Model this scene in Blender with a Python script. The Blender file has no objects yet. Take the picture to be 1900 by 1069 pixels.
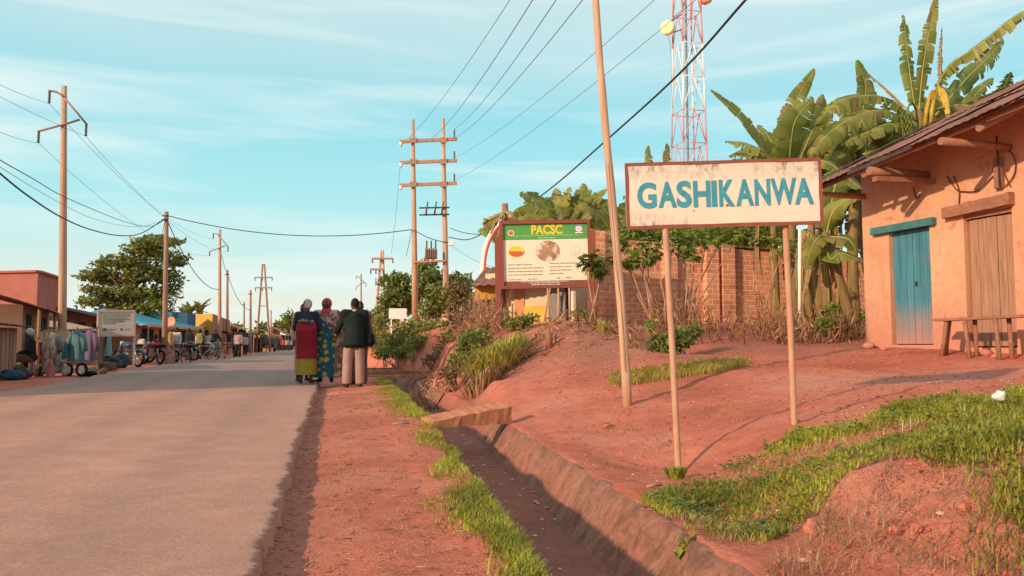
import bpy, bmesh, math, random
import numpy as np
from mathutils import Vector, Matrix, Quaternion, noise

random.seed(11)
rng = np.random.default_rng(5)
scene = bpy.context.scene
col = scene.collection
R = math.radians
V = Vector

# ------------------------------------------------------------------ camera
F = 1500.0
CAM = V((0, 0, 0.78))
PITCH = math.atan((640 - 534.5) / F)
cam_d = bpy.data.cameras.new('camera')
cam_d.sensor_width = 36
cam_d.lens = 36 * F / 1900
cam_d.clip_end = 5000
cam_d.clip_start = 0.05
cam = bpy.data.objects.new('camera', cam_d)
col.objects.link(cam)
cam.location = CAM
cam.rotation_euler = (math.pi / 2 + PITCH, 0, 0)
scene.camera = cam
cp, sp = math.cos(PITCH), math.sin(PITCH)

def W(px, py, Y):
    """the point at distance Y down the road that the photo shows at (px, py)"""
    a, c = px - 950.0, 534.5 - py
    d = V((a, F * cp - c * sp, F * sp + c * cp))
    return CAM + d * (Y / d.y)

def P(p):
    x, y, z = p[0], p[1], p[2] - CAM.z
    f = y * cp + z * sp
    u = -y * sp + z * cp
    if f < 0.01: return (-9999, -9999)
    return (950 + F * x / f, 534.5 - F * u / f)

# ------------------------------------------------------------------ mesh builder
ROOT = {}
class MB:
    def __init__(s): s.v = []; s.f = []; s.m = []; s.s = []
    def add(s, vs, fs, mi=0, smooth=False):
        b = len(s.v)
        s.v.extend([tuple(q) for q in vs])
        for f in fs:
            s.f.append(tuple(i + b for i in f)); s.m.append(mi); s.s.append(smooth)
        return s
    def box(s, c, size, M=None, mi=0, j=0.0):
        hx, hy, hz = size[0] / 2, size[1] / 2, size[2] / 2
        vs = []
        for x in (-hx, hx):
            for y in (-hy, hy):
                for z in (-hz, hz):
                    p = V((x, y, z))
                    if j: p += V((random.uniform(-j, j), random.uniform(-j, j), random.uniform(-j, j)))
                    if M is not None: p = M @ p
                    vs.append(p + V(c))
        return s.add(vs, [(0, 1, 3, 2), (4, 6, 7, 5), (0, 4, 5, 1), (2, 3, 7, 6), (0, 2, 6, 4), (1, 5, 7, 3)], mi)
    def bar(s, a, b, w, h, up=V((0, 0, 1)), mi=0):
        """a straight bar of section w x h from a to b"""
        a, b = V(a), V(b); d = (b - a); L = d.length
        y = d.normalized(); x = y.cross(up)
        if x.length < 1e-4: x = y.cross(V((1, 0, 0)))
        x.normalize(); z = x.cross(y)
        M = Matrix((x, y, z)).transposed()
        return s.box((a + b) / 2, (w, L, h), M, mi)
    def tube(s, pts, rad, n=8, cap=True, mi=0, smooth=True):
        pts = [V(p) for p in pts]; k = len(pts)
        if not hasattr(rad, '__len__'): rad = [rad] * k
        vs = []; prev = None
        for i, p in enumerate(pts):
            t = (pts[min(i + 1, k - 1)] - pts[max(i - 1, 0)])
            t = t.normalized() if t.length > 1e-9 else V((0, 0, 1))
            if prev is None:
                a = t.cross(V((0, 0, 1)))
                if a.length < 0.05: a = t.cross(V((1, 0, 0)))
                a.normalize()
            else:
                a = prev - t * prev.dot(t); a.normalize()
            prev = a; b = t.cross(a)
            for q in range(n):
                th = 2 * math.pi * q / n
                vs.append(p + (a * math.cos(th) + b * math.sin(th)) * rad[i])
        fs = []
        for i in range(k - 1):
            for q in range(n):
                r = (q + 1) % n
                fs.append((i * n + q, i * n + r, (i + 1) * n + r, (i + 1) * n + q))
        s.add(vs, fs, mi, smooth)
        if cap:
            b = len(s.v) - len(vs)
            s.f.append(tuple(b + q for q in range(n))[::-1]); s.m.append(mi); s.s.append(False)
            s.f.append(tuple(b + (k - 1) * n + q for q in range(n))); s.m.append(mi); s.s.append(False)
        return s
    def ball(s, c, r, seg=10, rings=7, M=None, mi=0):
        if not hasattr(r, '__len__'): r = (r, r, r)
        vs = []; fs = []
        c = V(c)
        def tr(p):
            p = V((p[0] * r[0], p[1] * r[1], p[2] * r[2]))
            return (M @ p if M is not None else p) + c
        vs.append(tr((0, 0, -1)))
        for i in range(1, rings):
            th = -math.pi / 2 + math.pi * i / rings
            for q in range(seg):
                ph = 2 * math.pi * q / seg
                vs.append(tr((math.cos(th) * math.cos(ph), math.cos(th) * math.sin(ph), math.sin(th))))
        vs.append(tr((0, 0, 1)))
        top = len(vs) - 1
        for q in range(seg):
            r2 = (q + 1) % seg
            fs.append((0, 1 + r2, 1 + q))
            fs.append((top, 1 + (rings - 2) * seg + q, 1 + (rings - 2) * seg + r2))
        for i in range(rings - 2):
            for q in range(seg):
                r2 = (q + 1) % seg
                fs.append((1 + i * seg + q, 1 + i * seg + r2, 1 + (i + 1) * seg + r2, 1 + (i + 1) * seg + q))
        return s.add(vs, fs, mi, True)
    def capsule(s, a, ra, b, rb, n=10):
        s.ball(a, ra, n, 6); s.ball(b, rb, n, 6)
        s.tube([a, b], [ra, rb], n)
        return s
    def prism(s, poly, origin, ex, ey, depth, mi=0):
        """flat polygon (2-D points) in the plane origin+ex*u+ey*v, thickened back along ex x ey"""
        ex, ey, o = V(ex), V(ey), V(origin); n = ex.cross(ey).normalized()
        k = len(poly)
        fr = [o + ex * p[0] + ey * p[1] for p in poly]
        bk = [q - n * depth for q in fr]
        fs = [tuple(range(k)), tuple(range(2 * k - 1, k - 1, -1))]
        for i in range(k):
            j = (i + 1) % k
            fs.append((i, k + i, k + j, j))
        return s.add(fr + bk, fs, mi)
    def grid(s, fn, nu, nv, mi=0, smooth=True):
        vs = [fn(i / nu, j / nv) for j in range(nv + 1) for i in range(nu + 1)]
        fs = [(j * (nu + 1) + i, j * (nu + 1) + i + 1, (j + 1) * (nu + 1) + i + 1, (j + 1) * (nu + 1) + i) for j in range(nv) for i in range(nu)]
        return s.add(vs, fs, mi, smooth)
    def mesh(s, name, origin=None):
        me = bpy.data.meshes.new(name)
        vs = s.v
        if origin is not None:
            ox, oy, oz = origin
            vs = [(a - ox, b - oy, c - oz) for a, b, c in vs]
        me.from_pydata(vs, [], s.f)
        me.polygons.foreach_set('use_smooth', s.s)
        me.polygons.foreach_set('material_index', s.m)
        me.update()
        return me
    def build(s, name, mats, parent=None, world=True):
        """ONE mesh object; vertices are given in world space unless world=False"""
        org = ROOT.get(parent.name) if (parent is not None and world) else None
        me = s.mesh(name, org)
        return place(name, me, mats, parent, org)

def place(name, me, mats, parent=None, org=None):
    if not isinstance(mats, (list, tuple)): mats = [mats]
    for m in mats: me.materials.append(m)
    o = bpy.data.objects.new(name, me); col.objects.link(o)
    if parent is not None:
        o.parent = parent
        if org is not None: ROOT[o.name] = org
    return o

def tag(o, label, cat, group=None):
    o['label'] = label; o['category'] = cat
    if group: o['group'] = group
    return o

def thing(name, label, cat, loc, group=None, rz=0.0):
    o = bpy.data.objects.new(name, None); col.objects.link(o)
    o.empty_display_size = 0.1
    o.location = loc; o.rotation_euler = (0, 0, rz)
    ROOT[o.name] = tuple(loc)
    return tag(o, label, cat, group)

def struct(o): o['kind'] = 'structure'; return o
def stuff(o, label, cat): o['kind'] = 'stuff'; return tag(o, label, cat)

def dup(root, loc, rz=0.0, label=None, scale=None, group=None, tilt=None):
    r = root.copy(); col.objects.link(r)
    r.location = loc; r.rotation_euler = (tilt[0] if tilt else 0, tilt[1] if tilt else 0, rz)
    if scale: r.scale = (scale, scale, scale) if not hasattr(scale, '__len__') else scale
    if label: r['label'] = label
    if group: r['group'] = group
    for ch in root.children:
        c = ch.copy(); col.objects.link(c); c.parent = r
        for g in ch.children:
            d = g.copy(); col.objects.link(d); d.parent = c
    return r

def recolour(root, part, m):
    for ch in root.children:
        if ch.name.split('.')[0] == part:
            ch.data = ch.data.copy(); ch.data.materials[0] = m

# ------------------------------------------------------------------ node materials
def new_mat(name):
    m = bpy.data.materials.new(name); m.use_nodes = True
    nt = m.node_tree; b = nt.nodes['Principled BSDF']
    return m, nt, b
def N(nt, t, **kw):
    n = nt.nodes.new(t)
    for k, v in kw.items():
        if hasattr(n, k): setattr(n, k, v)
        else: n.inputs[k].default_value = v
    return n
def L(nt, a, b): nt.links.new(a, b)
def ramp(nt, fac, stops):
    r = nt.nodes.new('ShaderNodeValToRGB'); e = r.color_ramp.elements
    while len(e) < len(stops): e.new(0.5)
    for i, (p, c) in enumerate(stops):
        e[i].position = p; e[i].color = (c[0], c[1], c[2], 1) if hasattr(c, '__len__') else (c, c, c, 1)
    L(nt, fac, r.inputs['Fac']); return r
def mixc(nt, fac, a, b, mode='MIX'):
    n = nt.nodes.new('ShaderNodeMix'); n.data_type = 'RGBA'; n.blend_type = mode
    for s_, v in ((0, fac), (6, a), (7, b)):
        if isinstance(v, bpy.types.NodeSocket): L(nt, v, n.inputs[s_])
        elif hasattr(v, '__len__'): n.inputs[s_].default_value = (v[0], v[1], v[2], 1)
        else: n.inputs[s_].default_value = v
    return n.outputs[2]
def noise_n(nt, vec, scale, detail=4, rough=0.6, dist=0.0):
    n = nt.nodes.new('ShaderNodeTexNoise')
    n.inputs['Scale'].default_value = scale; n.inputs['Detail'].default_value = detail
    n.inputs['Roughness'].default_value = rough; n.inputs['Distortion'].default_value = dist
    if vec is not None: L(nt, vec, n.inputs['Vector'])
    return n.outputs['Fac']
def coords(nt, kind='Object', scale=(1, 1, 1), rot=(0, 0, 0)):
    t = nt.nodes.new('ShaderNodeTexCoord')
    if scale == (1, 1, 1) and rot == (0, 0, 0): return t.outputs[kind]
    m = nt.nodes.new('ShaderNodeMapping'); m.inputs['Scale'].default_value = scale; m.inputs['Rotation'].default_value = rot
    L(nt, t.outputs[kind], m.inputs['Vector']); return m.outputs['Vector']
def bump(nt, b, h, strength=0.3, dist=0.02):
    n = nt.nodes.new('ShaderNodeBump'); n.inputs['Strength'].default_value = strength; n.inputs['Distance'].default_value = dist
    L(nt, h, n.inputs['Height']); L(nt, n.outputs['Normal'], b.inputs['Normal'])

def mat(name, c, var=0.25, scale=6.0, rough=0.85, bmp=0.15, stretch=(1, 1, 1), metal=0.0, c2=None, thr=(0.35, 0.7), bd=0.01):
    """base colour broken up by noise; c2 = a second colour (dirt, rust, fading) in patches"""
    m, nt, b = new_mat(name)
    vec = coords(nt, 'Object', stretch)
    f = noise_n(nt, vec, scale, 6, 0.65)
    lo = [x * (1 - var) for x in c]; hi = [min(1, x * (1 + var)) for x in c]
    r = ramp(nt, f, [(0.3, lo), (0.7, hi)])
    out = r.outputs['Color']
    if c2 is not None:
        g = noise_n(nt, vec, scale * 0.45, 5, 0.7, 0.6)
        k = ramp(nt, g, [(thr[0], 0.0), (thr[1], 1.0)])
        out = mixc(nt, k.outputs['Color'], out, c2)
    L(nt, out, b.inputs['Base Color'])
    b.inputs['Roughness'].default_value = rough; b.inputs['Metallic'].default_value = metal
    b.inputs['Specular IOR Level'].default_value = 0.25
    if bmp: bump(nt, b, noise_n(nt, vec, scale * 4, 5, 0.7), bmp, bd)
    return m

def leaf_mat(name, dark, light, extra=None, trans=0.35, rough=0.55):
    """foliage: every leaf (mesh island) gets its own tone between dark and light"""
    m, nt, b = new_mat(name)
    g = nt.nodes.new('ShaderNodeNewGeometry')
    stops = [(0.0, dark), (0.75, light)]
    if extra is not None: stops += [(0.9, light), (0.97, extra)]
    r = ramp(nt, g.outputs['Random Per Island'], stops)
    vec = coords(nt, 'Object')
    f = noise_n(nt, vec, 1.3, 3, 0.6)
    k = ramp(nt, f, [(0.35, 0.62), (0.65, 1.2)])
    c = mixc(nt, 1.0, r.outputs['Color'], k.outputs['Color'], 'MULTIPLY')
    L(nt, c, b.inputs['Base Color'])
    b.inputs['Roughness'].default_value = rough
    b.inputs['Specular IOR Level'].default_value = 0.3
    t = nt.nodes.new('ShaderNodeBsdfTranslucent')
    L(nt, c, t.inputs['Color'])
    mx = nt.nodes.new('ShaderNodeMixShader'); mx.inputs[0].default_value = trans
    out = nt.nodes['Material Output']
    L(nt, b.outputs[0], mx.inputs[1]); L(nt, t.outputs[0], mx.inputs[2]); L(nt, mx.outputs[0], out.inputs['Surface'])
    return m

def bez(p0, p1, p2, n):
    return [V(p0) * (1 - t) ** 2 + V(p1) * 2 * t * (1 - t) + V(p2) * t * t for t in [i / n for i in range(n + 1)]]
def catmull(pts, n):
    pts = [V(p) for p in pts]
    q = [pts[0] * 2 - pts[1]] + pts + [pts[-1] * 2 - pts[-2]]
    out = []
    for i in range(1, len(q) - 2):
        for k in range(n):
            t = k / n
            a, b, c, d = q[i - 1], q[i], q[i + 1], q[i + 2]
            out.append(0.5 * ((2 * b) + (c - a) * t + (2 * a - 5 * b + 4 * c - d) * t * t + (3 * b - a - 3 * c + d) * t ** 3))
    out.append(pts[-1]); return out
def jit(a): return V((random.uniform(-a, a), random.uniform(-a, a), random.uniform(-a, a)))
def rotz(a): return Matrix.Rotation(a, 3, 'Z')
# ------------------------------------------------------------------ light
SUN_EL = R(19.5)
SUN_AZ = (-0.735, -0.678)                       # horizontal direction towards the sun: left, behind the camera
SUN = V((SUN_AZ[0] * math.cos(SUN_EL), SUN_AZ[1] * math.cos(SUN_EL), math.sin(SUN_EL)))
sd = bpy.data.lights.new('sun', 'SUN'); sd.energy = 4.5; sd.angle = R(1.2); sd.color = (1.0, 0.74, 0.50)
so = bpy.data.objects.new('sun', sd); col.objects.link(so)
so.rotation_euler = (-SUN).to_track_quat('-Z', 'Y').to_euler()
so.location = (-20, -20, 30)

w = bpy.data.worlds.new('World'); scene.world = w; w.use_nodes = True
nt = w.node_tree
bg = nt.nodes['Background']; bg.inputs['Strength'].default_value = 0.09
sky = nt.nodes.new('ShaderNodeTexSky'); sky.sky_type = 'NISHITA'; sky.sun_disc = False
sky.sun_elevation = SUN_EL; sky.sun_rotation = math.atan2(SUN_AZ[0], SUN_AZ[1])
sky.air_density = 1.0; sky.dust_density = 2.0; sky.ozone_density = 2.0
L(nt, sky.outputs[0], bg.inputs['Color'])
tc = nt.nodes.new('ShaderNodeTexCoord')
sx = nt.nodes.new('ShaderNodeSeparateXYZ'); L(nt, tc.outputs['Generated'], sx.inputs[0])
grad = ramp(nt, sx.outputs['Z'], [(0.0, (0.74, 0.70, 0.58)), (0.05, (0.68, 0.70, 0.61)), (0.11, (0.50, 0.70, 0.67)), (0.17, (0.36, 0.68, 0.70)),
                                  (0.27, (0.265, 0.61, 0.68)), (0.36, (0.36, 0.60, 0.64)), (0.50, (0.40, 0.57, 0.61)), (1.0, (0.28, 0.46, 0.58))])
# thin wisps of cloud, stretched along the horizon
mp = nt.nodes.new('ShaderNodeMapping'); mp.inputs['Scale'].default_value = (1.0, 1.3, 11.0); mp.inputs['Rotation'].default_value = (0.05, 0.05, 0)
L(nt, tc.outputs['Generated'], mp.inputs['Vector'])
c1 = noise_n(nt, mp.outputs['Vector'], 1.7, 6, 0.55, 0.5)
k1 = ramp(nt, c1, [(0.47, 0.0), (0.70, 0.85)])
# a broad pale veil high up
mp2 = nt.nodes.new('ShaderNodeMapping'); mp2.inputs['Scale'].default_value = (1.2, 1.0, 3.4); mp2.inputs['Location'].default_value = (0.4, 0.2, 0.3)
L(nt, tc.outputs['Generated'], mp2.inputs['Vector'])
c2 = noise_n(nt, mp2.outputs['Vector'], 1.9, 5, 0.5, 0.3)
hi = ramp(nt, sx.outputs['Z'], [(0.27, 0.0), (0.40, 0.75)])
k2 = ramp(nt, c2, [(0.36, 0.1), (0.66, 0.95)])
kk = nt.nodes.new('ShaderNodeMath'); kk.operation = 'MULTIPLY'; L(nt, hi.outputs['Color'], kk.inputs[0]); L(nt, k2.outputs['Color'], kk.inputs[1])
s1 = mixc(nt, kk.outputs[0], grad.outputs['Color'], (0.62, 0.73, 0.72))
s2 = mixc(nt, k1.outputs['Color'], s1, (0.68, 0.78, 0.75))
bg2 = nt.nodes.new('ShaderNodeBackground'); bg2.inputs['Strength'].default_value = 1.42
L(nt, s2, bg2.inputs['Color'])
mxs = nt.nodes.new('ShaderNodeMixShader'); mxs.inputs[0].default_value = 0.82
L(nt, bg.outputs[0], mxs.inputs[1]); L(nt, bg2.outputs[0], mxs.inputs[2])
L(nt, mxs.outputs[0], nt.nodes['World Output'].inputs['Surface'])
scene.view_settings.view_transform = 'Standard'; scene.view_settings.look = 'None'; scene.view_settings.exposure = 0

# ------------------------------------------------------------------ terrain heights
RY = np.array([-40, 0, 20, 31.6, 55.7, 97.5, 2600.0]); RX = np.array([8.6, -0.285, -4.71, -7.75, -13.7, -23.2, -23.2 - 0.222 * 2502.5])
LY = np.array([-40, 2.7, 13.3, 21.3, 31.6, 55.7, 97.5, 2600.0]); LX = np.array([3.4, -5.5, -8.42, -10.8, -13.65, -19.5, -28.6, -28.6 - 0.222 * 2502.5])
def xr(y): return np.interp(y, RY, RX)
def xl(y): return np.interp(y, LY, LX)
def ul(y): return np.interp(y, [-40, 3, 7, 8.5, 15, 20, 400], [1.03, 1.03, 1.24, 1.31, 1.5, 1.5, 1.6])
def ur(y): return np.interp(y, [-40, 3, 9, 24, 400], [1.88, 1.88, 2.22, 2.5, 2.7])
def sst(a, b, x):
    t = np.clip((x - a) / (b - a), 0, 1); return t * t * (3 - 2 * t)

_c = []
for px, py, Y in [(1258, 875, 6.2), (1473, 785, 6.3), (1165, 752, 9.0), (1040, 800, 7.6), (1000, 770, 9.0), (1120, 880, 5.6), (1110, 800, 7.8),
                  (1350, 830, 6.2), (1610, 643, 13.5), (1750, 648, 12.0), (1900, 655, 10.9), (1700, 690, 10), (1900, 700, 8.6), (1500, 735, 8.2),
                  (1300, 690, 10.5), (1250, 700, 10.6), (1150, 712, 10.8), (1250, 655, 14), (1400, 650, 13.5), (1520, 645, 14.0), (1080, 603, 17.5), (1230, 606, 18.5), (1400, 600, 19.5),
                  (1560, 600, 20), (1060, 596, 15), (1100, 620, 13.8), (990, 612, 15), (1000, 690, 12.2), (930, 705, 12.2), (885, 722, 12), (1150, 610, 15.5),
                  (925, 615, 17), (1100, 600, 17), (800, 655, 18.5), (860, 620, 19), (830, 605, 22), (770, 622, 28), (770, 588, 40), (830, 580, 40),
                  (1600, 868, 4.1), (1750, 872, 3.85), (1900, 842, 3.7), (1900, 730, 6), (1600, 780, 6), (1500, 880, 4.75), (1500, 955, 4.0), (1400, 1000, 3.6),
                  (1560, 1000, 3.45), (1700, 1000, 3.3), (1700, 1069, 3.05), (1900, 1000, 3.1), (1900, 1069, 2.8), (1560, 1069, 3.1),
                  (1300, 960, 4.5), (1230, 960, 4.35), (2100, 700, 6), (2200, 900, 3.2), (2300, 650, 9)]:
    p = W(px, py, Y); _c.append(tuple(p))
for y in (-3, 0, 1.5, 3, 4.5, 6, 8, 10, 12, 15):
    _c.append((float(xr(y) + ur(y) + 0.05), y, -0.07))
for y in (20, 30, 45, 70): _c.append((float(xr(y) + ur(y) + 0.3), y, 0.0))
for x, y, z in [(3, -4, 0.1), (8, -6, 0.6), (15, 0, 0.9), (12, 14, 1.1), (20, 20, 1.6), (8, 30, 1.9), (0, 40, 2.0), (12, 60, 2.2), (-10, 70, 1.6), (-3, 70, 2.0), (30, 60, 2.2), (40, 10, 1.5), (60, 60, 2.0), (-5, 100, 1.6), (40, 120, 1.8),
                (2.2, 1.5, -0.05), (1.6, 1.0, -0.08), (3.5, 2.0, 0.15), (-18, 110, 0.5), (-60, 300, 0.8), (100, 300, 1.5)]:
    _c.append((x, y, z))
_c = np.array(_c)
def _phi(d): return np.sqrt(d * d + 0.04)
_d = np.hypot(_c[:, None, 0] - _c[None, :, 0], _c[:, None, 1] - _c[None, :, 1])
_A = np.zeros((len(_c) + 1, len(_c) + 1)); _A[:-1, :-1] = _phi(_d) - 0.01 * np.eye(len(_c)); _A[-1, :-1] = 1; _A[:-1, -1] = 1
_w = np.linalg.solve(_A, np.append(_c[:, 2], 0))
def bank(x, y):
    out = np.full(np.shape(x), _w[-1], float)
    for i in range(len(_c)):
        out += _w[i] * _phi(np.hypot(x - _c[i, 0], y - _c[i, 1]))
    far = sst(90, 220, np.hypot(x, y))
    return out * (1 - far) + far * 1.0
VD = -0.085; FLZ = -0.37
def heights(x, y):
    x = np.asarray(x, float); y = np.asarray(y, float)
    u = x - xr(y); v = x - xl(y); a = ul(y); b = ur(y)
    wob = 0.02 * np.sin(y * 1.7) + 0.012 * np.sin(y * 5.3 + 1)
    a = a + wob; 
    verge = VD + (-0.035 - VD) * sst(0.08, 0.5, u + 1.2 * wob) + 0.02 * sst(0.7, 1.0, u)
    floor_ = FLZ + 0.02 * np.sin(y * 2.2)
    z = verge
    z = np.where(u > a, verge + (floor_ - verge) * sst(0, 0.16, u - a), z)
    bk = -0.06 + (bank(x, y) + 0.06) * sst(0.0, 0.45, u - b)
    z = np.where(u > b - 0.2, floor_ + (bk - floor_) * np.clip((u - b + 0.2) / 0.2, 0, 1), z)
    z = np.where(u < 0.0, VD, z)
    left = -0.13 + 0.10 * sst(0.0, 0.5, -v) + 0.05 * sst(3, 9, -v)
    z = np.where(v < 0, left, z)
    crest = -0.0 - 0.012 * np.clip(y - 115, 0, 1e9) * (np.abs(u + 2.5) < 14) * 0
    return z + crest
_cl = [(float(c[0]), float(c[1]), float(q)) for c, q in zip(_c, _w[:-1])]; _w0 = float(_w[-1])
def _s1(a, b, x):
    t = min(1, max(0, (x - a) / (b - a))); return t * t * (3 - 2 * t)
def _bank1(x, y):
    out = _w0
    for cx, cy, q in _cl: out += q * math.sqrt((x - cx) ** 2 + (y - cy) ** 2 + 0.04)
    far = _s1(90, 220, math.hypot(x, y)); return out * (1 - far) + far
def gz(x, y):
    u = x - float(xr(y)); v = x - float(xl(y))
    if v < 0: return -0.13 + 0.10 * _s1(0, 0.5, -v) + 0.05 * _s1(3, 9, -v)
    if u < 0: return VD
    b = float(ur(y)); a = float(ul(y)); wob = 0.02 * math.sin(y * 1.7) + 0.012 * math.sin(y * 5.3 + 1); a += wob
    verge = VD + (-0.035 - VD) * _s1(0.08, 0.5, u + 1.2 * wob) + 0.02 * _s1(0.7, 1.0, u)
    fl = FLZ + 0.02 * math.sin(y * 2.2)
    z = verge + (fl - verge) * _s1(0, 0.16, u - a) if u > a else verge
    if u > b - 0.2:
        bk = -0.06 + (_bank1(x, y) + 0.06) * _s1(0, 0.45, u - b) if u > b else -0.06
        z = fl + (bk - fl) * min(1, max(0, (u - b + 0.2) / 0.2))
    return z
def G(px, py):
    """where the line of sight through (px, py) meets the ground"""
    Y = 1.5
    prev = Y
    while Y < 400:
        p = W(px, py, Y)
        if p.z <= gz(p.x, p.y):
            lo, hi_ = prev, Y
            for _ in range(18):
                m_ = (lo + hi_) / 2; p = W(px, py, m_)
                if p.z <= gz(p.x, p.y): hi_ = m_
                else: lo = m_
            p = W(px, py, hi_); return V((p.x, p.y, gz(p.x, p.y)))
        prev = Y; Y *= 1.02
    p = W(px, py, 60); return V((p.x, p.y, gz(p.x, p.y)))
def at(px, Y, dz=0.0):
    """ground point in column px at distance Y"""
    p = W(px, 640, Y); return V((p.x, Y, gz(p.x, Y) + dz))

# ------------------------------------------------------------------ ground sheet
def axis(parts):
    out = []
    for a, b, st in parts: out += list(np.arange(a, b, st))
    return np.array(out + [parts[-1][1]])
gy = np.concatenate([axis([(-30, 0, 3), (0, 2, 0.5), (2, 8, 0.045), (8, 20, 0.12), (20, 60, 0.6), (60, 140, 4)]), np.array([160, 200, 260, 350, 500, 800, 1300, 2200])])
gu = np.concatenate([np.array([-1500, -900, -500, -250, -120, -60, -40, -30, -24]), axis([(-20, -9, 1), (-9, -4, 0.3), (-4, -0.2, 0.4), (-0.2, 0.8, 0.08), (0.8, 3.0, 0.035), (3.0, 7.0, 0.07), (7, 14, 0.18), (14, 30, 1.0)]), np.array([36, 50, 80, 140, 300, 700, 1500, 2500])])
YY, UU = np.meshgrid(gy, gu, indexing='ij')
XX = xr(YY) + UU
ZZ = heights(XX, YY)
nv = [(float(a), float(b)) for a, b in zip(XX.ravel(), YY.ravel())]
dz = np.zeros(len(nv))
uf = UU.ravel(); yf = YY.ravel()
amask = sst(0.3, 0.8, uf) * 0.75 + 0.25
for i, (a, b) in enumerate(nv):
    if -14 < uf[i] < 30 and -1 < b < 60:
        d = noise.fractal(V((a * 1.6, b * 1.6, 0.3)), 1.0, 2.0, 3) * 0.016
        if b < 14: d += noise.fractal(V((a * 11, b * 11, 1.3)), 0.9, 2.0, 3) * 0.006
        rough = 1 + 2.6 * float(sst(2.4, 2.9, uf[i]) * (1 - sst(4.0, 5.0, b)))
        if b < 14: d += noise.turbulence(V((a * 5, b * 5, 3.3)), 3, False) * 0.012 - 0.006
        if rough > 1.05: d += (noise.ridged_multi_fractal(V((a * 4.5, b * 1.6, 8.3)), 1.0, 2.1, 4, 1.0, 2.0) - 1.1) * 0.012
        dz[i] = d * amask[i] * rough
inroad = (uf < 0.05) & ((XX - xl(YY)).ravel() > -0.05)
dz[inroad] = 0
ZZ = ZZ.ravel() + dz
g = MB()
ny, nu = len(gy), len(gu)
g.v = list(zip(XX.ravel().tolist(), YY.ravel().tolist(), ZZ.tolist()))
g.f = [(j * nu + i, j * nu + i + 1, (j + 1) * nu + i + 1, (j + 1) * nu + i) for j in range(ny - 1) for i in range(nu - 1)]
g.m = [0] * len(g.f); g.s = [True] * len(g.f)

m, nt, b = new_mat('red_laterite_soil')
vec = coords(nt, 'Object')
n1 = noise_n(nt, vec, 0.8, 6, 0.6, 0.3); n2 = noise_n(nt, vec, 9.0, 6, 0.7); n3 = noise_n(nt, vec, 60.0, 4, 0.7)
base = ramp(nt, n1, [(0.30, (0.55, 0.138, 0.082)), (0.5, (0.76, 0.212, 0.135)), (0.72, (0.82, 0.31, 0.215))])
sp1 = ramp(nt, n2, [(0.25, (0.55, 0.52, 0.5)), (0.45, (0.95, 0.95, 0.95)), (0.8, (1.18, 1.2, 1.2))])
sp2 = ramp(nt, n3, [(0.28, (0.62, 0.58, 0.56)), (0.5, (1, 1, 1)), (0.72, (1.22, 1.2, 1.18))])
cc = mixc(nt, 1.0, base.outputs['Color'], sp1.outputs['Color'], 'MULTIPLY')
cc = mixc(nt, 0.8, cc, sp2.outputs['Color'], 'MULTIPLY')
# per-vertex zones: moist ditch bed, humus, painted shade, worn dusty path
at1 = nt.nodes.new('ShaderNodeAttribute'); at1.attribute_name = 'damp_shade'
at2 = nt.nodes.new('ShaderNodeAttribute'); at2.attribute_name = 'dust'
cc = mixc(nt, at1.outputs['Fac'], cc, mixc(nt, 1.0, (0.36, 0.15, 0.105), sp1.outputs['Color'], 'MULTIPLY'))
dd = mixc(nt, 1.0, (0.66, 0.36, 0.28), sp1.outputs['Color'], 'MULTIPLY')
cc = mixc(nt, at2.outputs['Fac'], cc, dd)
cc = mixc(nt, 0.12, cc, (0.6, 0.3, 0.22))
L(nt, cc, b.inputs['Base Color']); b.inputs['Roughness'].default_value = 0.95; b.inputs['Specular IOR Level'].default_value = 0.1
hm = nt.nodes.new('ShaderNodeMath'); hm.operation = 'ADD'; L(nt, n2, hm.inputs[0]); L(nt, n3, hm.inputs[1])
bump(nt, b, hm.outputs[0], 0.9, 0.04)
M_soil = m
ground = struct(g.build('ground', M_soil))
me = ground.data
a_ = me.attributes.new('damp_shade', 'FLOAT', 'POINT')
yy = YY.ravel(); xx = XX.ravel()
damp_shade = sst(0, 0.12, uf - ul(yy)) * (1 - sst(-0.12, 0.03, uf - ur(yy))) * 0.75
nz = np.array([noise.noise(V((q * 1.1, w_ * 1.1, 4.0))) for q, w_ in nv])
damp_shade = np.maximum(damp_shade, 0.35 * (1 - sst(0.15, 0.6, uf + 0.25 * nz)) * (uf > -0.1))  # shadow of the raised road edge, painted as a dark strip on the verge
damp_shade = np.maximum(damp_shade, 0.8 * np.exp(-((xx + 0.9) / 0.5) ** 2 - ((yy - 11.5) / 1.6) ** 2))  # cast shade over ditch and bank beyond the plank, painted as a dark patch
humus = sst(11.2, 13.2, yy + 0.8 * nz) * (1 - sst(24, 30, yy)) * sst(-1.5, 0.0, xx) * (0.55 + 0.5 * nz)
damp_shade = np.maximum(damp_shade, np.clip(humus, 0, 0.8))
a_.data.foreach_set('value', np.clip(damp_shade, 0, 1))
a_ = me.attributes.new('dust', 'FLOAT', 'POINT')
# worn track across the yard in front of the house
tx = 6.6 - (yy - 9.0) * 0.2
dust = np.exp(-((yy - (8.9 + 0.12 * (6 - xx))) / 0.9) ** 2) * sst(2.2, 5.0, xx) * (0.6 + 0.5 * nz)
a_.data.foreach_set('value', np.clip(dust, 0, 0.85))

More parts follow.
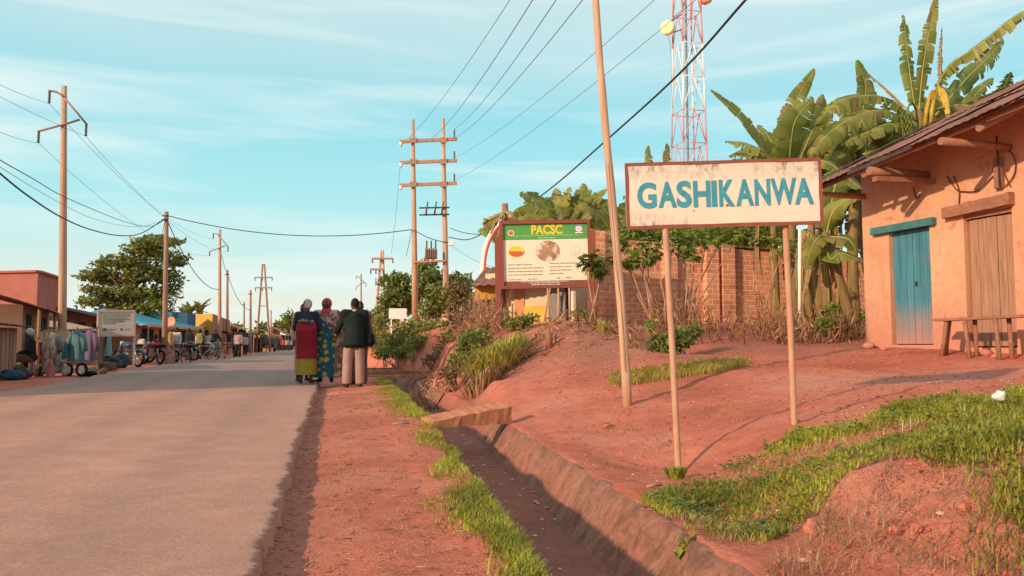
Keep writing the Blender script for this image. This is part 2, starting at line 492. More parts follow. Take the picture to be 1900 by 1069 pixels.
# ------------------------------------------------------------------ road
rows = np.concatenate([axis([(-30, 1, 2), (1, 2.4, 0.1), (2.4, 6, 0.018), (6, 12, 0.04), (12, 24, 0.1), (24, 60, 0.4), (60, 150, 3)]), np.array([180, 230, 300, 400, 600, 1000, 1500, 2400])])
rb = MB(); vs = []
NC = 30
for y in rows:
    e = 0.0; e2 = 0
    if y < 60:
        e = noise.fractal(V((y * 0.9, 3.1, 0)), 1.0, 2, 3) * 0.05 + noise.fractal(V((y * 5.0, 7.7, 0)), 0.55, 2.2, 6) * 0.036 + noise.noise(V((y * 23, 1.7, 0))) * 0.012 
        e2 = noise.fractal(V((y * 0.9, 9.1, 0)), 1.0, 2, 3) * 0.14 + noise.noise(V((y * 5.0, 5.7, 0))) * 0.05
    a, b2 = float(xl(y)) + e2, float(xr(y)) + e
    for k in range(NC + 1):
        t = ([0, 0.004, 0.012] + [0.03 + 0.94 * q / 24 for q in range(25)] + [0.988, 0.996, 1])[k]; x = a + (b2 - a) * t
        z = 0.02 * (1 - (2 * t - 1) ** 2) + (noise.noise(V((x * 0.7, y * 0.7, 2))) * 0.006 if y < 60 else 0) - (0.004 if k in (0, NC) else 0)
        vs.append((x, y, z))
    vs.append((b2 + 0.012, y, -0.12)); vs.insert(len(vs) - NC - 2, (a - 0.012, y, -0.12))
K = NC + 3
fs = [(j * K + i, j * K + i + 1, (j + 1) * K + i + 1, (j + 1) * K + i) for j in range(len(rows) - 1) for i in range(K - 1)]
rb.add(vs, fs, 0, True)
for q in range(len(fs)):
    if q % (K - 1) in (0, K - 2): rb.s[q] = False
m, nt, b = new_mat('dusty_asphalt')
vec = coords(nt, 'Object')
n1 = noise_n(nt, vec, 0.5, 6, 0.6, 0.2); n2 = noise_n(nt, vec, 3.2, 7, 0.7); n3 = noise_n(nt, vec, 210, 3, 0.7)
g1 = ramp(nt, n1, [(0.3, (0.45, 0.222, 0.165)), (0.7, (0.56, 0.28, 0.208))])
sxy = nt.nodes.new('ShaderNodeSeparateXYZ'); L(nt, vec, sxy.inputs[0])
addn = nt.nodes.new('ShaderNodeMath'); addn.operation = 'MULTIPLY_ADD'; L(nt, n1, addn.inputs[0]); addn.inputs[1].default_value = 3.0; L(nt, sxy.outputs['Y'], addn.inputs[2])
mr = nt.nodes.new('ShaderNodeMapRange'); mr.inputs['From Min'].default_value = 13.5; mr.inputs['From Max'].default_value = 20.0; L(nt, addn.outputs[0], mr.inputs['Value'])
cc = mixc(nt, mr.outputs[0], g1.outputs['Color'], (0.35, 0.213, 0.174))  # far road darkened in the colour, standing in for the shade across it
spk = ramp(nt, n2, [(0.3, 0.86), (0.7, 1.1)]); spk3 = ramp(nt, n3, [(0.3, 0.55), (0.5, 1.0), (0.7, 1.45)])
cc = mixc(nt, 0.8, cc, ramp(nt, noise_n(nt, vec, 55, 4, 0.8), [(0.3, 0.7), (0.5, 1.0), (0.7, 1.3)]).outputs['Color'], 'MULTIPLY')
cc = mixc(nt, 1.0, cc, spk.outputs['Color'], 'MULTIPLY'); cc = mixc(nt, 0.7, cc, spk3.outputs['Color'], 'MULTIPLY')
atd = nt.nodes.new('ShaderNodeAttribute'); atd.attribute_name = 'edge'
n4 = noise_n(nt, vec, 2.6, 6, 0.7)
me_ = nt.nodes.new('ShaderNodeMath'); me_.operation = 'MULTIPLY_ADD'; L(nt, n4, me_.inputs[0]); me_.inputs[1].default_value = 1.1; L(nt, atd.outputs['Fac'], me_.inputs[2])
cc = mixc(nt, ramp(nt, me_.outputs[0], [(1.1, 0.0), (1.5, 0.5)]).outputs['Color'], cc, (0.56, 0.20, 0.135))
att = nt.nodes.new('ShaderNodeAttribute'); att.attribute_name = 'track'
mt_ = nt.nodes.new('ShaderNodeMath'); mt_.operation = 'MULTIPLY'; L(nt, att.outputs['Fac'], mt_.inputs[0]); L(nt, n4, mt_.inputs[1])
cc = mixc(nt, ramp(nt, mt_.outputs[0], [(0.1, 0.0), (0.6, 0.28)]).outputs['Color'], cc, (0.20, 0.125, 0.105))
n5 = noise_n(nt, vec, 1.1, 7, 0.75, 1.0)
cc = mixc(nt, ramp(nt, n5, [(0.492, 0.0), (0.5, 0.22), (0.508, 0.0)]).outputs['Color'], cc, (0.12, 0.07, 0.055))
L(nt, cc, b.inputs['Base Color']); b.inputs['Roughness'].default_value = 0.95; b.inputs['Specular IOR Level'].default_value = 0.15
bump(nt, b, n3, 0.35, 0.006)
M_road = m
ro_ = struct(rb.build('road', M_road))
ea = ro_.data.attributes.new('edge', 'FLOAT', 'POINT')
co_ = np.array(rb.v); ds = np.minimum(xr(co_[:, 1]) - co_[:, 0], co_[:, 0] - xl(co_[:, 1]))
ea.data.foreach_set('value', np.clip(1 - ds / 0.9, 0, 1))
ta = ro_.data.attributes.new('track', 'FLOAT', 'POINT')
wid = np.maximum(xr(co_[:, 1]) - xl(co_[:, 1]), 1); tt = (co_[:, 0] - xl(co_[:, 1])) / wid
ta.data.foreach_set('value', np.clip(sum(np.exp(-((tt - c0) / 0.06) ** 2) for c0 in (0.15, 0.38, 0.62, 0.85)), 0, 1))
road_edge = lambda y: float(xr(y)) + noise.fractal(V((y * 0.9, 3.1, 0)), 1.0, 2, 3) * 0.10

# ------------------------------------------------------------------ ditch lining (stained concrete on the right bank)
m, nt, b = new_mat('stained_concrete')
vec = coords(nt, 'Object', (6, 6, 0.55)); v0 = coords(nt, 'Object')
n1 = noise_n(nt, vec, 1.6, 6, 0.7, 0.2); n2 = noise_n(nt, v0, 1.3, 5, 0.6)
c = ramp(nt, n1, [(0.3, (0.20, 0.085, 0.052)), (0.5, (0.34, 0.145, 0.09)), (0.75, (0.48, 0.24, 0.16))])
c = mixc(nt, ramp(nt, n2, [(0.4, 0.0), (0.7, 0.7)]).outputs['Color'], c.outputs['Color'], (0.40, 0.125, 0.08))
n3 = noise_n(nt, v0, 28, 6, 0.75); n4 = noise_n(nt, v0, 6, 5, 0.7, 0.5)
c = mixc(nt, ramp(nt, n4, [(0.5, 0.0), (0.64, 0.7)]).outputs['Color'], c, (0.17, 0.075, 0.045))
c = mixc(nt, 1.0, c, ramp(nt, n3, [(0.3, 0.6), (0.5, 1.0), (0.7, 1.3)]).outputs['Color'], 'MULTIPLY')
L(nt, c, b.inputs['Base Color']); b.inputs['Roughness'].default_value = 0.95
hsum = nt.nodes.new('ShaderNodeMath'); hsum.operation = 'ADD'; L(nt, n1, hsum.inputs[0]); L(nt, n3, hsum.inputs[1]); bump(nt, b, hsum.outputs[0], 0.7, 0.03)
M_conc = m
def lining(y0, y1, n):
    mb = MB()
    def fn(u, v):
        y = y0 + (y1 - y0) * v; a = float(xr(y) + ur(y))
        wob = 0.018 * noise.noise(V((y * 2.3, u * 3, 5))) + 0.010 * noise.noise(V((y * 9, u * 5, 2)))
        top = -0.055 + 0.022 * noise.noise(V((y * 4, 0, 1)))
        zs = [-0.42, -0.29, -0.17, top - 0.02, top - 0.03, top - 0.12]; us = [-0.245, -0.16, -0.09, -0.025, 0.05 + wob, 0.08]
        k = round(u * 5)
        return (a + us[k] + wob - 0.008, y, zs[k])
    mb.grid(fn, 5, n)
    return mb
o = lining(0.6, 9.75, 240).build('ditch_wall', M_conc); struct(o)
o = lining(14.5, 24.5, 120).build('ditch_wall', M_conc); struct(o)
# ------------------------------------------------------------------ shared materials
M_post = mat('weathered_cream_steel', (0.52, 0.27, 0.17), 0.22, 9, 0.6, 0.12, (1, 1, 0.4), c2=(0.42, 0.17, 0.085), thr=(0.50, 0.78))
M_maroon = mat('maroon_paint', (0.30, 0.072, 0.055), 0.25, 14, 0.6, 0.1, c2=(0.20, 0.07, 0.045))
M_teal = mat('teal_paint', (0.055, 0.27, 0.35), 0.2, 20, 0.6, 0.05)
M_pole = mat('pale_pole_wood', (0.60, 0.375, 0.25), 0.22, 5, 0.85, 0.3, (3, 3, 0.25), c2=(0.44, 0.24, 0.15))
M_pole2 = mat('brown_pole_wood', (0.36, 0.19, 0.125), 0.25, 5, 0.85, 0.3, (3, 3, 0.25))
M_wood = mat('old_rough_wood', (0.36, 0.165, 0.10), 0.35, 7, 0.9, 0.5, (4, 0.6, 4), c2=(0.24, 0.11, 0.07))
M_woodv = mat('sun_bleached_planks', (0.34, 0.185, 0.12), 0.35, 6, 0.9, 0.5, (5, 5, 0.35), c2=(0.42, 0.20, 0.13), thr=(0.45, 0.7))
M_dark = mat('dark_metal', (0.06, 0.05, 0.05), 0.2, 10, 0.5, 0.05)
M_wire = mat('cable_black', (0.035, 0.04, 0.05), 0.1, 10, 0.6, 0)
M_wireg = mat('cable_grey', (0.22, 0.25, 0.27), 0.1, 10, 0.6, 0)
M_ins = mat('insulator_glaze', (0.10, 0.055, 0.045), 0.2, 10, 0.3, 0)
M_white = mat('white_paint', (0.78, 0.72, 0.66), 0.06, 10, 0.6, 0.05)

def text_mesh(s, size, bold=0.0, sx=1.0):
    cu = bpy.data.curves.new('txt', 'FONT'); cu.body = s; cu.size = size; cu.offset = bold; cu.align_x = 'CENTER'; cu.align_y = 'CENTER'
    cu.resolution_u = 4; cu.fill_mode = 'FRONT'
    o = bpy.data.objects.new('txt', cu); col.objects.link(o)
    dg = bpy.context.evaluated_depsgraph_get()
    me = bpy.data.meshes.new_from_object(o.evaluated_get(dg))
    vs = [(v.co.x * sx, v.co.y) for v in me.vertices]; fs = [tuple(p.vertices) for p in me.polygons]
    bpy.data.objects.remove(o); bpy.data.curves.remove(cu); bpy.data.meshes.remove(me)
    return vs, fs
def put_text(mb, s, frame, cx, cy, h, w=None, bold=0.0, sx=1.0, lift=0.004, mi=0, shear=0.0):
    """letters centred at (cx, cy) of a sign frame (origin, ex, ey), cap height h, optionally fitted to width w"""
    o, ex, ey = frame; n = ex.cross(ey).normalized()
    vs, fs = text_mesh(s, 1.0, bold / h * 0.7 if h else 0)
    if not vs: return
    xs = [q[0] for q in vs]; ys = [q[1] for q in vs]
    k = h / (max(ys) - min(ys)); kx = k * sx if w is None else w / (max(xs) - min(xs))
    mx, my = (max(xs) + min(xs)) / 2, (max(ys) + min(ys)) / 2
    pts = [o + ex * (cx + (q[0] - mx) * kx + shear * (q[1] - my) * k) + ey * (cy + (q[1] - my) * k) + n * lift for q in vs]
    mb.add(pts, fs, mi)
def rect(mb, frame, x0, y0, x1, y1, lift, mi=0):
    o, ex, ey = frame; n = ex.cross(ey).normalized()
    mb.add([o + ex * a + ey * b2 + n * lift for a, b2 in ((x0, y0), (x1, y0), (x1, y1), (x0, y1))], [(0, 1, 2, 3)], mi)
def oval(mb, frame, cx, cy, rx, ry, lift, mi=0, a0=0, a1=360, n=40):
    o, ex, ey = frame; nn = ex.cross(ey).normalized()
    pts = [(cx + rx * math.cos(R(a0 + (a1 - a0) * i / n)), cy + ry * math.sin(R(a0 + (a1 - a0) * i / n))) for i in range(n)]
    mb.add([o + ex * p[0] + ey * p[1] + nn * lift for p in pts], [tuple(range(n))], mi)
def words(mb, frame, x0, x1, y, h, lift, mi=0, gap=0.25):
    """a line of lettering too small to read: short strokes grouped as words"""
    x = x0
    while x < x1:
        wl = random.uniform(2.5, 8) * h
        xe = min(x1, x + wl); c = x
        while c < xe - h * 0.2:
            hh = h * random.uniform(0.6, 1.0); ww = h * random.uniform(0.28, 0.55)
            rect(mb, frame, c, y, min(c + ww, xe), y + hh, lift, mi); c += ww + h * 0.16
        x = xe + h * gap * 2.4

# ------------------------------------------------------------------ town sign
Ys = 6.22
TL, TR, BL, BR = W(1161, 303, Ys + 0.03), W(1525, 292, Ys - 0.02), W(1163, 426, Ys + 0.03), W(1530, 416, Ys - 0.02)
sign = thing('town_sign', 'cream town sign with teal letters GASHIKANWA and maroon edge on two leaning metal posts', 'sign', G(1258, 875))
m, nt, b = new_mat('aged_cream_enamel')
vec = coords(nt, 'Object'); vs_ = coords(nt, 'Object', (2.2, 2.2, 1.0))
f1 = noise_n(nt, vec, 3.2, 6, 0.65, 0.4); f2 = noise_n(nt, vs_, 14, 6, 0.75, 0.5); f3 = noise_n(nt, vec, 45, 4, 0.7)
base = ramp(nt, f1, [(0.3, (0.70, 0.56, 0.45)), (0.7, (0.78, 0.65, 0.53))])
hsep = nt.nodes.new('ShaderNodeSeparateXYZ'); L(nt, vec, hsep.inputs[0])
zt = TL.z - sign.location.z; zb = BL.z - sign.location.z
mr1 = nt.nodes.new('ShaderNodeMapRange'); mr1.inputs['From Min'].default_value = zt - 0.17; mr1.inputs['From Max'].default_value = zt - 0.02; L(nt, hsep.outputs['Z'], mr1.inputs['Value'])
mr2 = nt.nodes.new('ShaderNodeMapRange'); mr2.inputs['From Min'].default_value = zb + 0.17; mr2.inputs['From Max'].default_value = zb + 0.02; L(nt, hsep.outputs['Z'], mr2.inputs['Value'])
mr3 = nt.nodes.new('ShaderNodeMapRange'); mr3.inputs['From Min'].default_value = 0.45; mr3.inputs['From Max'].default_value = 0.05; L(nt, hsep.outputs['X'], mr3.inputs['Value'])
mul = nt.nodes.new('ShaderNodeMath'); mul.operation = 'MULTIPLY'; L(nt, mr2.outputs[0], mul.inputs[0]); L(nt, mr3.outputs[0], mul.inputs[1])
mxm = nt.nodes.new('ShaderNodeMath'); mxm.operation = 'MAXIMUM'; L(nt, mr1.outputs[0], mxm.inputs[0]); L(nt, mul.outputs[0], mxm.inputs[1])
dirt = ramp(nt, f2, [(0.40, 0.0), (0.60, 0.95)]); patch = ramp(nt, f1, [(0.42, 0.15), (0.54, 1.0)])
d1 = nt.nodes.new('ShaderNodeMath'); d1.operation = 'MULTIPLY'; L(nt, dirt.outputs['Color'], d1.inputs[0]); L(nt, mxm.outputs[0], d1.inputs[1])
d2 = nt.nodes.new('ShaderNodeMath'); d2.operation = 'MULTIPLY'; L(nt, d1.outputs[0], d2.inputs[0]); L(nt, patch.outputs['Color'], d2.inputs[1])
cc = mixc(nt, d2.outputs[0], base.outputs['Color'], (0.20, 0.13, 0.075))
cc = mixc(nt, ramp(nt, f3, [(0.60, 0.0), (0.75, 0.25)]).outputs['Color'], cc, (0.42, 0.24, 0.13))
L(nt, cc, b.inputs['Base Color']); b.inputs['Roughness'].default_value = 0.55
M_enamel = m
ex = (TR - TL); wS = ex.length; ex.normalize(); ey = (TL - BL); hS = ey.length; ey.normalize()
nS = ex.cross(ey).normalized(); ey = nS.cross(ex)
fr = (BL.copy(), ex, ey)
mb = MB(); mb.prism([(0.012, 0), (wS - 0.012, 0), (wS, 0.012), (wS, hS - 0.012), (wS - 0.012, hS), (0.012, hS), (0, hS - 0.012), (0, 0.012)], BL, ex, ey, 0.018)
panel = mb.build('panel', M_enamel, sign)
# maroon border painted as a thin raised band
mb = MB(); bw = 0.034
o_, n_ = BL, nS
def band(mb, fr, w_, h_, bw, lift, mi=0):
    def wv(t): return bw * (1 + 0.22 * noise.noise(V((t * 5, w_, bw * 50))))
    k = 40
    outer = []; inner = []
    for i in range(k): t = i / k; outer.append((w_ * t, 0)); inner.append((bw + (w_ - 2 * bw) * t, wv(t)))
    for i in range(k): t = i / k; outer.append((w_, h_ * t)); inner.append((w_ - wv(t + 3), bw + (h_ - 2 * bw) * t))
    for i in range(k): t = i / k; outer.append((w_ - w_ * t, h_)); inner.append((w_ - bw - (w_ - 2 * bw) * t, h_ - wv(t + 7)))
    for i in range(k): t = i / k; outer.append((0, h_ - h_ * t)); inner.append((wv(t + 11), h_ - bw - (h_ - 2 * bw) * t))
    o, ex, ey = fr; n = ex.cross(ey)
    q = len(outer)
    vs = [o + ex * a + ey * b2 + n * lift for a, b2 in outer + inner]
    mb.add(vs, [(i, (i + 1) % q, q + (i + 1) % q, q + i) for i in range(q)], mi)
band(mb, fr, wS, hS, 0.026, 0.003); mb.build('border', M_maroon, panel)
mb = MB()
lets = [('G', 1183, 1217, 338, 388), ('A', 1222, 1254, 337, 386), ('S', 1256, 1282, 335, 386), ('H', 1287, 1317, 335, 385), ('I', 1321, 1329, 335, 384),
        ('K', 1335, 1362, 333, 384), ('A', 1366, 1397, 332, 383), ('N', 1401, 1428, 332, 382), ('W', 1431, 1477, 330, 381), ('A', 1475, 1508, 330, 380)]
def onpanel(px, py):
    d = W(px, py, 1) - CAM; k = (BL - CAM).dot(nS) / d.dot(nS); q = CAM + d * k - BL
    return q.dot(ex), q.dot(ey)
for ch, x0, x1, y0, y1 in lets:
    ax, ay = onpanel(x0, y1); bx_, by_ = onpanel(x1, y0)
    put_text(mb, ch, fr, (ax + bx_) / 2, (ay + by_) / 2, by_ - ay, bx_ - ax, bold=0.0105)
mb.build('lettering', M_teal, panel)
M_rust = mat('rust', (0.30, 0.11, 0.03), 0.3, 60)
for px, py, r in ((1349, 381, 0.011), (1287, 391, 0.006)):
    mb = MB(); a, b2 = onpanel(px, py); oval(mb, fr, a, b2, r, r * 0.8, 0.0055); mb.build('rust_spot', M_rust, panel)
for (x0, y0), (x1, y1) in (((1234, 420), (1259, 877)), ((1457, 412), (1474, 788))):
    bot = G(x1, y1 - 2); k = bot.y
    top = W(x0, y0, Ys + 0.045); top2 = W(x0 - 1, y0 - 100, Ys + 0.05)
    mb = MB(); mb.tube([bot - V((0, 0, 0.15)), bot, (bot + top) / 2 + V((0.004, 0, 0)), top, top2], 0.0245, 14)
    mb.build('post', M_post, sign)

# ------------------------------------------------------------------ tall bare pole beside the sign
b0 = G(1165, 752); t0 = W(1103, -40, b0.y + 0.1)
mb = MB(); pts = [b0 + (t0 - b0) * t + V((0.012 * math.sin(t * 6), 0, 0)) for t in [i / 14 for i in range(15)]]
pts[0] -= V((0, 0, 0.1))
mb.tube(pts, [0.052 - 0.014 * i / 14 + 0.003 * math.sin(i * 2.1) for i in range(15)], 12)
pl = thing('wooden_pole', 'tall slim bare wooden pole leaning left, planted between the two road signs', 'pole', b0)
mb.build('pole', M_pole, pl)
mb = MB(); mb.tube([W(1124, 300, b0.y - 0.02), W(1140, 480, b0.y - 0.03), W(1152, 560, b0.y - 0.03), W(1160, 690, b0.y - 0.06)], 0.0035, 5); mb.build('earth_wire', M_pole2, pl)

# ------------------------------------------------------------------ project billboard
Yb = 17.0
TL, TR, BL, BR = W(929, 412, Yb), W(1093, 409, Yb + 0.1), W(931, 535, Yb), W(1091, 530, Yb + 0.1)
bb = thing('project_billboard', 'information billboard headed PACSC with green band and oval pictures on maroon frame', 'billboard', G(925, 614))
ex = (TR - TL); wB = ex.length; ex.normalize(); ey = (TL - BL); hB = ey.length; ey.normalize(); nB = ex.cross(ey).normalized(); ey = nB.cross(ex)
fr = (BL.copy(), ex, ey)
mb = MB(); mb.prism([(0, 0), (wB, 0), (wB, hB), (0, hB)], BL, ex, ey, 0.03)
M_bill = mat('billboard_vinyl', (0.80, 0.70, 0.55), 0.05, 2, 0.5, 0.0)
pan = mb.build('panel', M_bill, bb)
fw = 0.07
mb = MB()
for x0, y0, x1, y1 in ((-0.02, -0.02, wB + 0.02, fw * 0.6), (-0.02, hB - fw * 0.8, wB + 0.02, hB + 0.02), (-0.02, fw * 0.6, fw * 0.75, hB - fw * 0.8), (wB - fw * 0.5, fw * 0.6, wB + 0.02, hB - fw * 0.8)):
    mb.prism([(x0, y0), (x1, y0), (x1, y1), (x0, y1)], BL + nB * 0.05, ex, ey, 0.1)
mb.build('frame', M_maroon, bb)
M_green = mat('print_green', (0.10, 0.34, 0.075), 0.06, 5, 0.5, 0); M_yel = mat('print_yellow', (0.80, 0.56, 0.05), 0.08, 8, 0.5, 0)
M_red = mat('print_red', (0.70, 0.09, 0.075), 0.08, 8, 0.5, 0); M_ink = mat('print_ink', (0.30, 0.22, 0.12), 0.1, 8, 0.5, 0); M_blue = mat('print_blue', (0.16, 0.22, 0.45), 0.1, 8, 0.5, 0)
M_prw = mat('print_white', (0.80, 0.76, 0.70), 0.04, 8, 0.5, 0); M_pink = mat('print_pale_pink', (0.78, 0.55, 0.45), 0.05, 8, 0.5, 0); M_brown = mat('print_brown', (0.26, 0.085, 0.06), 0.1, 8, 0.5, 0)
M_photo = mat('printed_photograph', (0.42, 0.24, 0.13), 0.45, 9, 0.5, 0, c2=(0.75, 0.62, 0.55), thr=(0.5, 0.56))
H = hB
def fx(t): return fw * 0.75 + t * (wB - fw * 1.25)
def fy(t): return fw * 0.6 + t * (hB - fw * 1.4)
mb = MB(); rect(mb, fr, fx(0), fy(0.745), fx(1), fy(1), 0.003); mb.build('header_band', M_green, pan)
mb = MB(); rect(mb, fr, fx(0), fy(0), fx(1), fy(0.075), 0.003); mb.build('footer_band', M_brown, pan)
mb = MB(); put_text(mb, 'PACSC', fr, fx(0.52), fy(0.905), fy(0.16) - fy(0), fx(0.37) - fx(0), bold=0.012, lift=0.006); mb.build('title', M_yel, pan)
mb = MB(); put_text(mb, "PROJET D'APPUI A LA COMPETITIVITE DU SECTEUR CAFE", fr, fx(0.5), fy(0.805), 0.026, fx(0.8) - fx(0), lift=0.006)
mb.build('subtitle', M_prw, pan)
def tline(x0, x1, y, h, lift, m_):
    mb = MB(); words(mb, fr, fx(x0), fx(x1), fy(y), h, lift); mb.build('text_line', m_, pan)
for q in ((0.42, 0.62, 0.765, 0.018), (0.2, 0.76, 0.055, 0.018), (0.3, 0.66, 0.035, 0.016), (0.32, 0.66, 0.008, 0.02)): tline(*q, 0.006, M_prw)
for i, (a, c) in enumerate(((0.05, 0.33), (0.05, 0.47), (0.05, 0.46), (0.05, 0.46))): tline(a, c, 0.335 - i * 0.055, 0.022, 0.005, M_ink)
for i, c in enumerate((0.87, 0.80, 0.80, 0.70)): tline(0.54, c, 0.345 - i * 0.055, 0.022, 0.005, M_ink)
for q in ((0.05, 0.20, 0.095, 0.02), (0.28, 0.40, 0.10, 0.02), (0.62, 0.66, 0.105, 0.03), (0.73, 0.79, 0.11, 0.024)): tline(*q, 0.005, M_ink)
mb = MB()
oval(mb, fr, fx(0.155), fy(0.555), fx(0.095) - fx(0), fy(0.09) - fy(0), 0.004, 0); oval(mb, fr, fx(0.155), fy(0.548), fx(0.088) - fx(0), fy(0.075) - fy(0), 0.006, 1, 180, 360)
rect(mb, fr, fx(0.068), fy(0.545), fx(0.242), fy(0.562), 0.0075, 2)
oval(mb, fr, fx(0.222), fy(0.562), 0.018, 0.018, 0.009, 3)
mb.build('logo', [M_yel, M_red, M_green, M_prw], pan)
mb = MB(); oval(mb, fr, fx(0.525), fy(0.555), fx(0.145) - fx(0), fy(0.17) - fy(0), 0.004); mb.build('picture', M_photo, pan)
mb = MB(); oval(mb, fr, fx(0.85), fy(0.56), fx(0.06) - fx(0), fy(0.075) - fy(0), 0.004, 0); oval(mb, fr, fx(0.85), fy(0.56), fx(0.05) - fx(0), fy(0.06) - fy(0), 0.0055, 1); oval(mb, fr, fx(0.85), fy(0.545), fx(0.012) - fx(0), fy(0.02) - fy(0), 0.007, 0); mb.build('faint_seal', [M_pink, M_bill], pan)
mb = MB(); oval(mb, fr, fx(0.095), fy(0.86), 0.072, 0.062, 0.005, 0); oval(mb, fr, fx(0.095), fy(0.86), 0.045, 0.042, 0.007, 1); mb.build('crest', [M_pink, M_red], pan)
mb = MB(); rect(mb, fr, fx(0.855), fy(0.86), fx(0.945), fy(0.985), 0.004, 0); oval(mb, fr, fx(0.90), fy(0.91), 0.07, 0.062, 0.006, 1); oval(mb, fr, fx(0.90), fy(0.915), 0.045, 0.042, 0.0075, 2); rect(mb, fr, fx(0.855), fy(0.838), fx(0.945), fy(0.856), 0.006, 1); mb.build('emblem', [M_blue, M_prw, M_pink], pan)
for x0, x1, yt in ((919, 923, 440), (1101, 1103, 428)):
    bt = G(x1, 606); tp = W(x0, yt, bt.y)
    bt = V((bt.x, bt.y, bt.z)) - V((0, 0, 0.2))
    tp = W(x0 + (4 if x0 < 1000 else -2), yt, Yb + 0.08); bt = at(x1 + (2 if x0 < 1000 else 0), Yb + 0.08, -0.2)
    mb = MB(); mb.bar(bt, tp, 0.12, 0.10, V((0, 1, 0))); mb.build('post', M_maroon, bb)

# ------------------------------------------------------------------ brick wall
m, nt, b = new_mat('red_brick')
tcb = nt.nodes.new('ShaderNodeTexCoord')
br = nt.nodes.new('ShaderNodeTexBrick'); L(nt, tcb.outputs['UV'], br.inputs['Vector'])
br.inputs['Scale'].default_value = 1.0; br.inputs['Brick Width'].default_value = 0.30; br.inputs['Row Height'].default_value = 0.125; br.inputs['Mortar Size'].default_value = 0.02
br.inputs['Color1'].default_value = (0.70, 0.235, 0.12, 1); br.inputs['Color2'].default_value = (0.82, 0.34, 0.19, 1); br.inputs['Mortar'].default_value = (0.80, 0.47, 0.31, 1); br.inputs['Mortar Smooth'].default_value = 0.3
f1 = noise_n(nt, tcb.outputs['Object'], 1.2, 5, 0.65); f2 = noise_n(nt, tcb.outputs['Object'], 9, 5, 0.7)
c = mixc(nt, 1.0, br.outputs['Color'], ramp(nt, f1, [(0.3, 0.72), (0.7, 1.15)]).outputs['Color'], 'MULTIPLY')
c = mixc(nt, 1.0, c, ramp(nt, f2, [(0.3, 0.75), (0.7, 1.2)]).outputs['Color'], 'MULTIPLY')
L(nt, c, b.inputs['Base Color']); b.inputs['Roughness'].default_value = 0.95
inv = nt.nodes.new('ShaderNodeMath'); inv.operation = 'SUBTRACT'; inv.inputs[0].default_value = 1; L(nt, br.outputs['Fac'], inv.inputs[1]); bump(nt, b, inv.outputs[0], 0.6, 0.02)
M_brick = m
def wall_uv(o):
    me = o.data; uvl = me.uv_layers.new(name='UVMap')
    for p in me.polygons:
        n = p.normal; t = V((0, 0, 1)).cross(n)
        if t.length < 0.2: t = V((1, 0, 0))
        t.normalize(); q = n.cross(t)
        for li in p.loop_indices:
            c = me.vertices[me.loops[li].vertex_index].co
            uvl.data[li].uv = (c.dot(t), c.dot(q))
    return o
wp = [(1097, 432, 18.6), (1317, 460, 19.8), (1446, 470, 20.5), (1640, 480, 21.6)]
tops = [W(*q) for q in wp]
A_, B_ = tops[0], tops[3]
dW = (B_ - A_); dW.z = 0; LW = dW.length; dW.normalize(); nW = V((dW.y, -dW.x, 0))
bw_ = thing('brick_wall', 'long red brick boundary wall with pilasters behind the town sign', 'wall', at(1100, 18.6))
def wallpoint(s, z): q = A_ + dW * s; return V((q.x, q.y, z))
ztop = lambda s: np.interp(s, [0, 0.9, 1.0, LW * 0.45, LW], [tops[0].z, tops[0].z - 0.02, tops[0].z - 0.13, tops[1].z, tops[2].z - 0.03])
mb = MB()
k = 34
for i in range(k):
    s0, s1 = LW * i / k, LW * (i + 1) / k
    z0, z1 = float(ztop(s0)), float(ztop(s1)) + random.uniform(-0.015, 0.015)
    p = [wallpoint(s0, 0.5), wallpoint(s1, 0.5), wallpoint(s1, z1), wallpoint(s0, z1)]
    bk = [q - nW * 0.22 for q in p]
    mb.add(p + bk, [(0, 1, 2, 3), (3, 2, 6, 7), (7, 6, 5, 4)] + ([(0, 3, 7, 4)] if i == 0 else []) + ([(1, 5, 6, 2)] if i == k - 1 else []))
wall_uv(mb.build('wall', M_brick, bw_))
def s_at(px):
    d = W(px, 500, 1) - CAM; k = (A_ - CAM).dot(nW) / d.dot(nW); return (CAM + d * k - A_).dot(dW)
for px in (1106, 1240, 1317, 1347, 1446, 1560):
    s = s_at(px); zt = float(ztop(s)) + 0.05
    mb = MB(); c = wallpoint(s, (0.5 + zt) / 2) + nW * 0.05
    M3 = Matrix((dW, -nW, V((0, 0, 1)))).transposed()
    mb.box(c, (0.36, 0.16, zt - 0.5), M3)
    wall_uv(mb.build('pilaster', M_brick, bw_))
# weathered coping and a low tin roof showing over the wall
mb = MB()
for i in range(18):
    s0 = s_at(1335) + (s_at(1455) - s_at(1335)) * i / 18; s1 = s0 + (s_at(1455) - s_at(1335)) / 18 * 0.97
    mb.box(wallpoint((s0 + s1) / 2, float(ztop(s0)) + 0.045 + random.uniform(0, 0.01)) - nW * 0.1, (s1 - s0, 0.34, 0.04), M3)
mb.build('coping', mat('coping_brick', (0.30, 0.12, 0.08), 0.3, 6), bw_)
M_tin = mat('rusty_tin_roof', (0.20, 0.085, 0.066), 0.3, 3, 0.8, 0.25, (1, 1, 1), c2=(0.32, 0.135, 0.09), thr=(0.42, 0.65))
M_tindark = mat('dark_tin_roof', (0.075, 0.045, 0.042), 0.3, 3, 0.7, 0.2)

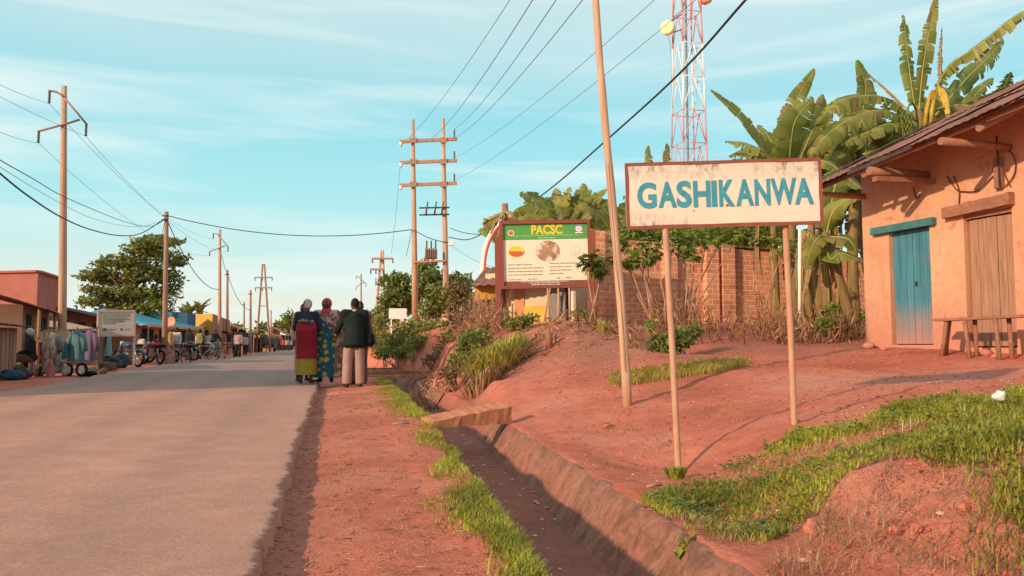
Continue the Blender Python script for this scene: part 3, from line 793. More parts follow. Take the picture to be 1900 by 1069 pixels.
def corrugated(mb, a, b_, c, d, pitch=0.09, amp=0.014, mi=0, seg=3):
    """tin sheet between eave a-b and ridge d-c; ribs run from eave to ridge"""
    a, b_, c, d = V(a), V(b_), V(c), V(d)
    n = (b_ - a).cross(d - a).normalized(); k = max(4, int((b_ - a).length / pitch * 4)); k = min(k, 400)
    def fn(u, v):
        p = (a + (b_ - a) * u) * (1 - v) + (d + (c - d) * u) * v
        return p + n * (amp * math.sin(u * k / 4 * 2 * math.pi) + 0.025 * noise.noise(p * 1.3) + 0.012 * noise.noise(p * 4))
    mb.grid(fn, k, seg, mi)
    mb.grid(lambda u, v: V(fn(u, v)) - n * 0.006, k, seg, mi)

# ------------------------------------------------------------------ the orange house on the right
hA = V((W(1607, 640, 13.5).x, 13.5, 0)); hB_ = V((W(1900, 640, 10.75).x, 10.75, 0))
dH = (hB_ - hA).normalized(); nH = V((dH.y, -dH.x, 0))          # nH faces the road / camera
if nH.x > 0: nH = -nH
LHs = 5.4
house = thing('plastered_house', 'orange plastered mud house with overhanging rusty tin roof, blue door and plank door', 'house', (hA.x, hA.y, gz(hA.x, hA.y)))
zt_of = lambda s: 3.78 + 0.09 * s
m, nt, b = new_mat('orange_mud_plaster')
vec = coords(nt, 'Object')
f1 = noise_n(nt, vec, 0.9, 6, 0.6, 0.4); f2 = noise_n(nt, vec, 5, 6, 0.7, 0.3); f3 = noise_n(nt, vec, 38, 4, 0.7)
sxyz = nt.nodes.new('ShaderNodeSeparateXYZ'); L(nt, vec, sxyz.inputs[0])
c = ramp(nt, f1, [(0.3, (0.58, 0.235, 0.12)), (0.48, (0.66, 0.32, 0.165)), (0.62, (0.72, 0.365, 0.20)), (0.75, (0.74, 0.43, 0.25))])
# towards the ground splashes of red earth
ma = nt.nodes.new('ShaderNodeMath'); ma.operation = 'MULTIPLY_ADD'; L(nt, f2, ma.inputs[0]); ma.inputs[1].default_value = -0.9; L(nt, sxyz.outputs['Z'], ma.inputs[2])
mr = nt.nodes.new('ShaderNodeMapRange'); mr.inputs['From Min'].default_value = 0.55; mr.inputs['From Max'].default_value = -0.35; L(nt, ma.outputs[0], mr.inputs['Value'])
c = mixc(nt, mr.outputs[0], c.outputs['Color'], (0.52, 0.17, 0.10))
c = mixc(nt, ramp(nt, f2, [(0.58, 0.0), (0.72, 0.55)]).outputs['Color'], c, (0.56, 0.19, 0.10))
# redder towards the right-hand half of the wall
mr = nt.nodes.new('ShaderNodeMapRange'); mr.inputs['From Min'].default_value = 0.55; mr.inputs['From Max'].default_value = 1.0; L(nt, sxyz.outputs['X'], mr.inputs['Value'])
mm = nt.nodes.new('ShaderNodeMath'); mm.operation = 'MULTIPLY'; L(nt, mr.outputs[0], mm.inputs[0]); mm.inputs[1].default_value = 0.6
c = mixc(nt, mm.outputs[0], c, (0.70, 0.255, 0.135))
vst = coords(nt, 'Object', (5, 5, 0.5)); f4 = noise_n(nt, vst, 1.3, 5, 0.7, 0.3)
c = mixc(nt, ramp(nt, f4, [(0.52, 0.0), (0.72, 0.5)]).outputs['Color'], c, (0.40, 0.17, 0.095))
f5 = noise_n(nt, vec, 2.4, 8, 0.75, 1.2)
c = mixc(nt, ramp(nt, f5, [(0.485, 0.0), (0.5, 0.45), (0.515, 0.0)]).outputs['Color'], c, (0.30, 0.12, 0.07))
c = mixc(nt, 0.22, c, (0.70, 0.43, 0.33))
f6 = noise_n(nt, vec, 1.7, 7, 0.7, 0.8)
c = mixc(nt, ramp(nt, f6, [(0.60, 0.0), (0.66, 0.7)]).outputs['Color'], c, (0.46, 0.155, 0.09))
c = mixc(nt, 1.0, c, ramp(nt, f3, [(0.3, 0.84), (0.7, 1.12)]).outputs['Color'], 'MULTIPLY')
L(nt, c, b.inputs['Base Color']); b.inputs['Roughness'].default_value = 0.95
hh = nt.nodes.new('ShaderNodeMath'); hh.operation = 'ADD'; L(nt, f2, hh.inputs[0]); L(nt, f3, hh.inputs[1]); bump(nt, b, hh.outputs[0], 0.5, 0.03)
M_plaster = m
def hp(s, z, o=0.0): return V((hA.x + dH.x * s + nH.x * o, hA.y + dH.y * s + nH.y * o, z))
def hs(px, o=0.0):
    d = W(px, 500, 1) - CAM; k = (hp(0, 0, o) - CAM).dot(nH) / d.dot(nH); return (CAM + d * k - hp(0, 0, o)).dot(dH)
def hz(px, py, o=0.0):
    d = W(px, py, 1) - CAM; k = (hp(0, 0, o) - CAM).dot(nH) / d.dot(nH); return (CAM + d * k).z
zg = gz(hA.x, hA.y)
bs0, bs1 = hs(1651), hs(1727); bz0, bz1 = hz(1690, 640), hz(1690, 424)
ws0, ws1 = hs(1791), hs(1882); wz0, wz1 = hz(1830, 645), hz(1830, 392)
mb = MB()
# front wall as strips around the two door openings
def hquad(s0, s1, z00, z01, z10=None, z11=None):
    z10 = z00 if z10 is None else z10; z11 = z01 if z11 is None else z11
    kx = max(2, int((s1 - s0) / 0.12)); kz = 14
    def fn(u, v):
        s = s0 + (s1 - s0) * u; lo = z00 + (z10 - z00) * u; hi_ = z01 + (z11 - z01) * u; z = lo + (hi_ - lo) * v
        edge = min(1, 10 * u * (1 - u)) * min(1, 10 * v * (1 - v))
        return hp(s, z, 0.025 * noise.noise(V((s * 1.3, z * 1.3, 3))) * edge)
    mb.grid(fn, kx, kz)
zb_ = zg - 0.5
hquad(0, bs0, zb_, zt_of(0), zb_, zt_of(bs0)); hquad(bs0, bs1, bz1, zt_of(bs0), bz1, zt_of(bs1)); hquad(bs0, bs1, zb_, bz0)
hquad(bs1, ws0, zb_, zt_of(bs1), zb_, zt_of(ws0)); hquad(ws0, ws1, wz1, zt_of(ws0), wz1, zt_of(ws1)); hquad(ws0, ws1, zb_, wz0); hquad(ws1, LHs, zb_, zt_of(ws1), zb_, zt_of(LHs))
dep = 0.13
for s0, s1, z0, z1 in ((bs0, bs1, bz0, bz1), (ws0, ws1, wz0, wz1)):   # reveals
    mb.add([hp(s0, z0), hp(s0, z0, -dep), hp(s0, z1, -dep), hp(s0, z1)], [(0, 1, 2, 3)])
    mb.add([hp(s1, z0), hp(s1, z1), hp(s1, z1, -dep), hp(s1, z0, -dep)], [(0, 1, 2, 3)])
    mb.add([hp(s0, z1), hp(s0, z1, -dep), hp(s1, z1, -dep), hp(s1, z1)], [(0, 1, 2, 3)])
    mb.add([hp(s0, z0), hp(s1, z0), hp(s1, z0, -dep), hp(s0, z0, -dep)], [(0, 1, 2, 3)])
DP = 5.0; SL_ = 0.478
mb.add([hp(0, zb_), hp(0, zt_of(0)), hp(0, 3.34 + SL_ * 4.1 - 0.06, -3.0), hp(0, 4.15, -DP), hp(0, zb_, -DP)], [(0, 1, 2, 3, 4)])
mb.add([hp(LHs, zb_), hp(LHs, zt_of(LHs)), hp(LHs, 3.34 + 0.09 * LHs + SL_ * 4.1 - 0.06, -3.0), hp(LHs, 4.6, -DP), hp(LHs, zb_, -DP)], [(4, 3, 2, 1, 0)])
mb.add([hp(0, zb_, -DP), hp(0, 4.15, -DP), hp(LHs, 4.6, -DP), hp(LHs, zb_, -DP)], [(0, 1, 2, 3)])
mb.build('wall', M_plaster, house)
# roof: rises to the right, verge overhangs the facade
OV = 1.1; SL = 0.478
def rp(s, o): return hp(s, 3.34 + 0.09 * s + SL * (OV - o), o)
mb = MB()
cuts = [-0.05, 0.85, 1.75, 2.7, 3.6, 4.5, LHs + 0.2]
for i in range(6):
    s0, s1 = cuts[i], cuts[i + 1] + 0.1
    ov1 = OV + random.uniform(-0.10, 0.06)
    for j in range(2):
        o0, o1 = ((ov1, -0.9), (-0.8, -3.0))[j]
        lift = V((0, 0, 0.03 * (i % 2) + 0.03 * j))
        corrugated(mb, rp(s0, o0) + lift, rp(s1, o0) + lift, rp(s1, o1) + lift, rp(s0, o1) + lift, 0.13, 0.006, seg=6)
for i in range(6):
    s0, s1 = cuts[i], cuts[i + 1] + 0.1
    q0, q1 = rp(s0, -3.0), rp(s1, -3.0)
    corrugated(mb, hp(s0, q0.z - 1.0, -DP - 0.3), hp(s1, q1.z - 1.0, -DP - 0.3), q1, q0, 0.2, 0.016, seg=2)
roof = mb.build('roof', M_tin, house)
mb = MB()
for t in (0.15, 0.5): mb.bar(rp(-0.06, OV - 0.1 - t) + V((0, 0, 0.05)), rp(-0.03, OV - 2.6 - t) + V((0, 0, 0.07)), 0.12, 0.012)
mb.bar(rp(0.1, OV - 0.03) + V((0, 0, -0.03)), rp(2.2, OV - 0.02) + V((0, 0, -0.02)), 0.02, 0.06)
mb.build('edge_strip', M_tindark, roof)
beams = []
for (xa, ya), (xb, yb), rr in (((1612, 331), (1728, 324), 0.062), ((1745, 283), (1884, 272), 0.05)):
    s = hs(xb); zz = hz(xb, yb)
    tip = None
    best = 9
    for o in np.arange(0.2, 2.0, 0.02):
        q = P(hp(s, zz, o)); e = abs(q[0] - xa)
        if e < best: best = e; tip = o
    a = hp(s, zz, -0.3); t_ = hp(s, zz + (ya - yb) * -0.0, tip)
    mb = MB(); mb.tube([a, (a + t_) / 2 + V((0, 0, 0.01)), t_], [rr * 0.9, rr, rr * 1.05], 9); mb.build('roof_beam', M_wood, house)
s = hs(1728); zz = hz(1728, 324)
mb = MB(); mb.bar(hp(s + 0.12, zz - 0.11, -0.3), hp(s + 0.05, zz - 0.13, 1.05), 0.10, 0.07); mb.build('roof_beam', M_wood, house)
mb = MB(); mb.tube([hp(0.07, 3.27, -0.2), hp(0.05, 3.25, 1.0)], 0.05, 8); mb.build('roof_beam', M_pole2, house)
for o in (0.15, 0.85):
    mb = MB(); mb.tube([rp(0.02, o) - V((0, 0, 0.09)), rp(LHs, o) - V((0, 0, 0.09))], 0.04, 8); mb.build('purlin', M_pole2, house)
for s_ in (1.15, 3.2):
    mb = MB(); mb.tube([rp(s_, -0.3) - V((0, 0, 0.17)), rp(s_, 0.98) - V((0, 0, 0.15))], 0.045, 8); mb.build('rafter', M_pole2, house)
# blue double door
M_bdoor, nt, b = new_mat('faded_blue_door')
vec = coords(nt, 'Object', (6, 6, 0.5)); v0 = coords(nt, 'Object')
f1 = noise_n(nt, vec, 2.2, 5, 0.65)
c = ramp(nt, f1, [(0.25, (0.03, 0.125, 0.175)), (0.5, (0.05, 0.20, 0.265)), (0.75, (0.10, 0.27, 0.32))])
sz_ = nt.nodes.new('ShaderNodeSeparateXYZ'); L(nt, v0, sz_.inputs[0])
f2 = noise_n(nt, v0, 4, 5, 0.7)
ma = nt.nodes.new('ShaderNodeMath'); ma.operation = 'MULTIPLY_ADD'; L(nt, f2, ma.inputs[0]); ma.inputs[1].default_value = -0.5; L(nt, sz_.outputs['Z'], ma.inputs[2])
mr = nt.nodes.new('ShaderNodeMapRange'); mr.inputs['From Min'].default_value = 0.50; mr.inputs['From Max'].default_value = -0.25; L(nt, ma.outputs[0], mr.inputs['Value'])
c = mixc(nt, ramp(nt, f2, [(0.55, 0.0), (0.75, 0.45)]).outputs['Color'], c.outputs['Color'], (0.26, 0.17, 0.14))
c = mixc(nt, mr.outputs[0], c, (0.42, 0.20, 0.15))
L(nt, c, b.inputs['Base Color']); b.inputs['Roughness'].default_value = 0.6
M3 = Matrix((dH, -nH, V((0, 0, 1)))).transposed()
mid = (bs0 + bs1) / 2
for k_, (s0, s1) in enumerate(((bs0 + 0.01, mid - 0.006), (mid + 0.006, bs1 - 0.01))):
    mb = MB(); wd = s1 - s0; hd = bz1 - bz0 - 0.03
    mb.box(hp((s0 + s1) / 2, (bz0 + bz1) / 2, -0.09), (wd, 0.03, hd), M3)
    d_ = mb.build('door', M_bdoor, house)
    d_['label'] = 'left leaf of the faded blue double door' if k_ == 0 else 'right leaf of the faded blue double door'
    mb = MB()
    for q in range(1, 3): mb.box(hp(s0 + wd * q / 3, (bz0 + bz1) / 2, -0.072), (0.006, 0.012, hd), M3)
    mb.build('batten', M_bdoor, d_)
    if k_ == 1:
        mb = MB(); mb.box(hp(s0 + 0.05, bz0 + 0.95, -0.065), (0.03, 0.03, 0.07), M3); mb.build('hasp', M_dark, d_)
l0, l1 = hs(1624), hs(1741)
M_lint = mat('blue_green_lintel', (0.055, 0.17, 0.17), 0.25, 8, 0.7, 0.2)
mb = MB(); mb.box(hp((l0 + l1) / 2, bz1 + 0.045, 0.02), (l1 - l0, 0.13, 0.105), M3, j=0.008); o = mb.build('lintel', M_lint, house); o['label'] = 'blue-green painted lintel over the blue door'
# plank door
wd = ws1 - ws0; dr = None
mb = MB(); x = ws0 + 0.03
while x < ws1 - 0.04:
    pw = min(random.uniform(0.11, 0.17), ws1 - 0.02 - x)
    mb.box(hp(x + pw / 2, (wz0 + wz1) / 2 - 0.03, -0.085 + random.uniform(-0.006, 0.006)), (pw - 0.008, 0.03, wz1 - wz0 - 0.10), M3); x += pw
dr = mb.build('door', M_woodv, house); dr['label'] = 'weathered brown plank door'
mb = MB(); mb.box(hp((ws0 + ws1) / 2, wz1 - 0.035, -0.05), (wd - 0.02, 0.06, 0.06), M3); mb.build('door_frame', M_wood, dr)
l0, l1 = hs(1762), hs(1889)
def logbeam(mb, a, b_, w_, h_):
    d = (b_ - a); k = 12
    vs = []; 
    for i in range(k + 1):
        p = a + d * i / k + V((0, 0, 0.012 * noise.noise(V((i * 0.7, 0, 2)))))
        for su, sv in ((-1, -1), (1, -1), (1, 1), (-1, 1)):
            vs.append(p + nH * (su * w_ / 2 * (1 + 0.1 * noise.noise(V((i, su, 1))))) + V((0, 0, sv * h_ / 2 * (1 + 0.18 * noise.noise(V((i * 0.9, sv, 4)))))))
    fs = [(i * 4 + q, i * 4 + (q + 1) % 4, i * 4 + 4 + (q + 1) % 4, i * 4 + 4 + q) for i in range(k) for q in range(4)] + [(3, 2, 1, 0), (k * 4, k * 4 + 1, k * 4 + 2, k * 4 + 3)]
    mb.add(vs, fs)
mb = MB(); logbeam(mb, hp(l0, wz1 + 0.065, 0.03), hp(l1, wz1 + 0.10, 0.03), 0.17, 0.16); o = mb.build('lintel', M_wood, house); o['label'] = 'rough log lintel over the plank door'
# meter box, conduit and loose cable under the beam
s = hs(1866); zz = hz(1866, 320)
mb = MB(); mb.box(hp(s, zz, 0.05), (0.10, 0.08, 0.42), M3); o = mb.build('meter_board', M_wood, house)
mb = MB(); mb.tube([hp(s + 0.05, zz - 0.2, 0.1), hp(s + 0.05, zz + 0.5, 0.12)], 0.012, 6); mb.build('conduit', M_dark, house)
M_cab = mat('brown_cable', (0.11, 0.05, 0.035), 0.2, 8)
for pts in ([(1763, 325), (1780, 350), (1795, 354), (1820, 352), (1845, 330), (1862, 312)], [(1776, 325), (1785, 352), (1784, 375), (1786, 386)], [(1868, 275), (1885, 280), (1893, 300), (1888, 325), (1872, 345)], [(1700, 345), (1703, 364), (1709, 366), (1712, 358)], [(1856, 320), (1850, 312), (1862, 300), (1875, 330), (1882, 345)]):
    mb = MB(); mb.tube(catmull([hp(hs(px, 0.03), hz(px, py, 0.03), 0.03) for px, py in pts], 6), 0.0085, 6); mb.build('cable', M_cab, house)
# roof of the next house, just its corner
hp2 = [W(1845, 188, 12.6), W(1960, 128, 11.0), W(1990, 150, 15.0), W(1872, 172, 17.5)]
nh = thing('neighbouring_house', 'corner of a further rusty tin roof showing above the orange house', 'house', V((10.5, 15.5, gz(10.5, 15.5))))
zr0 = 4.75
def nb(s, o, z): return hp(s, z, o)
mb = MB()
corrugated(mb, nb(3.2, -5.6, 5.12), nb(9.5, -5.6, 6.0), nb(9.5, -12.0, 6.0), nb(3.2, -12.0, 5.12), 0.2, 0.02, seg=2); mb.build('roof', M_tin, nh)
mb = MB()
for q, (sa, sb) in enumerate(((4.2, 9.0),)):
    pts = [nb(sa, -6.2, 0.6), nb(sb, -6.2, 0.6), nb(sb, -6.2, 5.8), nb(sa, -6.2, 5.15), nb(sa, -11.5, 0.6), nb(sb, -11.5, 0.6), nb(sb, -11.5, 5.8), nb(sa, -11.5, 5.15)]
    mb.add(pts, [(0, 1, 2, 3), (4, 7, 6, 5), (0, 3, 7, 4), (1, 5, 6, 2)])
mb.build('wall', M_plaster, nh)

# ------------------------------------------------------------------ bench in front of the plank door
bn = thing('wooden_bench', 'rough narrow wooden bench standing before the plank door of the orange house', 'bench', hp(1.6, gz(hp(1.6, 0, 0.5).x, hp(1.6, 0, 0.5).y), 0.5))
bo = 0.55
sb0, sb1 = hs(1737, bo), hs(1900, bo) + 0.9
zb0 = hz(1745, 594, bo); zb1 = hz(1880, 584, bo); zs = lambda s: zb0 + (zb1 - zb0) * (s - sb0) / (hs(1880, bo) - sb0)
mb = MB(); mb.bar(hp(sb0, zs(sb0), bo), hp(sb1, zs(sb0) + 0.02, bo), 0.22, 0.035); mb.build('seat', M_wood, bn)
for (x0, x1, o) in ((1753, 1741, bo + 0.06), (1786, 1793, bo + 0.09), (1805, 1806, bo - 0.09), (1843, 1848, bo + 0.09), (1868, 1871, bo - 0.09), (1758, 1748, bo - 0.08)):
    a = hp(hs(x0, o), zs(hs(x0, o)) - 0.01 - 0.02 * abs(hs(x0, o) - sb0) * 0, o); q = hp(hs(x1, o), 0, o); q.z = gz(q.x, q.y) - 0.04
    a.z = zb0 - 0.01 + 0.02 * (hs(x0, o) - sb0) / (sb1 - sb0)
    mb = MB(); mb.tube([q, (a + q) / 2, a], [0.03, 0.027, 0.03], 8); mb.build('leg', M_wood, bn)
for px, py, s_ in ((1830, 660, 0.09), (1612, 646, 0.10), (1845, 664, 0.05), (1640, 650, 0.05)):
    q = G(px, py); mb = MB(); mb.ball((0, 0, s_ * 0.4), (s_, s_ * 0.7, s_ * 0.6), 9, 6)
    mb.v = [tuple(V(v) + jit(s_ * 0.12)) for v in mb.v]
    o = mb.build('stone', mat('pink_stone', (0.5, 0.2, 0.14), 0.2, 8), None); o.location = q
    tag(o, {1830: 'pale flat stone lying in the yard before the bench', 1612: 'lump of stone at the left foot of the orange house', 1845: 'small stone beside the flat stone before the bench', 1640: 'small stone below the blue door'}[px], 'stone')

# ------------------------------------------------------------------ plank across the ditch (near) and the two log bridges further up
def slab(mb, a, b_, w_, h_, wob=0.012):
    d = b_ - a; k = 16; side = d.cross(V((0, 0, 1))).normalized(); vs = []
    for i in range(k + 1):
        p = a + d * i / k
        for su, sv in ((-1, -1), (1, -1), (1, 1), (-1, 1)):
            vs.append(p + side * (su * w_ / 2 + wob * noise.noise(V((i * 0.8, su, sv * 3 + w_ * 10)))) + V((0, 0, sv * h_ / 2 + wob * noise.noise(V((i * 0.8, su * 2 + 5, sv))))))
    fs = [(i * 4 + q, i * 4 + (q + 1) % 4, i * 4 + 4 + (q + 1) % 4, i * 4 + 4 + q) for i in range(k) for q in range(4)] + [(3, 2, 1, 0), (k * 4, k * 4 + 1, k * 4 + 2, k * 4 + 3)]
    mb.add(vs, fs)
M_plank = mat('red_sawn_plank', (0.50, 0.17, 0.085), 0.3, 5, 0.9, 0.5, (3, 3, 3), c2=(0.58, 0.24, 0.12), thr=(0.4, 0.65))
a = W(792, 782, 8.3); c_ = W(943, 772, 9.15)
a = V((float(xr(8.3) + ul(8.3)) - 0.05, 8.3, -0.005)); c_ = V((float(xr(8.9) + ur(8.9)) + 0.06, 8.9, 0.055))
c_ = V((float(xr(8.9) + ur(8.9)) - 0.04, 8.9, 0.045))
mb = MB(); d_ = c_ - a; side = d_.cross(V((0, 0, 1))).normalized(); vs = []; k = 20
for i in range(k + 1):
    t_ = i / k; p = a + d_ * t_; hh_ = 0.05 + 0.13 * t_ ** 0.8; w_ = 0.20 + 0.05 * t_
    for su, sv in ((-1, -1), (1, -1), (1, 1), (-1, 1)):
        vs.append(p + side * (su * w_ / 2 + 0.012 * noise.noise(V((i * 0.6, su, sv * 3)))) + V((0, 0, sv * hh_ / 2 - su * 0.02 + 0.012 * noise.noise(V((i * 0.6, su * 2 + 5, sv))))))
mb.add(vs, [(i * 4 + q, i * 4 + (q + 1) % 4, i * 4 + 4 + (q + 1) % 4, i * 4 + 4 + q) for i in range(k) for q in range(4)] + [(3, 2, 1, 0), (k * 4, k * 4 + 1, k * 4 + 2, k * 4 + 3)]); o = mb.build('footbridge_plank', M_plank); tag(o, 'thick reddish plank laid across the ditch nearest the camera', 'plank')
for nm_, items, lb in (('a', [(0, 20.2, 0.26), (0.25, 20.65, 0.10), (0.5, 21.2, 0.12), (0.1, 21.7, 0.10)], None), ('b', [(0, 24.2, 0.3), (0, 24.7, 0.24)], None)):
    for j, (t, y, w_) in enumerate(items):
        aa = V((float(xr(y) + ul(y)) - 0.35 - random.uniform(0, 0.2), y, -0.02 + 0.05 * (j % 2))); bb_ = V((float(xr(y) + ur(y)) + 0.3, y + random.uniform(-0.1, 0.35), 0.02 + 0.04 * (j % 2)))
        mb = MB(); slab(mb, aa, bb_, w_, 0.08, 0.02)
        o = mb.build('footbridge_plank', M_plank if j == 0 else M_wood)
        lab = {('a', 0): 'broad plank at the near edge of the second crossing over the ditch, beside the man', ('a', 1): 'thin pole of wood lying behind the broad plank of the second ditch crossing', ('a', 2): 'middle rough board of the second ditch crossing', ('a', 3): 'farthest thin board of the second ditch crossing',
               ('b', 0): 'near slab of the farthest ditch crossing behind the group of people', ('b', 1): 'rear slab of the farthest ditch crossing behind the group of people'}[(nm_, j)]
        tag(o, lab, 'plank')
# ------------------------------------------------------------------ foliage materials
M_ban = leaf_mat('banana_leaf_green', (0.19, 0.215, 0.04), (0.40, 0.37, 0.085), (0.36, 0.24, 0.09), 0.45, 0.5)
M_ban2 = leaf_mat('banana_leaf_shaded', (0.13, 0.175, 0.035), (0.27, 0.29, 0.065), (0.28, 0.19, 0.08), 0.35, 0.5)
M_bany = mat('banana_leaf_yellow', (0.48, 0.30, 0.045), 0.25, 5, 0.7, 0.1)
M_bandry = mat('dry_banana_leaf', (0.30, 0.165, 0.085), 0.35, 6, 0.9, 0.2)
M_stem = mat('banana_pseudostem', (0.26, 0.17, 0.06), 0.35, 3, 0.7, 0.2, (3, 3, 0.4), c2=(0.13, 0.085, 0.04), thr=(0.4, 0.65))
M_rib = mat('leaf_midrib', (0.36, 0.33, 0.09), 0.15, 5, 0.6, 0)
M_fruit = mat('green_bananas', (0.14, 0.17, 0.03), 0.2, 12, 0.6, 0)
M_bark = mat('grey_brown_bark', (0.17, 0.10, 0.065), 0.35, 6, 0.95, 0.4, (3, 3, 0.5))
M_twig = mat('pale_twigs', (0.40, 0.22, 0.14), 0.3, 9, 0.9, 0.1)
M_leafA = leaf_mat('bush_leaf', (0.11, 0.14, 0.03), (0.29, 0.30, 0.065), (0.38, 0.29, 0.09))
M_leafB = leaf_mat('dark_tree_leaf', (0.10, 0.145, 0.032), (0.27, 0.30, 0.07), (0.36, 0.32, 0.09))
M_leafC = leaf_mat('cassava_leaf', (0.09, 0.14, 0.022), (0.24, 0.29, 0.05))
M_leafD = leaf_mat('dry_bush_leaf', (0.16, 0.10, 0.04), (0.30, 0.20, 0.08), (0.34, 0.25, 0.12))
M_grass = leaf_mat('fresh_grass', (0.22, 0.27, 0.028), (0.50, 0.47, 0.065), (0.55, 0.42, 0.14), 0.4)
M_grassy = leaf_mat('yellowing_grass', (0.26, 0.22, 0.035), (0.48, 0.38, 0.075), (0.58, 0.36, 0.16), 0.4)
M_straw = leaf_mat('straw_stems', (0.30, 0.15, 0.07), (0.48, 0.29, 0.15), None, 0.2)

M_scrub = leaf_mat('dead_scrub', (0.20, 0.095, 0.05), (0.44, 0.22, 0.12), None, 0.15)
def leaves(mb, c, r, n, size, flat=0.0, mi=0, hang=0.2):
    """n leaf-shaped faces spread through an ellipsoid"""
    c = V(c)
    for _ in range(n):
        d = V((random.gauss(0, 1), random.gauss(0, 1), random.gauss(0, 1))).normalized() * (random.random() ** 0.45)
        p = c + V((d.x * r[0], d.y * r[1], d.z * r[2]))
        s = size * random.uniform(0.6, 1.3)
        a = V((random.gauss(0, 1), random.gauss(0, 1), random.gauss(0, 1 - flat) - hang)).normalized()
        b_ = a.cross(V((random.gauss(0, 1), random.gauss(0, 1), random.gauss(0, 1)))).normalized()
        mb.add([p, p + a * s * 0.5 + b_ * s * 0.24, p + a * s, p + a * s * 0.5 - b_ * s * 0.24], [(0, 1, 2, 3)], mi)
def bush(name, label, cat, base, clumps, n, size, m_, stems=4, group=None, m_stem=None):
    t = thing(name, label, cat, base, group)
    base = V(base)
    mb = MB()
    tot = sum(c[1][0] * c[1][1] * c[1][2] for c in clumps)
    for c, r in clumps: leaves(mb, c, r, max(12, int(n * r[0] * r[1] * r[2] / tot)), size)
    mb.build('foliage', m_, t)
    mb = MB()
    for i in range(stems):
        c, r = clumps[i % len(clumps)]
        p = base + V((random.uniform(-0.1, 0.1), random.uniform(-0.1, 0.1), -0.05)); q = V(c) + V((random.uniform(-r[0], r[0]) * 0.5, random.uniform(-r[1], r[1]) * 0.5, 0))
        mb.tube([p, p.lerp(q, 0.5) + jit(0.08), q], [0.022, 0.015, 0.006], 5)
    mb.build('stem', m_stem or M_bark, t)
    return t
def clump_px(lst):
    return [(W(px, py, Y), (rx / F * Y, rx / F * Y * 0.9, rz / F * Y)) for px, py, Y, rx, rz in lst]
# ------------------------------------------------------------------ banana plants
def blade(mb, spine, width, tatter=0.35, fold=0.35, droop=0.25, strip=0.075, up=None, mi=0):
    """one banana leaf: midrib curve with torn strips hanging either side"""
    n = len(spine) - 1
    Ls = sum((spine[i + 1] - spine[i]).length for i in range(n))
    k = max(8, int(Ls / strip))
    def P_(t):
        f = t * n; i = min(int(f), n - 1); return spine[i].lerp(spine[i + 1], f - i)
    for side in (-1, 1):
        ang = 0.0
        i = 0
        while i < k:
            run = 1 if random.random() < tatter else random.randint(2, 4)
            run = min(run, k - i)
            t0, t1 = i / k, (i + run) / k
            gap = 0.16 if random.random() < tatter else 0.02
            short = random.uniform(0.62, 1.0) if random.random() < tatter else random.uniform(0.93, 1.0)
            dr = droop * random.uniform(0.5, 1.5)
            vs = []
            m_ = run + 1
            for j in range(m_):
                t = t0 + (t1 - t0) * j / run
                p = P_(t); tear = (gap * random.uniform(0.6, 2.2)) * (t1 - t0) * Ls if j == run else 0; tg = (P_(min(1, t + 0.03)) - P_(max(0, t - 0.03))).normalized()
                u = V(up) if up is not None else V((0, 0, 1))
                s_ = tg.cross(u)
                if s_.length < 0.15: s_ = tg.cross(V((0.3, -1, 0.2)))
                s_.normalize(); nn = s_.cross(tg).normalized()
                wv = width * (math.sin(math.pi * min(1, (t * 0.93 + 0.05)) ** 0.75) ** 0.6) * short
                wv = max(0.01, wv)
                d0 = (s_ * side * math.cos(fold) + nn * math.sin(fold))
                q1 = p + d0 * wv * 0.5 + tg * (wv * 0.10 - tear * 0.25)
                d1 = (s_ * side * math.cos(fold - dr * 1.5) + nn * math.sin(fold - dr * 1.5))
                q2 = q1 + d1 * wv * 0.5 + tg * (wv * 0.10 - tear) - V((0, 0, dr * wv * 0.35))
                vs += [p, q1, q2]
            fs = []
            for j in range(run):
                a = j * 3
                fs += [(a, a + 1, a + 4, a + 3), (a + 1, a + 2, a + 5, a + 4)]
            mb.add(vs, fs, mi, True)
            i += run
def leaf_obj(parent, pts, width, m_, tatter=0.4, fold=0.35, droop=0.25, up=None, world=True, sub=7):
    sp = catmull(pts, sub)
    mb = MB(); blade(mb, sp[2:] if len(sp) > 6 else sp, width, tatter, fold, droop, up=up)
    n = len(sp)
    mb.tube(sp, [0.028 * (1 - 0.85 * i / (n - 1)) * (0.6 + width) for i in range(n)], 5, mi=1)
    return mb.build('leaf', [m_, M_rib], parent, world)

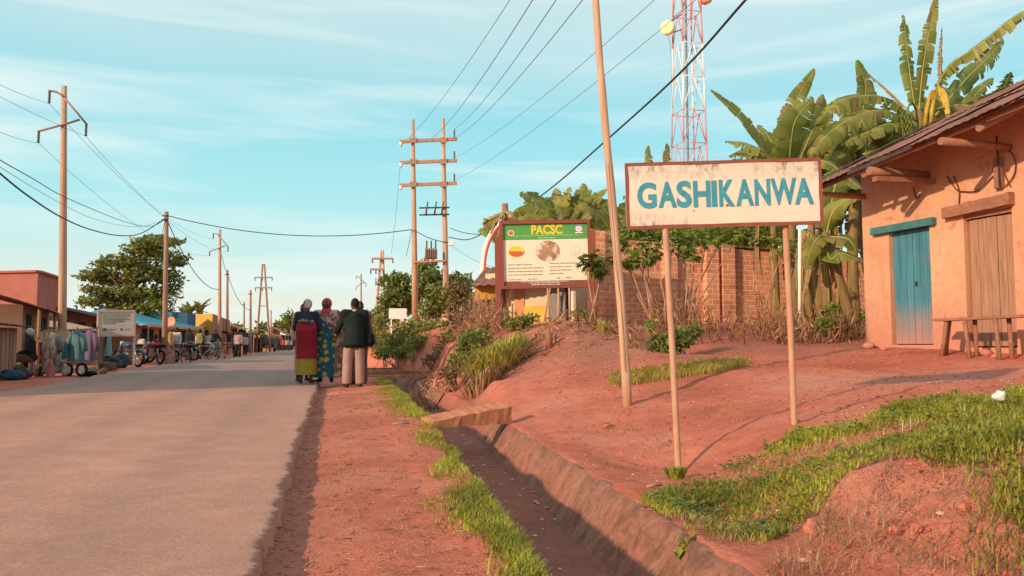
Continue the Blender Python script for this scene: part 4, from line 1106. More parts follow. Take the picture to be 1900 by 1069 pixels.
def banana_generic(name, label, base, h, nl, seed, shade=False, group=None, spread=1.0, lo_e=0.35, front=False):
    """a plant with a crown of nl leaves; used for the plants the photo shows only in part"""
    random.seed(seed)
    t = thing(name, label, 'banana plant', base, group)
    top = V((random.uniform(-0.15, 0.15), random.uniform(-0.15, 0.15), h))
    mb = MB(); mb.tube(catmull([V((0, 0, -0.2)), V((0, 0, 0.4 * h)) + top * 0.1, top], 4), [0.13, 0.12, 0.115, 0.11, 0.10, 0.095, 0.085, 0.075, 0.06], 9); mb.build('stem', M_stem, t, False)
    for i in range(nl):
        a = i * 2.4 + random.uniform(-0.4, 0.4); e = random.uniform(lo_e, 1.3) if i > 2 else random.uniform(1.15, 1.45)
        ln = random.uniform(1.5, 2.3) * spread; d = V((math.cos(a), math.sin(a), 0)); upv = None
        if front:
            d = V((math.cos(a), 0.35 * math.sin(a) - 0.15, 0)); upv = (random.uniform(-0.6, 0.5), -1, random.uniform(0.1, 0.5))
        p0 = top - V((0, 0, 0.15)); p1 = top + d * ln * 0.22 * math.cos(e) + V((0, 0, ln * 0.30 * math.sin(e) + 0.15))
        p2 = top + d * ln * 0.60 * math.cos(e * 0.9) + V((0, 0, ln * 0.66 * math.sin(e)))
        p3 = top + d * ln * 0.98 * math.cos(e * 0.8) + V((0, 0, ln * (0.95 * math.sin(e) - 0.32 * math.cos(e))))
        dry = random.random() < 0.12 and e < 0.8
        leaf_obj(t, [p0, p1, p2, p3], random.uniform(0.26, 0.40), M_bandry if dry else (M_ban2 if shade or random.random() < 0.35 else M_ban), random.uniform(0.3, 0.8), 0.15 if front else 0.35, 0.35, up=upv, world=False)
    # hanging dry leaves round the stem
    for i in range(3):
        a = random.uniform(0, 6.28); d = V((math.cos(a), math.sin(a), 0))
        leaf_obj(t, [top * 0.92, top * 0.9 + d * 0.3, top * 0.62 + d * 0.38, top * 0.36 + d * 0.3], 0.12, M_bandry, 0.6, -0.3, 0.4, world=False, sub=5)
    return t

# the tall plant over the roof, leaf by leaf
random.seed(4)
Y0 = 18.0
bp = thing('banana_plant', 'tallest banana plant with upright torn leaves and fruit bunch behind the orange house roof', 'banana plant', at(1712, Y0))
cr = W(1700, 205, Y0)
mb = MB(); mb.tube(catmull([at(1712, Y0, -0.2), at(1708, Y0, 2.4), W(1712, 250, Y0), cr], 4), [0.17, 0.165, 0.16, 0.15, 0.14, 0.13, 0.12, 0.11, 0.10, 0.095, 0.09, 0.08, 0.06], 10); mb.build('stem', M_stem, bp)
def PL(pts, width, m_, par=None, **k):
    leaf_obj(par or bp, [W(a, b2, y) for a, b2, y in pts], width, m_, **k)
UPC = (0.25, -1, 0.15)
PL([(1704, 215, 18), (1712, 130, 17.9), (1724, 60, 17.8), (1738, -8, 17.6)], 0.24, M_ban, tatter=0.45, fold=0.2, droop=0.3, up=UPC)
PL([(1700, 215, 18), (1690, 150, 18), (1682, 90, 18), (1676, 28, 17.9)], 0.24, M_ban2, tatter=0.8, fold=0.15, droop=0.5, up=UPC)
PL([(1725, 190, 18), (1760, 125, 17.6), (1815, 85, 17.2), (1905, 20, 16.6), (1990, 20, 16.2)], 0.36, M_ban, tatter=0.6, fold=0.1, droop=0.8, up=(-0.15, -0.4, 1))
PL([(1700, 225, 18), (1650, 185, 17.8), (1600, 178, 17.5), (1550, 192, 17.2), (1512, 232, 17.0)], 0.34, M_ban, tatter=0.6, fold=0.1, droop=0.8, up=(0.2, -0.45, 1))
PL([(1692, 232, 18), (1640, 205, 17.6), (1580, 220, 17.0), (1530, 255, 16.7), (1502, 292, 16.5)], 0.36, M_ban, tatter=0.5, fold=0.1, droop=0.8, up=(0.2, -0.5, 1))
PL([(1690, 240, 18), (1650, 230, 17.5), (1600, 250, 17), (1560, 268, 16.8)], 0.28, M_ban, tatter=0.5, fold=0.1, droop=0.7, up=(0.2, -0.5, 1))
PL([(1690, 210, 18.2), (1650, 170, 18.4), (1615, 140, 18.5), (1592, 116, 18.6)], 0.10, M_bandry, tatter=0.7, fold=0.0, droop=0.6, up=(0.2, -0.5, 1))
PL([(1745, 190, 18), (1746, 150, 18), (1745, 110, 18), (1748, 52, 18)], 0.10, M_bandry, tatter=0.9, fold=0.1, droop=0.5, up=UPC)
PL([(1728, 205, 17.8), (1743, 165, 17.5), (1758, 180, 17.3), (1764, 236, 17.2)], 0.17, M_bany, tatter=0.5, fold=-0.4, droop=0.5, up=UPC)
PL([(1725, 205, 18.2), (1780, 195, 18.2), (1830, 205, 18), (1880, 225, 17.8)], 0.3, M_ban2, tatter=0.4, fold=0.1, droop=0.6, up=(0, -0.4, 1))
PL([(1735, 215, 18.4), (1790, 150, 18.8), (1830, 110, 19), (1862, 75, 19.2)], 0.3, M_ban2, tatter=0.5, fold=0.2, droop=0.5, up=UPC)
for a, b2 in ((1716, 1722), (1726, 1731)):
    mb = MB(); mb.tube([W(a, 240, 17.75), W(a + 3, 205, 17.7), W(b2 + 5, 172, 17.7)], [0.05, 0.045, 0.03], 7); mb.build('leaf_stalk', M_bany, bp)
mb = MB(); c0 = W(1683, 225, 17.6)
mb.tube(catmull([cr, W(1692, 190, 17.8), W(1684, 205, 17.6), W(1682, 255, 17.6)], 4), 0.022, 6)
for r_ in range(6):
    for q in range(9):
        a = q * 0.7 + r_ * 0.3; z = c0.z + 0.12 - r_ * 0.085; rad = 0.10 * (1 - 0.07 * r_)
        p = V((c0.x + math.cos(a) * rad, c0.y + math.sin(a) * rad, z)); mb.tube([p - V((0, 0, 0.05)), p + V((math.cos(a) * 0.03, math.sin(a) * 0.03, 0)), p + V((math.cos(a) * 0.025, math.sin(a) * 0.025, 0.06))], [0.012, 0.019, 0.01], 5)
mb.build('fruit_bunch', M_fruit, bp)

# left-hand clump behind the sign
random.seed(8)
b3 = thing('banana_plant', 'banana plant with a large paddle leaf leaning left, right behind the town sign', 'banana plant', at(1478, 17.2))
mb = MB(); mb.tube(catmull([at(1478, 17.2, -0.2), at(1474, 17.2, 1.2), W(1462, 330, 17.2), W(1462, 300, 17.2)], 4), [0.13] * 4 + [0.12] * 4 + [0.11] * 4 + [0.06], 9); mb.build('stem', M_stem, b3)
PL([(1462, 330, 17.2), (1410, 270, 17.0), (1370, 215, 16.9), (1318, 168, 16.8)], 0.26, M_ban, b3, tatter=0.06, fold=0.35, droop=0.15, up=(0.6, -0.7, 0.4))
PL([(1462, 330, 17.2), (1452, 270, 17.0), (1470, 200, 16.8), (1512, 128, 16.7)], 0.27, M_ban, b3, tatter=0.5, fold=0.1, droop=0.4, up=UPC)
PL([(1462, 330, 17.2), (1468, 260, 16.7), (1478, 220, 16.5), (1510, 182, 16.4)], 0.40, M_ban2, b3, tatter=0.35, fold=0.1, droop=0.35, up=UPC)
PL([(1470, 330, 17.3), (1500, 260, 17.3), (1520, 215, 17.3), (1526, 175, 17.3)], 0.26, M_ban, b3, tatter=0.1, fold=0.15, droop=0.3, up=UPC)
PL([(1462, 330, 17.2), (1440, 290, 17.4), (1400, 275, 17.6), (1352, 290, 17.7)], 0.3, M_ban2, b3, tatter=0.5, fold=0.1, droop=0.8, up=(0.2, -0.5, 1))
PL([(1462, 330, 17.2), (1455, 250, 17.6), (1458, 215, 17.8), (1462, 192, 17.9)], 0.2, M_ban2, b3, tatter=0.3, fold=0.2, droop=0.3, up=UPC)
PL([(1462, 330, 17.2), (1490, 300, 16.6), (1530, 300, 16.2), (1562, 318, 16)], 0.34, M_ban, b3, tatter=0.3, fold=0.1, droop=0.6, up=(0, -0.5, 1))
PL([(1462, 330, 17.6), (1420, 292, 17.9), (1385, 268, 18.2), (1345, 262, 18.4)], 0.26, M_ban2, b3, tatter=0.6, fold=0.1, droop=0.7, up=(0.2, -0.6, 1))
PL([(1470, 330, 17.8), (1440, 280, 18.0), (1425, 252, 18.2), (1405, 232, 18.4)], 0.22, M_ban, b3, tatter=0.5, fold=0.2, droop=0.4, up=UPC)
PL([(1470, 330, 17.8), (1495, 285, 18.2), (1530, 262, 18.5), (1575, 262, 18.7)], 0.32, M_ban, b3, tatter=0.5, fold=0.1, droop=0.6, up=(0, -0.6, 1))
b4 = thing('banana_plant', 'banana plant with a tall folded leaf, between the sign and the tallest banana plant', 'banana plant', at(1590, 18.6))
mb = MB(); mb.tube(catmull([at(1590, 18.6, -0.2), at(1586, 18.6, 1.4), W(1588, 300, 18.6), W(1588, 262, 18.6)], 4), [0.13] * 4 + [0.12] * 4 + [0.11] * 4 + [0.06], 9); mb.build('stem', M_stem, b4)
PL([(1588, 270, 18.6), (1600, 210, 18.6), (1606, 160, 18.5), (1590, 112, 18.4)], 0.30, M_ban, b4, tatter=0.12, fold=0.25, droop=0.3, up=UPC)
PL([(1588, 270, 18.6), (1560, 240, 18.6), (1530, 250, 18.4), (1500, 262, 18.2)], 0.3, M_ban2, b4, tatter=0.5, fold=0.1, droop=0.7, up=(0.2, -0.5, 1))
PL([(1588, 270, 18.6), (1620, 235, 18.4), (1650, 235, 18.2), (1690, 260, 18)], 0.3, M_ban2, b4, tatter=0.4, fold=0.1, droop=0.7, up=(0, -0.5, 1))
PL([(1588, 280, 18.6), (1570, 280, 18.2), (1550, 300, 17.8), (1535, 335, 17.5)], 0.32, M_ban, b4, tatter=0.4, fold=0.1, droop=0.6, up=(0.2, -0.6, 1))
PL([(1588, 280, 18.6), (1610, 270, 18.2), (1630, 290, 18), (1640, 330, 17.9)], 0.3, M_ban2, b4, tatter=0.3, fold=0.1, droop=0.6, up=(0, -0.6, 1))
# young plants with broad low leaves beside the house corner
b5 = thing('banana_plant', 'young banana plant with broad low green leaves beside the left corner of the orange house', 'banana plant', at(1572, 15.6))
mb = MB(); mb.tube(catmull([at(1584, 15.6, -0.15), at(1570, 15.6, 0.7), W(1540, 470, 15.6), W(1530, 430, 15.6)], 4), [0.11] * 4 + [0.10] * 4 + [0.085] * 4 + [0.05], 9); mb.build('stem', M_stem, b5)
for pts, w_, m_ in (([(1532, 440, 15.6), (1545, 395, 15.4), (1570, 372, 15.2), (1600, 366, 15.0)], 0.24, M_ban), ([(1532, 440, 15.6), (1550, 440, 15.2), (1575, 445, 15), (1590, 470, 14.9)], 0.26, M_ban2),
                    ([(1532, 440, 15.6), (1540, 480, 15.2), (1560, 470, 15), (1596, 482, 14.8)], 0.2, M_ban2), ([(1532, 440, 15.6), (1520, 440, 15.3), (1506, 460, 15.1), (1494, 500, 15)], 0.2, M_ban),
                    ([(1532, 440, 15.6), (1550, 345, 15.8), (1570, 330, 15.8), (1598, 352, 15.6)], 0.3, M_ban2), ([(1532, 440, 15.6), (1525, 380, 15.7), (1528, 345, 15.8), (1540, 320, 15.8)], 0.24, M_ban2)):
    PL(pts, w_, m_, b5, tatter=0.08, fold=0.15, droop=0.4, up=(0.1, -0.7, 0.7))
for px, top, Yq, bx, lab in ((1492, 430, 16.4, 1508, 'bare banana stem with dry hanging leaves directly behind the right sign post'), (1515, 470, 15.8, 1530, 'leaning bare banana stem wrapped in dry leaves near the house corner')):
    t = thing('banana_stump', lab, 'banana stem', at(bx, Yq))
    mb = MB(); mb.tube([at(bx, Yq, -0.1), at((bx + px) / 2, Yq, 0.9), W(px, top, Yq)], [0.12, 0.11, 0.08], 9); mb.build('stem', M_stem, t)
    for i in range(6):
        tp = W(px, top, Yq) + V((random.uniform(-0.06, 0.06), -0.08, 0)); dx = random.uniform(-0.35, 0.35)
        leaf_obj(t, [tp, tp + V((dx * 0.6, -0.12, -0.15)), tp + V((dx, -0.14, -0.75)), tp + V((dx * 1.1, -0.1, -1.25))], 0.09, M_bandry, 0.7, -0.2, 0.5, sub=5)
mb = MB(); pp = at(1484, 15.9, -0.1); mb.tube([pp, W(1484, 425, 15.9)], 0.035, 8); o = mb.build('fence_post', M_white); tag(o, 'thin whitish upright post among the banana stems by the right sign post', 'post')
# plants seen only as tops behind the wall and billboard
gen = [(1395, 23.5, 2.6, 14, 31, True, 'banana plant low behind the brick wall left of the paddle leaf'), (1215, 26, 2.7, 12, 32, True, 'banana plant whose two leaf tips stand above the left half of the town sign'),
       (1310, 27, 2.9, 13, 33, False, 'banana plant right below the red part of the telecom mast'), (1800, 20, 4.3, 13, 34, False, 'ragged banana plant above the orange roof, right of the tallest one'), (1870, 21.5, 4.8, 13, 35, True, 'rightmost banana plant, partly behind the upper end of the orange roof'),
       (1545, 22.5, 3.6, 15, 36, True, 'banana plant filling the gap between sign and roof, rear row'), (1660, 22, 4.1, 15, 37, True, 'banana plant in the rear row right behind the folded leaf'),
       (985, 27, 2.4, 9, 41, False, 'banana plant rising above the left half of the billboard'), (1035, 26, 2.6, 9, 42, False, 'banana plant rising above the right half of the billboard'), (1085, 26.5, 2.7, 9, 43, False, 'banana plant above the right edge of the billboard, left of the tall bare pole'), (1130, 27, 2.5, 9, 44, False, 'banana plant behind the tall bare pole'),
       (952, 28, 2.3, 10, 45, True, 'half dry banana plant above the left edge of the billboard'), (1165, 25, 2.2, 9, 46, False, 'banana plant between the tall bare pole and the town sign')]
for px0_, tip, sd0 in ((1203, 270, 0), (1238, 266, 1)):
    pt_ = thing('banana_plant', ('banana plant with a single upright leaf tip above the left end of the town sign', 'banana plant with an upright leaf tip just left of the lattice mast')[sd0], 'banana plant', at(px0_, 23.5))
    mb = MB(); mb.tube([at(px0_, 23.5, -0.2), W(px0_, 380, 23.5)], [0.11, 0.07], 8); mb.build('stem', M_stem, pt_)
    for a_, y_, w_ in ((0, tip, 0.2), (-34, 340, 0.26), (36, 345, 0.26)): PL([(px0_, 390, 23.5), (px0_ + a_ * 0.3, 350, 23.5), (px0_ + a_ * 0.7, (350 + y_) / 2 - 8, 23.4), (px0_ + a_, y_, 23.4)], w_, M_ban, pt_, tatter=0.7, fold=0.15, droop=0.4, up=UPC)
bush('shrub', 'dense dark green growth behind the brick wall below the town sign', 'shrub', at(1340, 22.6), clump_px([(1230, 438, 22.3, 34, 16), (1290, 440, 22.5, 40, 16), (1350, 436, 22.6, 40, 18), (1410, 440, 22.8, 40, 20), (1180, 430, 22.2, 30, 18), (1460, 440, 22.8, 30, 20)]), 3000, 0.16, M_leafC, 8)
gen += [(1440, 19.6, 2.9, 9, 81, False, 'banana plant filling the space just above the right half of the town sign'), (1536, 18.4, 3.0, 9, 82, False, 'sunlit banana plant right above the right edge of the town sign'), (1640, 18.8, 3.6, 10, 83, False, 'sunlit banana plant just left of the tallest one, over the roof edge'),
        (962, 25.5, 1.9, 8, 61, False, 'low banana plant right above the upper left part of the billboard'), (1012, 25, 2.0, 9, 62, False, 'upright banana plant above the middle of the billboard'), (1060, 25, 2.1, 9, 63, False, 'upright banana plant above the right third of the billboard'), (1108, 25.5, 2.1, 8, 64, False, 'upright banana plant just left of the tall bare pole top of the wall'),
        (1145, 24.5, 1.8, 9, 65, False, 'low banana plant just right of the tall bare pole above the wall'), (1200, 24, 1.5, 11, 66, True, 'low dark banana plant behind the wall, below the left end of the town sign'), (1260, 24.5, 1.5, 11, 67, True, 'low dark banana plant behind the wall, left of the left sign post top'), (1340, 24.5, 1.6, 11, 68, True, 'low dark banana plant behind the wall, below the middle of the town sign'),
        (1425, 24, 2.0, 12, 69, True, 'banana plant behind the wall, left of the right sign post'), (1500, 21, 2.6, 13, 70, False, 'sunlit banana plant behind the right end of the town sign'), (1560, 19.2, 2.3, 13, 71, True, 'shaded banana plant just left of the orange house, second row'), (1620, 20, 3.2, 14, 72, False, 'sunlit banana plant behind the left end of the orange roof'),
        (1690, 20.5, 3.7, 14, 73, True, 'shaded banana plant directly behind the tallest one'), (1750, 20.5, 4.1, 14, 74, False, 'sunlit banana plant just right of the tallest one, low over the roof'), (1835, 22, 4.9, 14, 75, True, 'dense banana plant between the two rightmost ones over the roof')]
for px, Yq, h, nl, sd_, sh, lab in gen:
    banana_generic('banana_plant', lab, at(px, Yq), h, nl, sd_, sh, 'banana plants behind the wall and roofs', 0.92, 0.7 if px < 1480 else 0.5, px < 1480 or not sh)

# ------------------------------------------------------------------ bushes and trees
random.seed(21)
bush('roadside_tree', 'dark green leafy tree behind the transformer, between the two timber poles', 'tree', at(795, 44), clump_px([(735, 525, 44, 30, 22), (790, 500, 45, 24, 18), (800, 530, 44, 40, 30), (745, 560, 44, 36, 24), (850, 530, 43, 30, 24), (835, 555, 42, 40, 24), (728, 555, 43, 24, 22), (715, 580, 43, 22, 26)]), 5200, 0.32, M_leafB, 8)
bush('shrub', 'bright green bush at the foot of the timber pole pair', 'shrub', at(812, 33), clump_px([(815, 552, 33, 26, 22), (800, 575, 33, 26, 18)]), 1100, 0.2, M_leafA, 5)
bush('shrub', 'tall loose shrub with reddish twigs left of the billboard', 'shrub', at(868, 22), clump_px([(850, 545, 22, 32, 22), (880, 570, 21.5, 30, 30), (860, 600, 21.5, 40, 24), (905, 590, 21, 24, 30)]), 1700, 0.14, M_leafD, 14, m_stem=M_twig)
bush('shrub', 'green roadside shrub below the timber poles, spilling over the bank', 'shrub', at(800, 23), clump_px([(770, 612, 24, 40, 22), (815, 612, 23, 44, 20), (745, 632, 25, 36, 16), (840, 630, 21, 34, 20), (790, 635, 22, 40, 16), (765, 645, 23, 30, 10)]), 3600, 0.13, M_leafA, 8)
bush('shrub', 'low green shrub on the bank directly right of the people', 'shrub', at(715, 30), clump_px([(712, 625, 32, 22, 14), (725, 640, 29, 26, 10), (705, 600, 36, 18, 20)]), 900, 0.15, M_leafA, 4)
bush('shrub', 'dark shaded shrub on the bank below the left billboard post', 'shrub', at(868, 15.5), clump_px([(868, 648, 15.5, 28, 34), (885, 625, 16, 30, 18), (850, 670, 15, 22, 18)]), 1300, 0.10, M_leafB, 6)
bush('shrub', 'small weed patch under the left end of the billboard', 'shrub', at(960, 16.5), clump_px([(960, 598, 16.5, 32, 12), (985, 590, 16.5, 20, 9)]), 420, 0.10, M_leafA, 4)
bush('shrub', 'small weed under the right end of the billboard', 'shrub', at(1075, 16), clump_px([(1072, 583, 16, 16, 9)]), 160, 0.09, M_leafA, 3)
bush('shrub', 'low scrub on the red bank just above the second ditch crossing', 'shrub', at(745, 24.5), clump_px([(728, 652, 26, 22, 12), (750, 655, 24.5, 26, 12), (775, 660, 22.5, 22, 10), (715, 655, 29, 16, 10), (697, 640, 28, 18, 12), (690, 622, 31, 14, 14), (706, 658, 25.5, 18, 9)]), 1700, 0.12, M_leafA, 6)
bush('shrub', 'dry shrub on the bank between the low scrub and the tall grass', 'shrub', at(810, 19), clump_px([(805, 668, 19, 22, 12), (825, 655, 18.5, 22, 14)]), 500, 0.10, M_leafD, 6)
# cassava shrubs: thin stems, leaves gathered in fingers near the top
def cassava(label, base, heads, n, m_=None):
    t = thing('cassava_shrub', label, 'shrub', base)
    base = V(base); mb = MB()
    for (px, py, Y, r) in heads:
        c = W(px, py, Y); rr = r / F * Y
        for _ in range(n):
            d = V((random.gauss(0, 1), random.gauss(0, 1), random.gauss(0, 0.7))).normalized() * rr * random.random() ** 0.4
            p = c + d
            ax = (d + V((0, 0, -0.3 * rr)) + jit(rr * 0.4)).normalized(); sd_ = ax.cross(V((0, 0, 1)) + jit(0.4)).normalized()
            for q in range(5):   # a hand of five narrow lobes
                a = (q - 2) * 0.55; dd = (ax * math.cos(a) + sd_ * math.sin(a)).normalized(); w_ = dd.cross(ax.cross(sd_)).normalized()
                l = 0.125 * (1 - 0.12 * abs(q - 2)); e = p + dd * l - V((0, 0, 0.02))
                mb.add([p, p + dd * l * 0.55 + w_ * 0.02, e, p + dd * l * 0.55 - w_ * 0.02], [(0, 1, 2, 3)])
    mb.build('foliage', m_ or M_leafC, t)
    mb = MB()
    for (px, py, Y, r) in heads:
        c = W(px, py, Y); p = base + V((random.uniform(-0.2, 0.2), random.uniform(-0.1, 0.1), -0.05))
        mb.tube([p, p.lerp(c, 0.45) + jit(0.08), c], [0.022, 0.017, 0.008], 6)
    mb.build('stem', M_twig, t)
    return t
cassava('leafy cassava shrub covering the lower right corner of the billboard', at(1105, 15.2), [(1100, 490, 15.2, 20), (1120, 480, 15.2, 22), (1085, 485, 15.1, 14), (1112, 505, 15.1, 14)], 34)
cassava('thin-stemmed cassava shrub between the tall bare pole and the left sign post', at(1222, 15.5), [(1175, 460, 15.6, 24), (1200, 450, 15.7, 26), (1165, 485, 15.4, 16), (1190, 480, 15.4, 20), (1215, 470, 15.5, 14), (1150, 445, 15.8, 14)], 36)
cassava('cassava shrub under the left half of the town sign', at(1268, 16.0), [(1265, 455, 16, 24), (1290, 450, 16.1, 24), (1280, 475, 15.9, 16), (1310, 442, 16.2, 22), (1340, 440, 16.3, 26), (1370, 438, 16.3, 22), (1245, 445, 16, 18)], 30)
cassava('cassava shrub under the right half of the town sign', at(1425, 16.8), [(1400, 440, 16.8, 24), (1430, 438, 16.8, 22), (1455, 455, 16.7, 20)], 30)
# scrub along the foot of the wall
bush('shrub', 'green weedy shrub at the foot of the wall, left of the left sign post', 'shrub', at(1243, 13.2), clump_px([(1225, 640, 13.2, 26, 20), (1260, 630, 13.4, 28, 22), (1285, 615, 13.6, 18, 12), (1240, 655, 13, 20, 10), (1207, 605, 14, 9, 16)]), 900, 0.10, M_leafC, 10, m_stem=M_twig)
bush('shrub', 'small green weed beside the leaning banana stem', 'shrub', at(1530, 14.6), clump_px([(1530, 600, 14.6, 26, 16), (1600, 585, 14.8, 16, 12), (1545, 575, 14.9, 16, 20)]), 420, 0.09, M_leafC, 4)
random.seed(77)
def dry_scrub(label, px0, px1, Y0_, Y1_, n, hmax):
    pc = at((px0 + px1) / 2, (Y0_ + Y1_) / 2)
    mb = MB()
    for _ in range(n):
        px = random.uniform(px0, px1); p = at(px, random.uniform(Y0_, Y1_)); h = hmax * random.uniform(0.3, 1)
        q = p + V((random.uniform(-0.3, 0.3), random.uniform(-0.2, 0.2), h))
        mb.tube([p, p.lerp(q, 0.5) + jit(0.05), q], [0.009, 0.008, 0.004], 4)
        for k in range(3):
            a = p.lerp(q, random.uniform(0.3, 1)); l = random.uniform(0.1, 0.3); e = a + V((random.uniform(-l, l), random.uniform(-l, l) * 0.5, -random.uniform(0, l)))
            s_ = V((random.uniform(-1, 1), random.uniform(-0.4, 0.4), random.uniform(-0.5, 0.5))).normalized() * 0.02
            mb.add([a, a.lerp(e, 0.5) + s_, e, a.lerp(e, 0.5) - s_], [(0, 1, 2, 3)])
    o = mb.build('dry_scrub', M_scrub); o['kind'] = 'stuff'; tag(o, label, 'dry scrub')
dry_scrub('dry stalks and dead leaves along the foot of the brick wall', 1210, 1480, 14.5, 17.2, 150, 0.9)
dry_scrub('dead leaves and stalks around the banana stems', 1440, 1600, 14.4, 16.5, 170, 0.7)
dry_scrub('dry brushwood strewn over the red earth mound', 960, 1190, 13.2, 15.6, 110, 0.28)
dry_scrub('dry reddish twigs left of the billboard', 850, 935, 16.5, 20, 130, 0.9)
dry_scrub('brushwood and dry stalks on the red bank beyond the plank', 775, 870, 14, 21, 130, 0.35)
bush('shrub', 'small dark weed on the red bank just beyond the near plank', 'shrub', at(842, 14.5), clump_px([(835, 690, 14.5, 20, 16), (850, 672, 15, 16, 12)]), 420, 0.08, M_leafD, 5)
# grass tussock hanging on the bank
def tussock(label, base, n, l, m_, spread, group=None):
    t = MB()
    for _ in range(n):
        a = random.uniform(0, 6.28); d = V((math.cos(a), math.sin(a), 0)); ll = l * random.uniform(0.5, 1.1)
        p = V(base) + d * random.uniform(0, spread) ; p.z = gz(p.x, p.y)
        out = d * random.uniform(0.2, 0.75) * ll
        q1 = p + out * 0.5 + V((0, 0, ll * 0.6)); q2 = p + out * 1.1 + V((0, 0, ll * random.uniform(0.2, 0.75)))
        s_ = d.cross(V((0, 0, 1))) * 0.012
        t.add([p - s_, p + s_, q1 + s_ * 0.9, q1 - s_ * 0.9, q2], [(0, 1, 2, 3), (3, 2, 4)])
    o = t.build('grass_tussock', m_); tag(o, label, 'grass', group); return o
tussock('large straggling tussock of long grass hanging over the bank below the billboard', at(912, 13.3), 520, 0.75, M_grassy, 0.42)
tussock('green upper part of the long grass on the bank below the billboard', at(935, 14.0), 300, 0.6, M_grass, 0.35)
tussock('dry straw-coloured tussock at the bottom of the bank below the billboard', at(893, 12.6), 200, 0.5, M_straw, 0.28)
tussock('small tuft of grass at the foot of the left sign post', G(1255, 888), 90, 0.12, M_grass, 0.05)
tussock('small tuft growing out of the ditch edge near the camera', G(1272, 1028), 40, 0.09, M_grass, 0.03)
tussock('green tuft on the red mound right of the small stump', at(1118, 14.2), 90, 0.3, M_grass, 0.12)
mb = MB(); p = at(1019, 13.6, -0.05); mb.tube([p, p + V((0, 0, 0.25)), W(1016, 612, 13.6)], [0.06, 0.055, 0.045], 8); o = mb.build('tree_stump', M_wood); tag(o, 'short thin stump standing on the red earth mound', 'stump')
for px, Y, top, lab in ((766, 22.5, 632, 'left of two short sticks standing by the second ditch crossing'), (772, 22.2, 636, 'right of two short sticks standing by the second ditch crossing')):
    mb = MB(); p = at(px, Y, -0.05); mb.tube([p, W(px, top, Y)], [0.02, 0.016], 6); o = mb.build('stick', M_pole); tag(o, lab, 'stick')
mb = MB(); mb.tube([G(812, 668), W(843, 622, 20)], [0.03, 0.022], 6); o = mb.build('stick', M_pole); tag(o, 'longer stick leaning on the red bank below the shrubs', 'stick')

# ------------------------------------------------------------------ grass (ground cover)
def inpoly(p, poly):
    x, y = p; r = False; j = len(poly) - 1
    for i in range(len(poly)):
        if (poly[i][1] > y) != (poly[j][1] > y) and x < (poly[j][0] - poly[i][0]) * (y - poly[i][1]) / (poly[j][1] - poly[i][1]) + poly[i][0]: r = not r
        j = i
    return r
def grass_blades(pts, hts, lean=0.5, wdt=0.006, nseg=2):
    mb = MB()
    for (x, y, z), h in zip(pts, hts):
        a = random.uniform(0, 6.28); d = V((math.cos(a), math.sin(a), 0)); s_ = V((-d.y, d.x, 0)) * wdt * random.uniform(0.7, 1.5) * (1 + y * 0.05)
        p = V((x, y, z - 0.006)); o_ = d * h * random.uniform(0.1, lean)
        q = p + o_ * 0.45 + V((0, 0, h * 0.6)); e = p + o_ * 1.3 + V((0, 0, h * random.uniform(0.75, 1.0)))
        mb.add([p - s_, p + s_, q + s_ * 0.8, q - s_ * 0.8, e], [(0, 1, 2, 3), (3, 2, 4)])
    return mb
random.seed(99)
def field(n, xr_, yr_, test):
    out = []
    xs = rng.uniform(xr_[0], xr_[1], n); ys = rng.uniform(0, 1, n); ys = yr_[0] + (yr_[1] - yr_[0]) * ys ** 1.5
    zs = heights(xs, ys)
    for x, y, z in zip(xs, ys, zs):
        k = test(x, y, z)
        if k: out.append(((x, y, z), k))
    return out
# strip along the ditch
pts, hts, py_, hy_ = [], [], [], []
N_ = 60000
ys = 2.2 + (20 - 2.2) * rng.uniform(0, 1, N_) ** 1.6
for y in ys:
    a = float(ul(y)); w0 = 0.085 + 0.035 * math.sin(y * 1.9) + 0.025 * math.sin(y * 4.7 + 2) + (0.10 if y > 9 else 0)
    u = a + 0.015 - abs(random.gauss(0, 1)) * w0
    if y > 17.5 or 7.95 < y < 8.75: 
        if random.random() < 0.85: continue
    x = float(xr(y)) + u; z = gz(x, y)
    nz_ = noise.noise(V((x * 2.4, y * 1.1, 7)))
    if nz_ < -0.12 and random.random() < 0.75: continue
    if random.random() < 0.25: continue
    h = random.uniform(0.02, 0.062) * (1.05 + 0.9 * nz_) * (1.0 if u > a - 0.2 else 0.6)
    if random.random() < 0.55 + nz_ * 0.6 - max(0, (a - 0.18 - u)) * 3: pts.append((x, y, z)); hts.append(h)
    else: py_.append((x, y, z)); hy_.append(h * 0.8)
stuff(grass_blades(pts, hts, 0.9, 0.0024).build('verge_grass', M_grass), 'green grass strip between red verge and ditch', 'grass')
stuff(grass_blades(py_, hy_, 1.0, 0.0024).build('verge_grass', M_grassy), 'yellowed short grass edging the verge beside the ditch', 'grass')
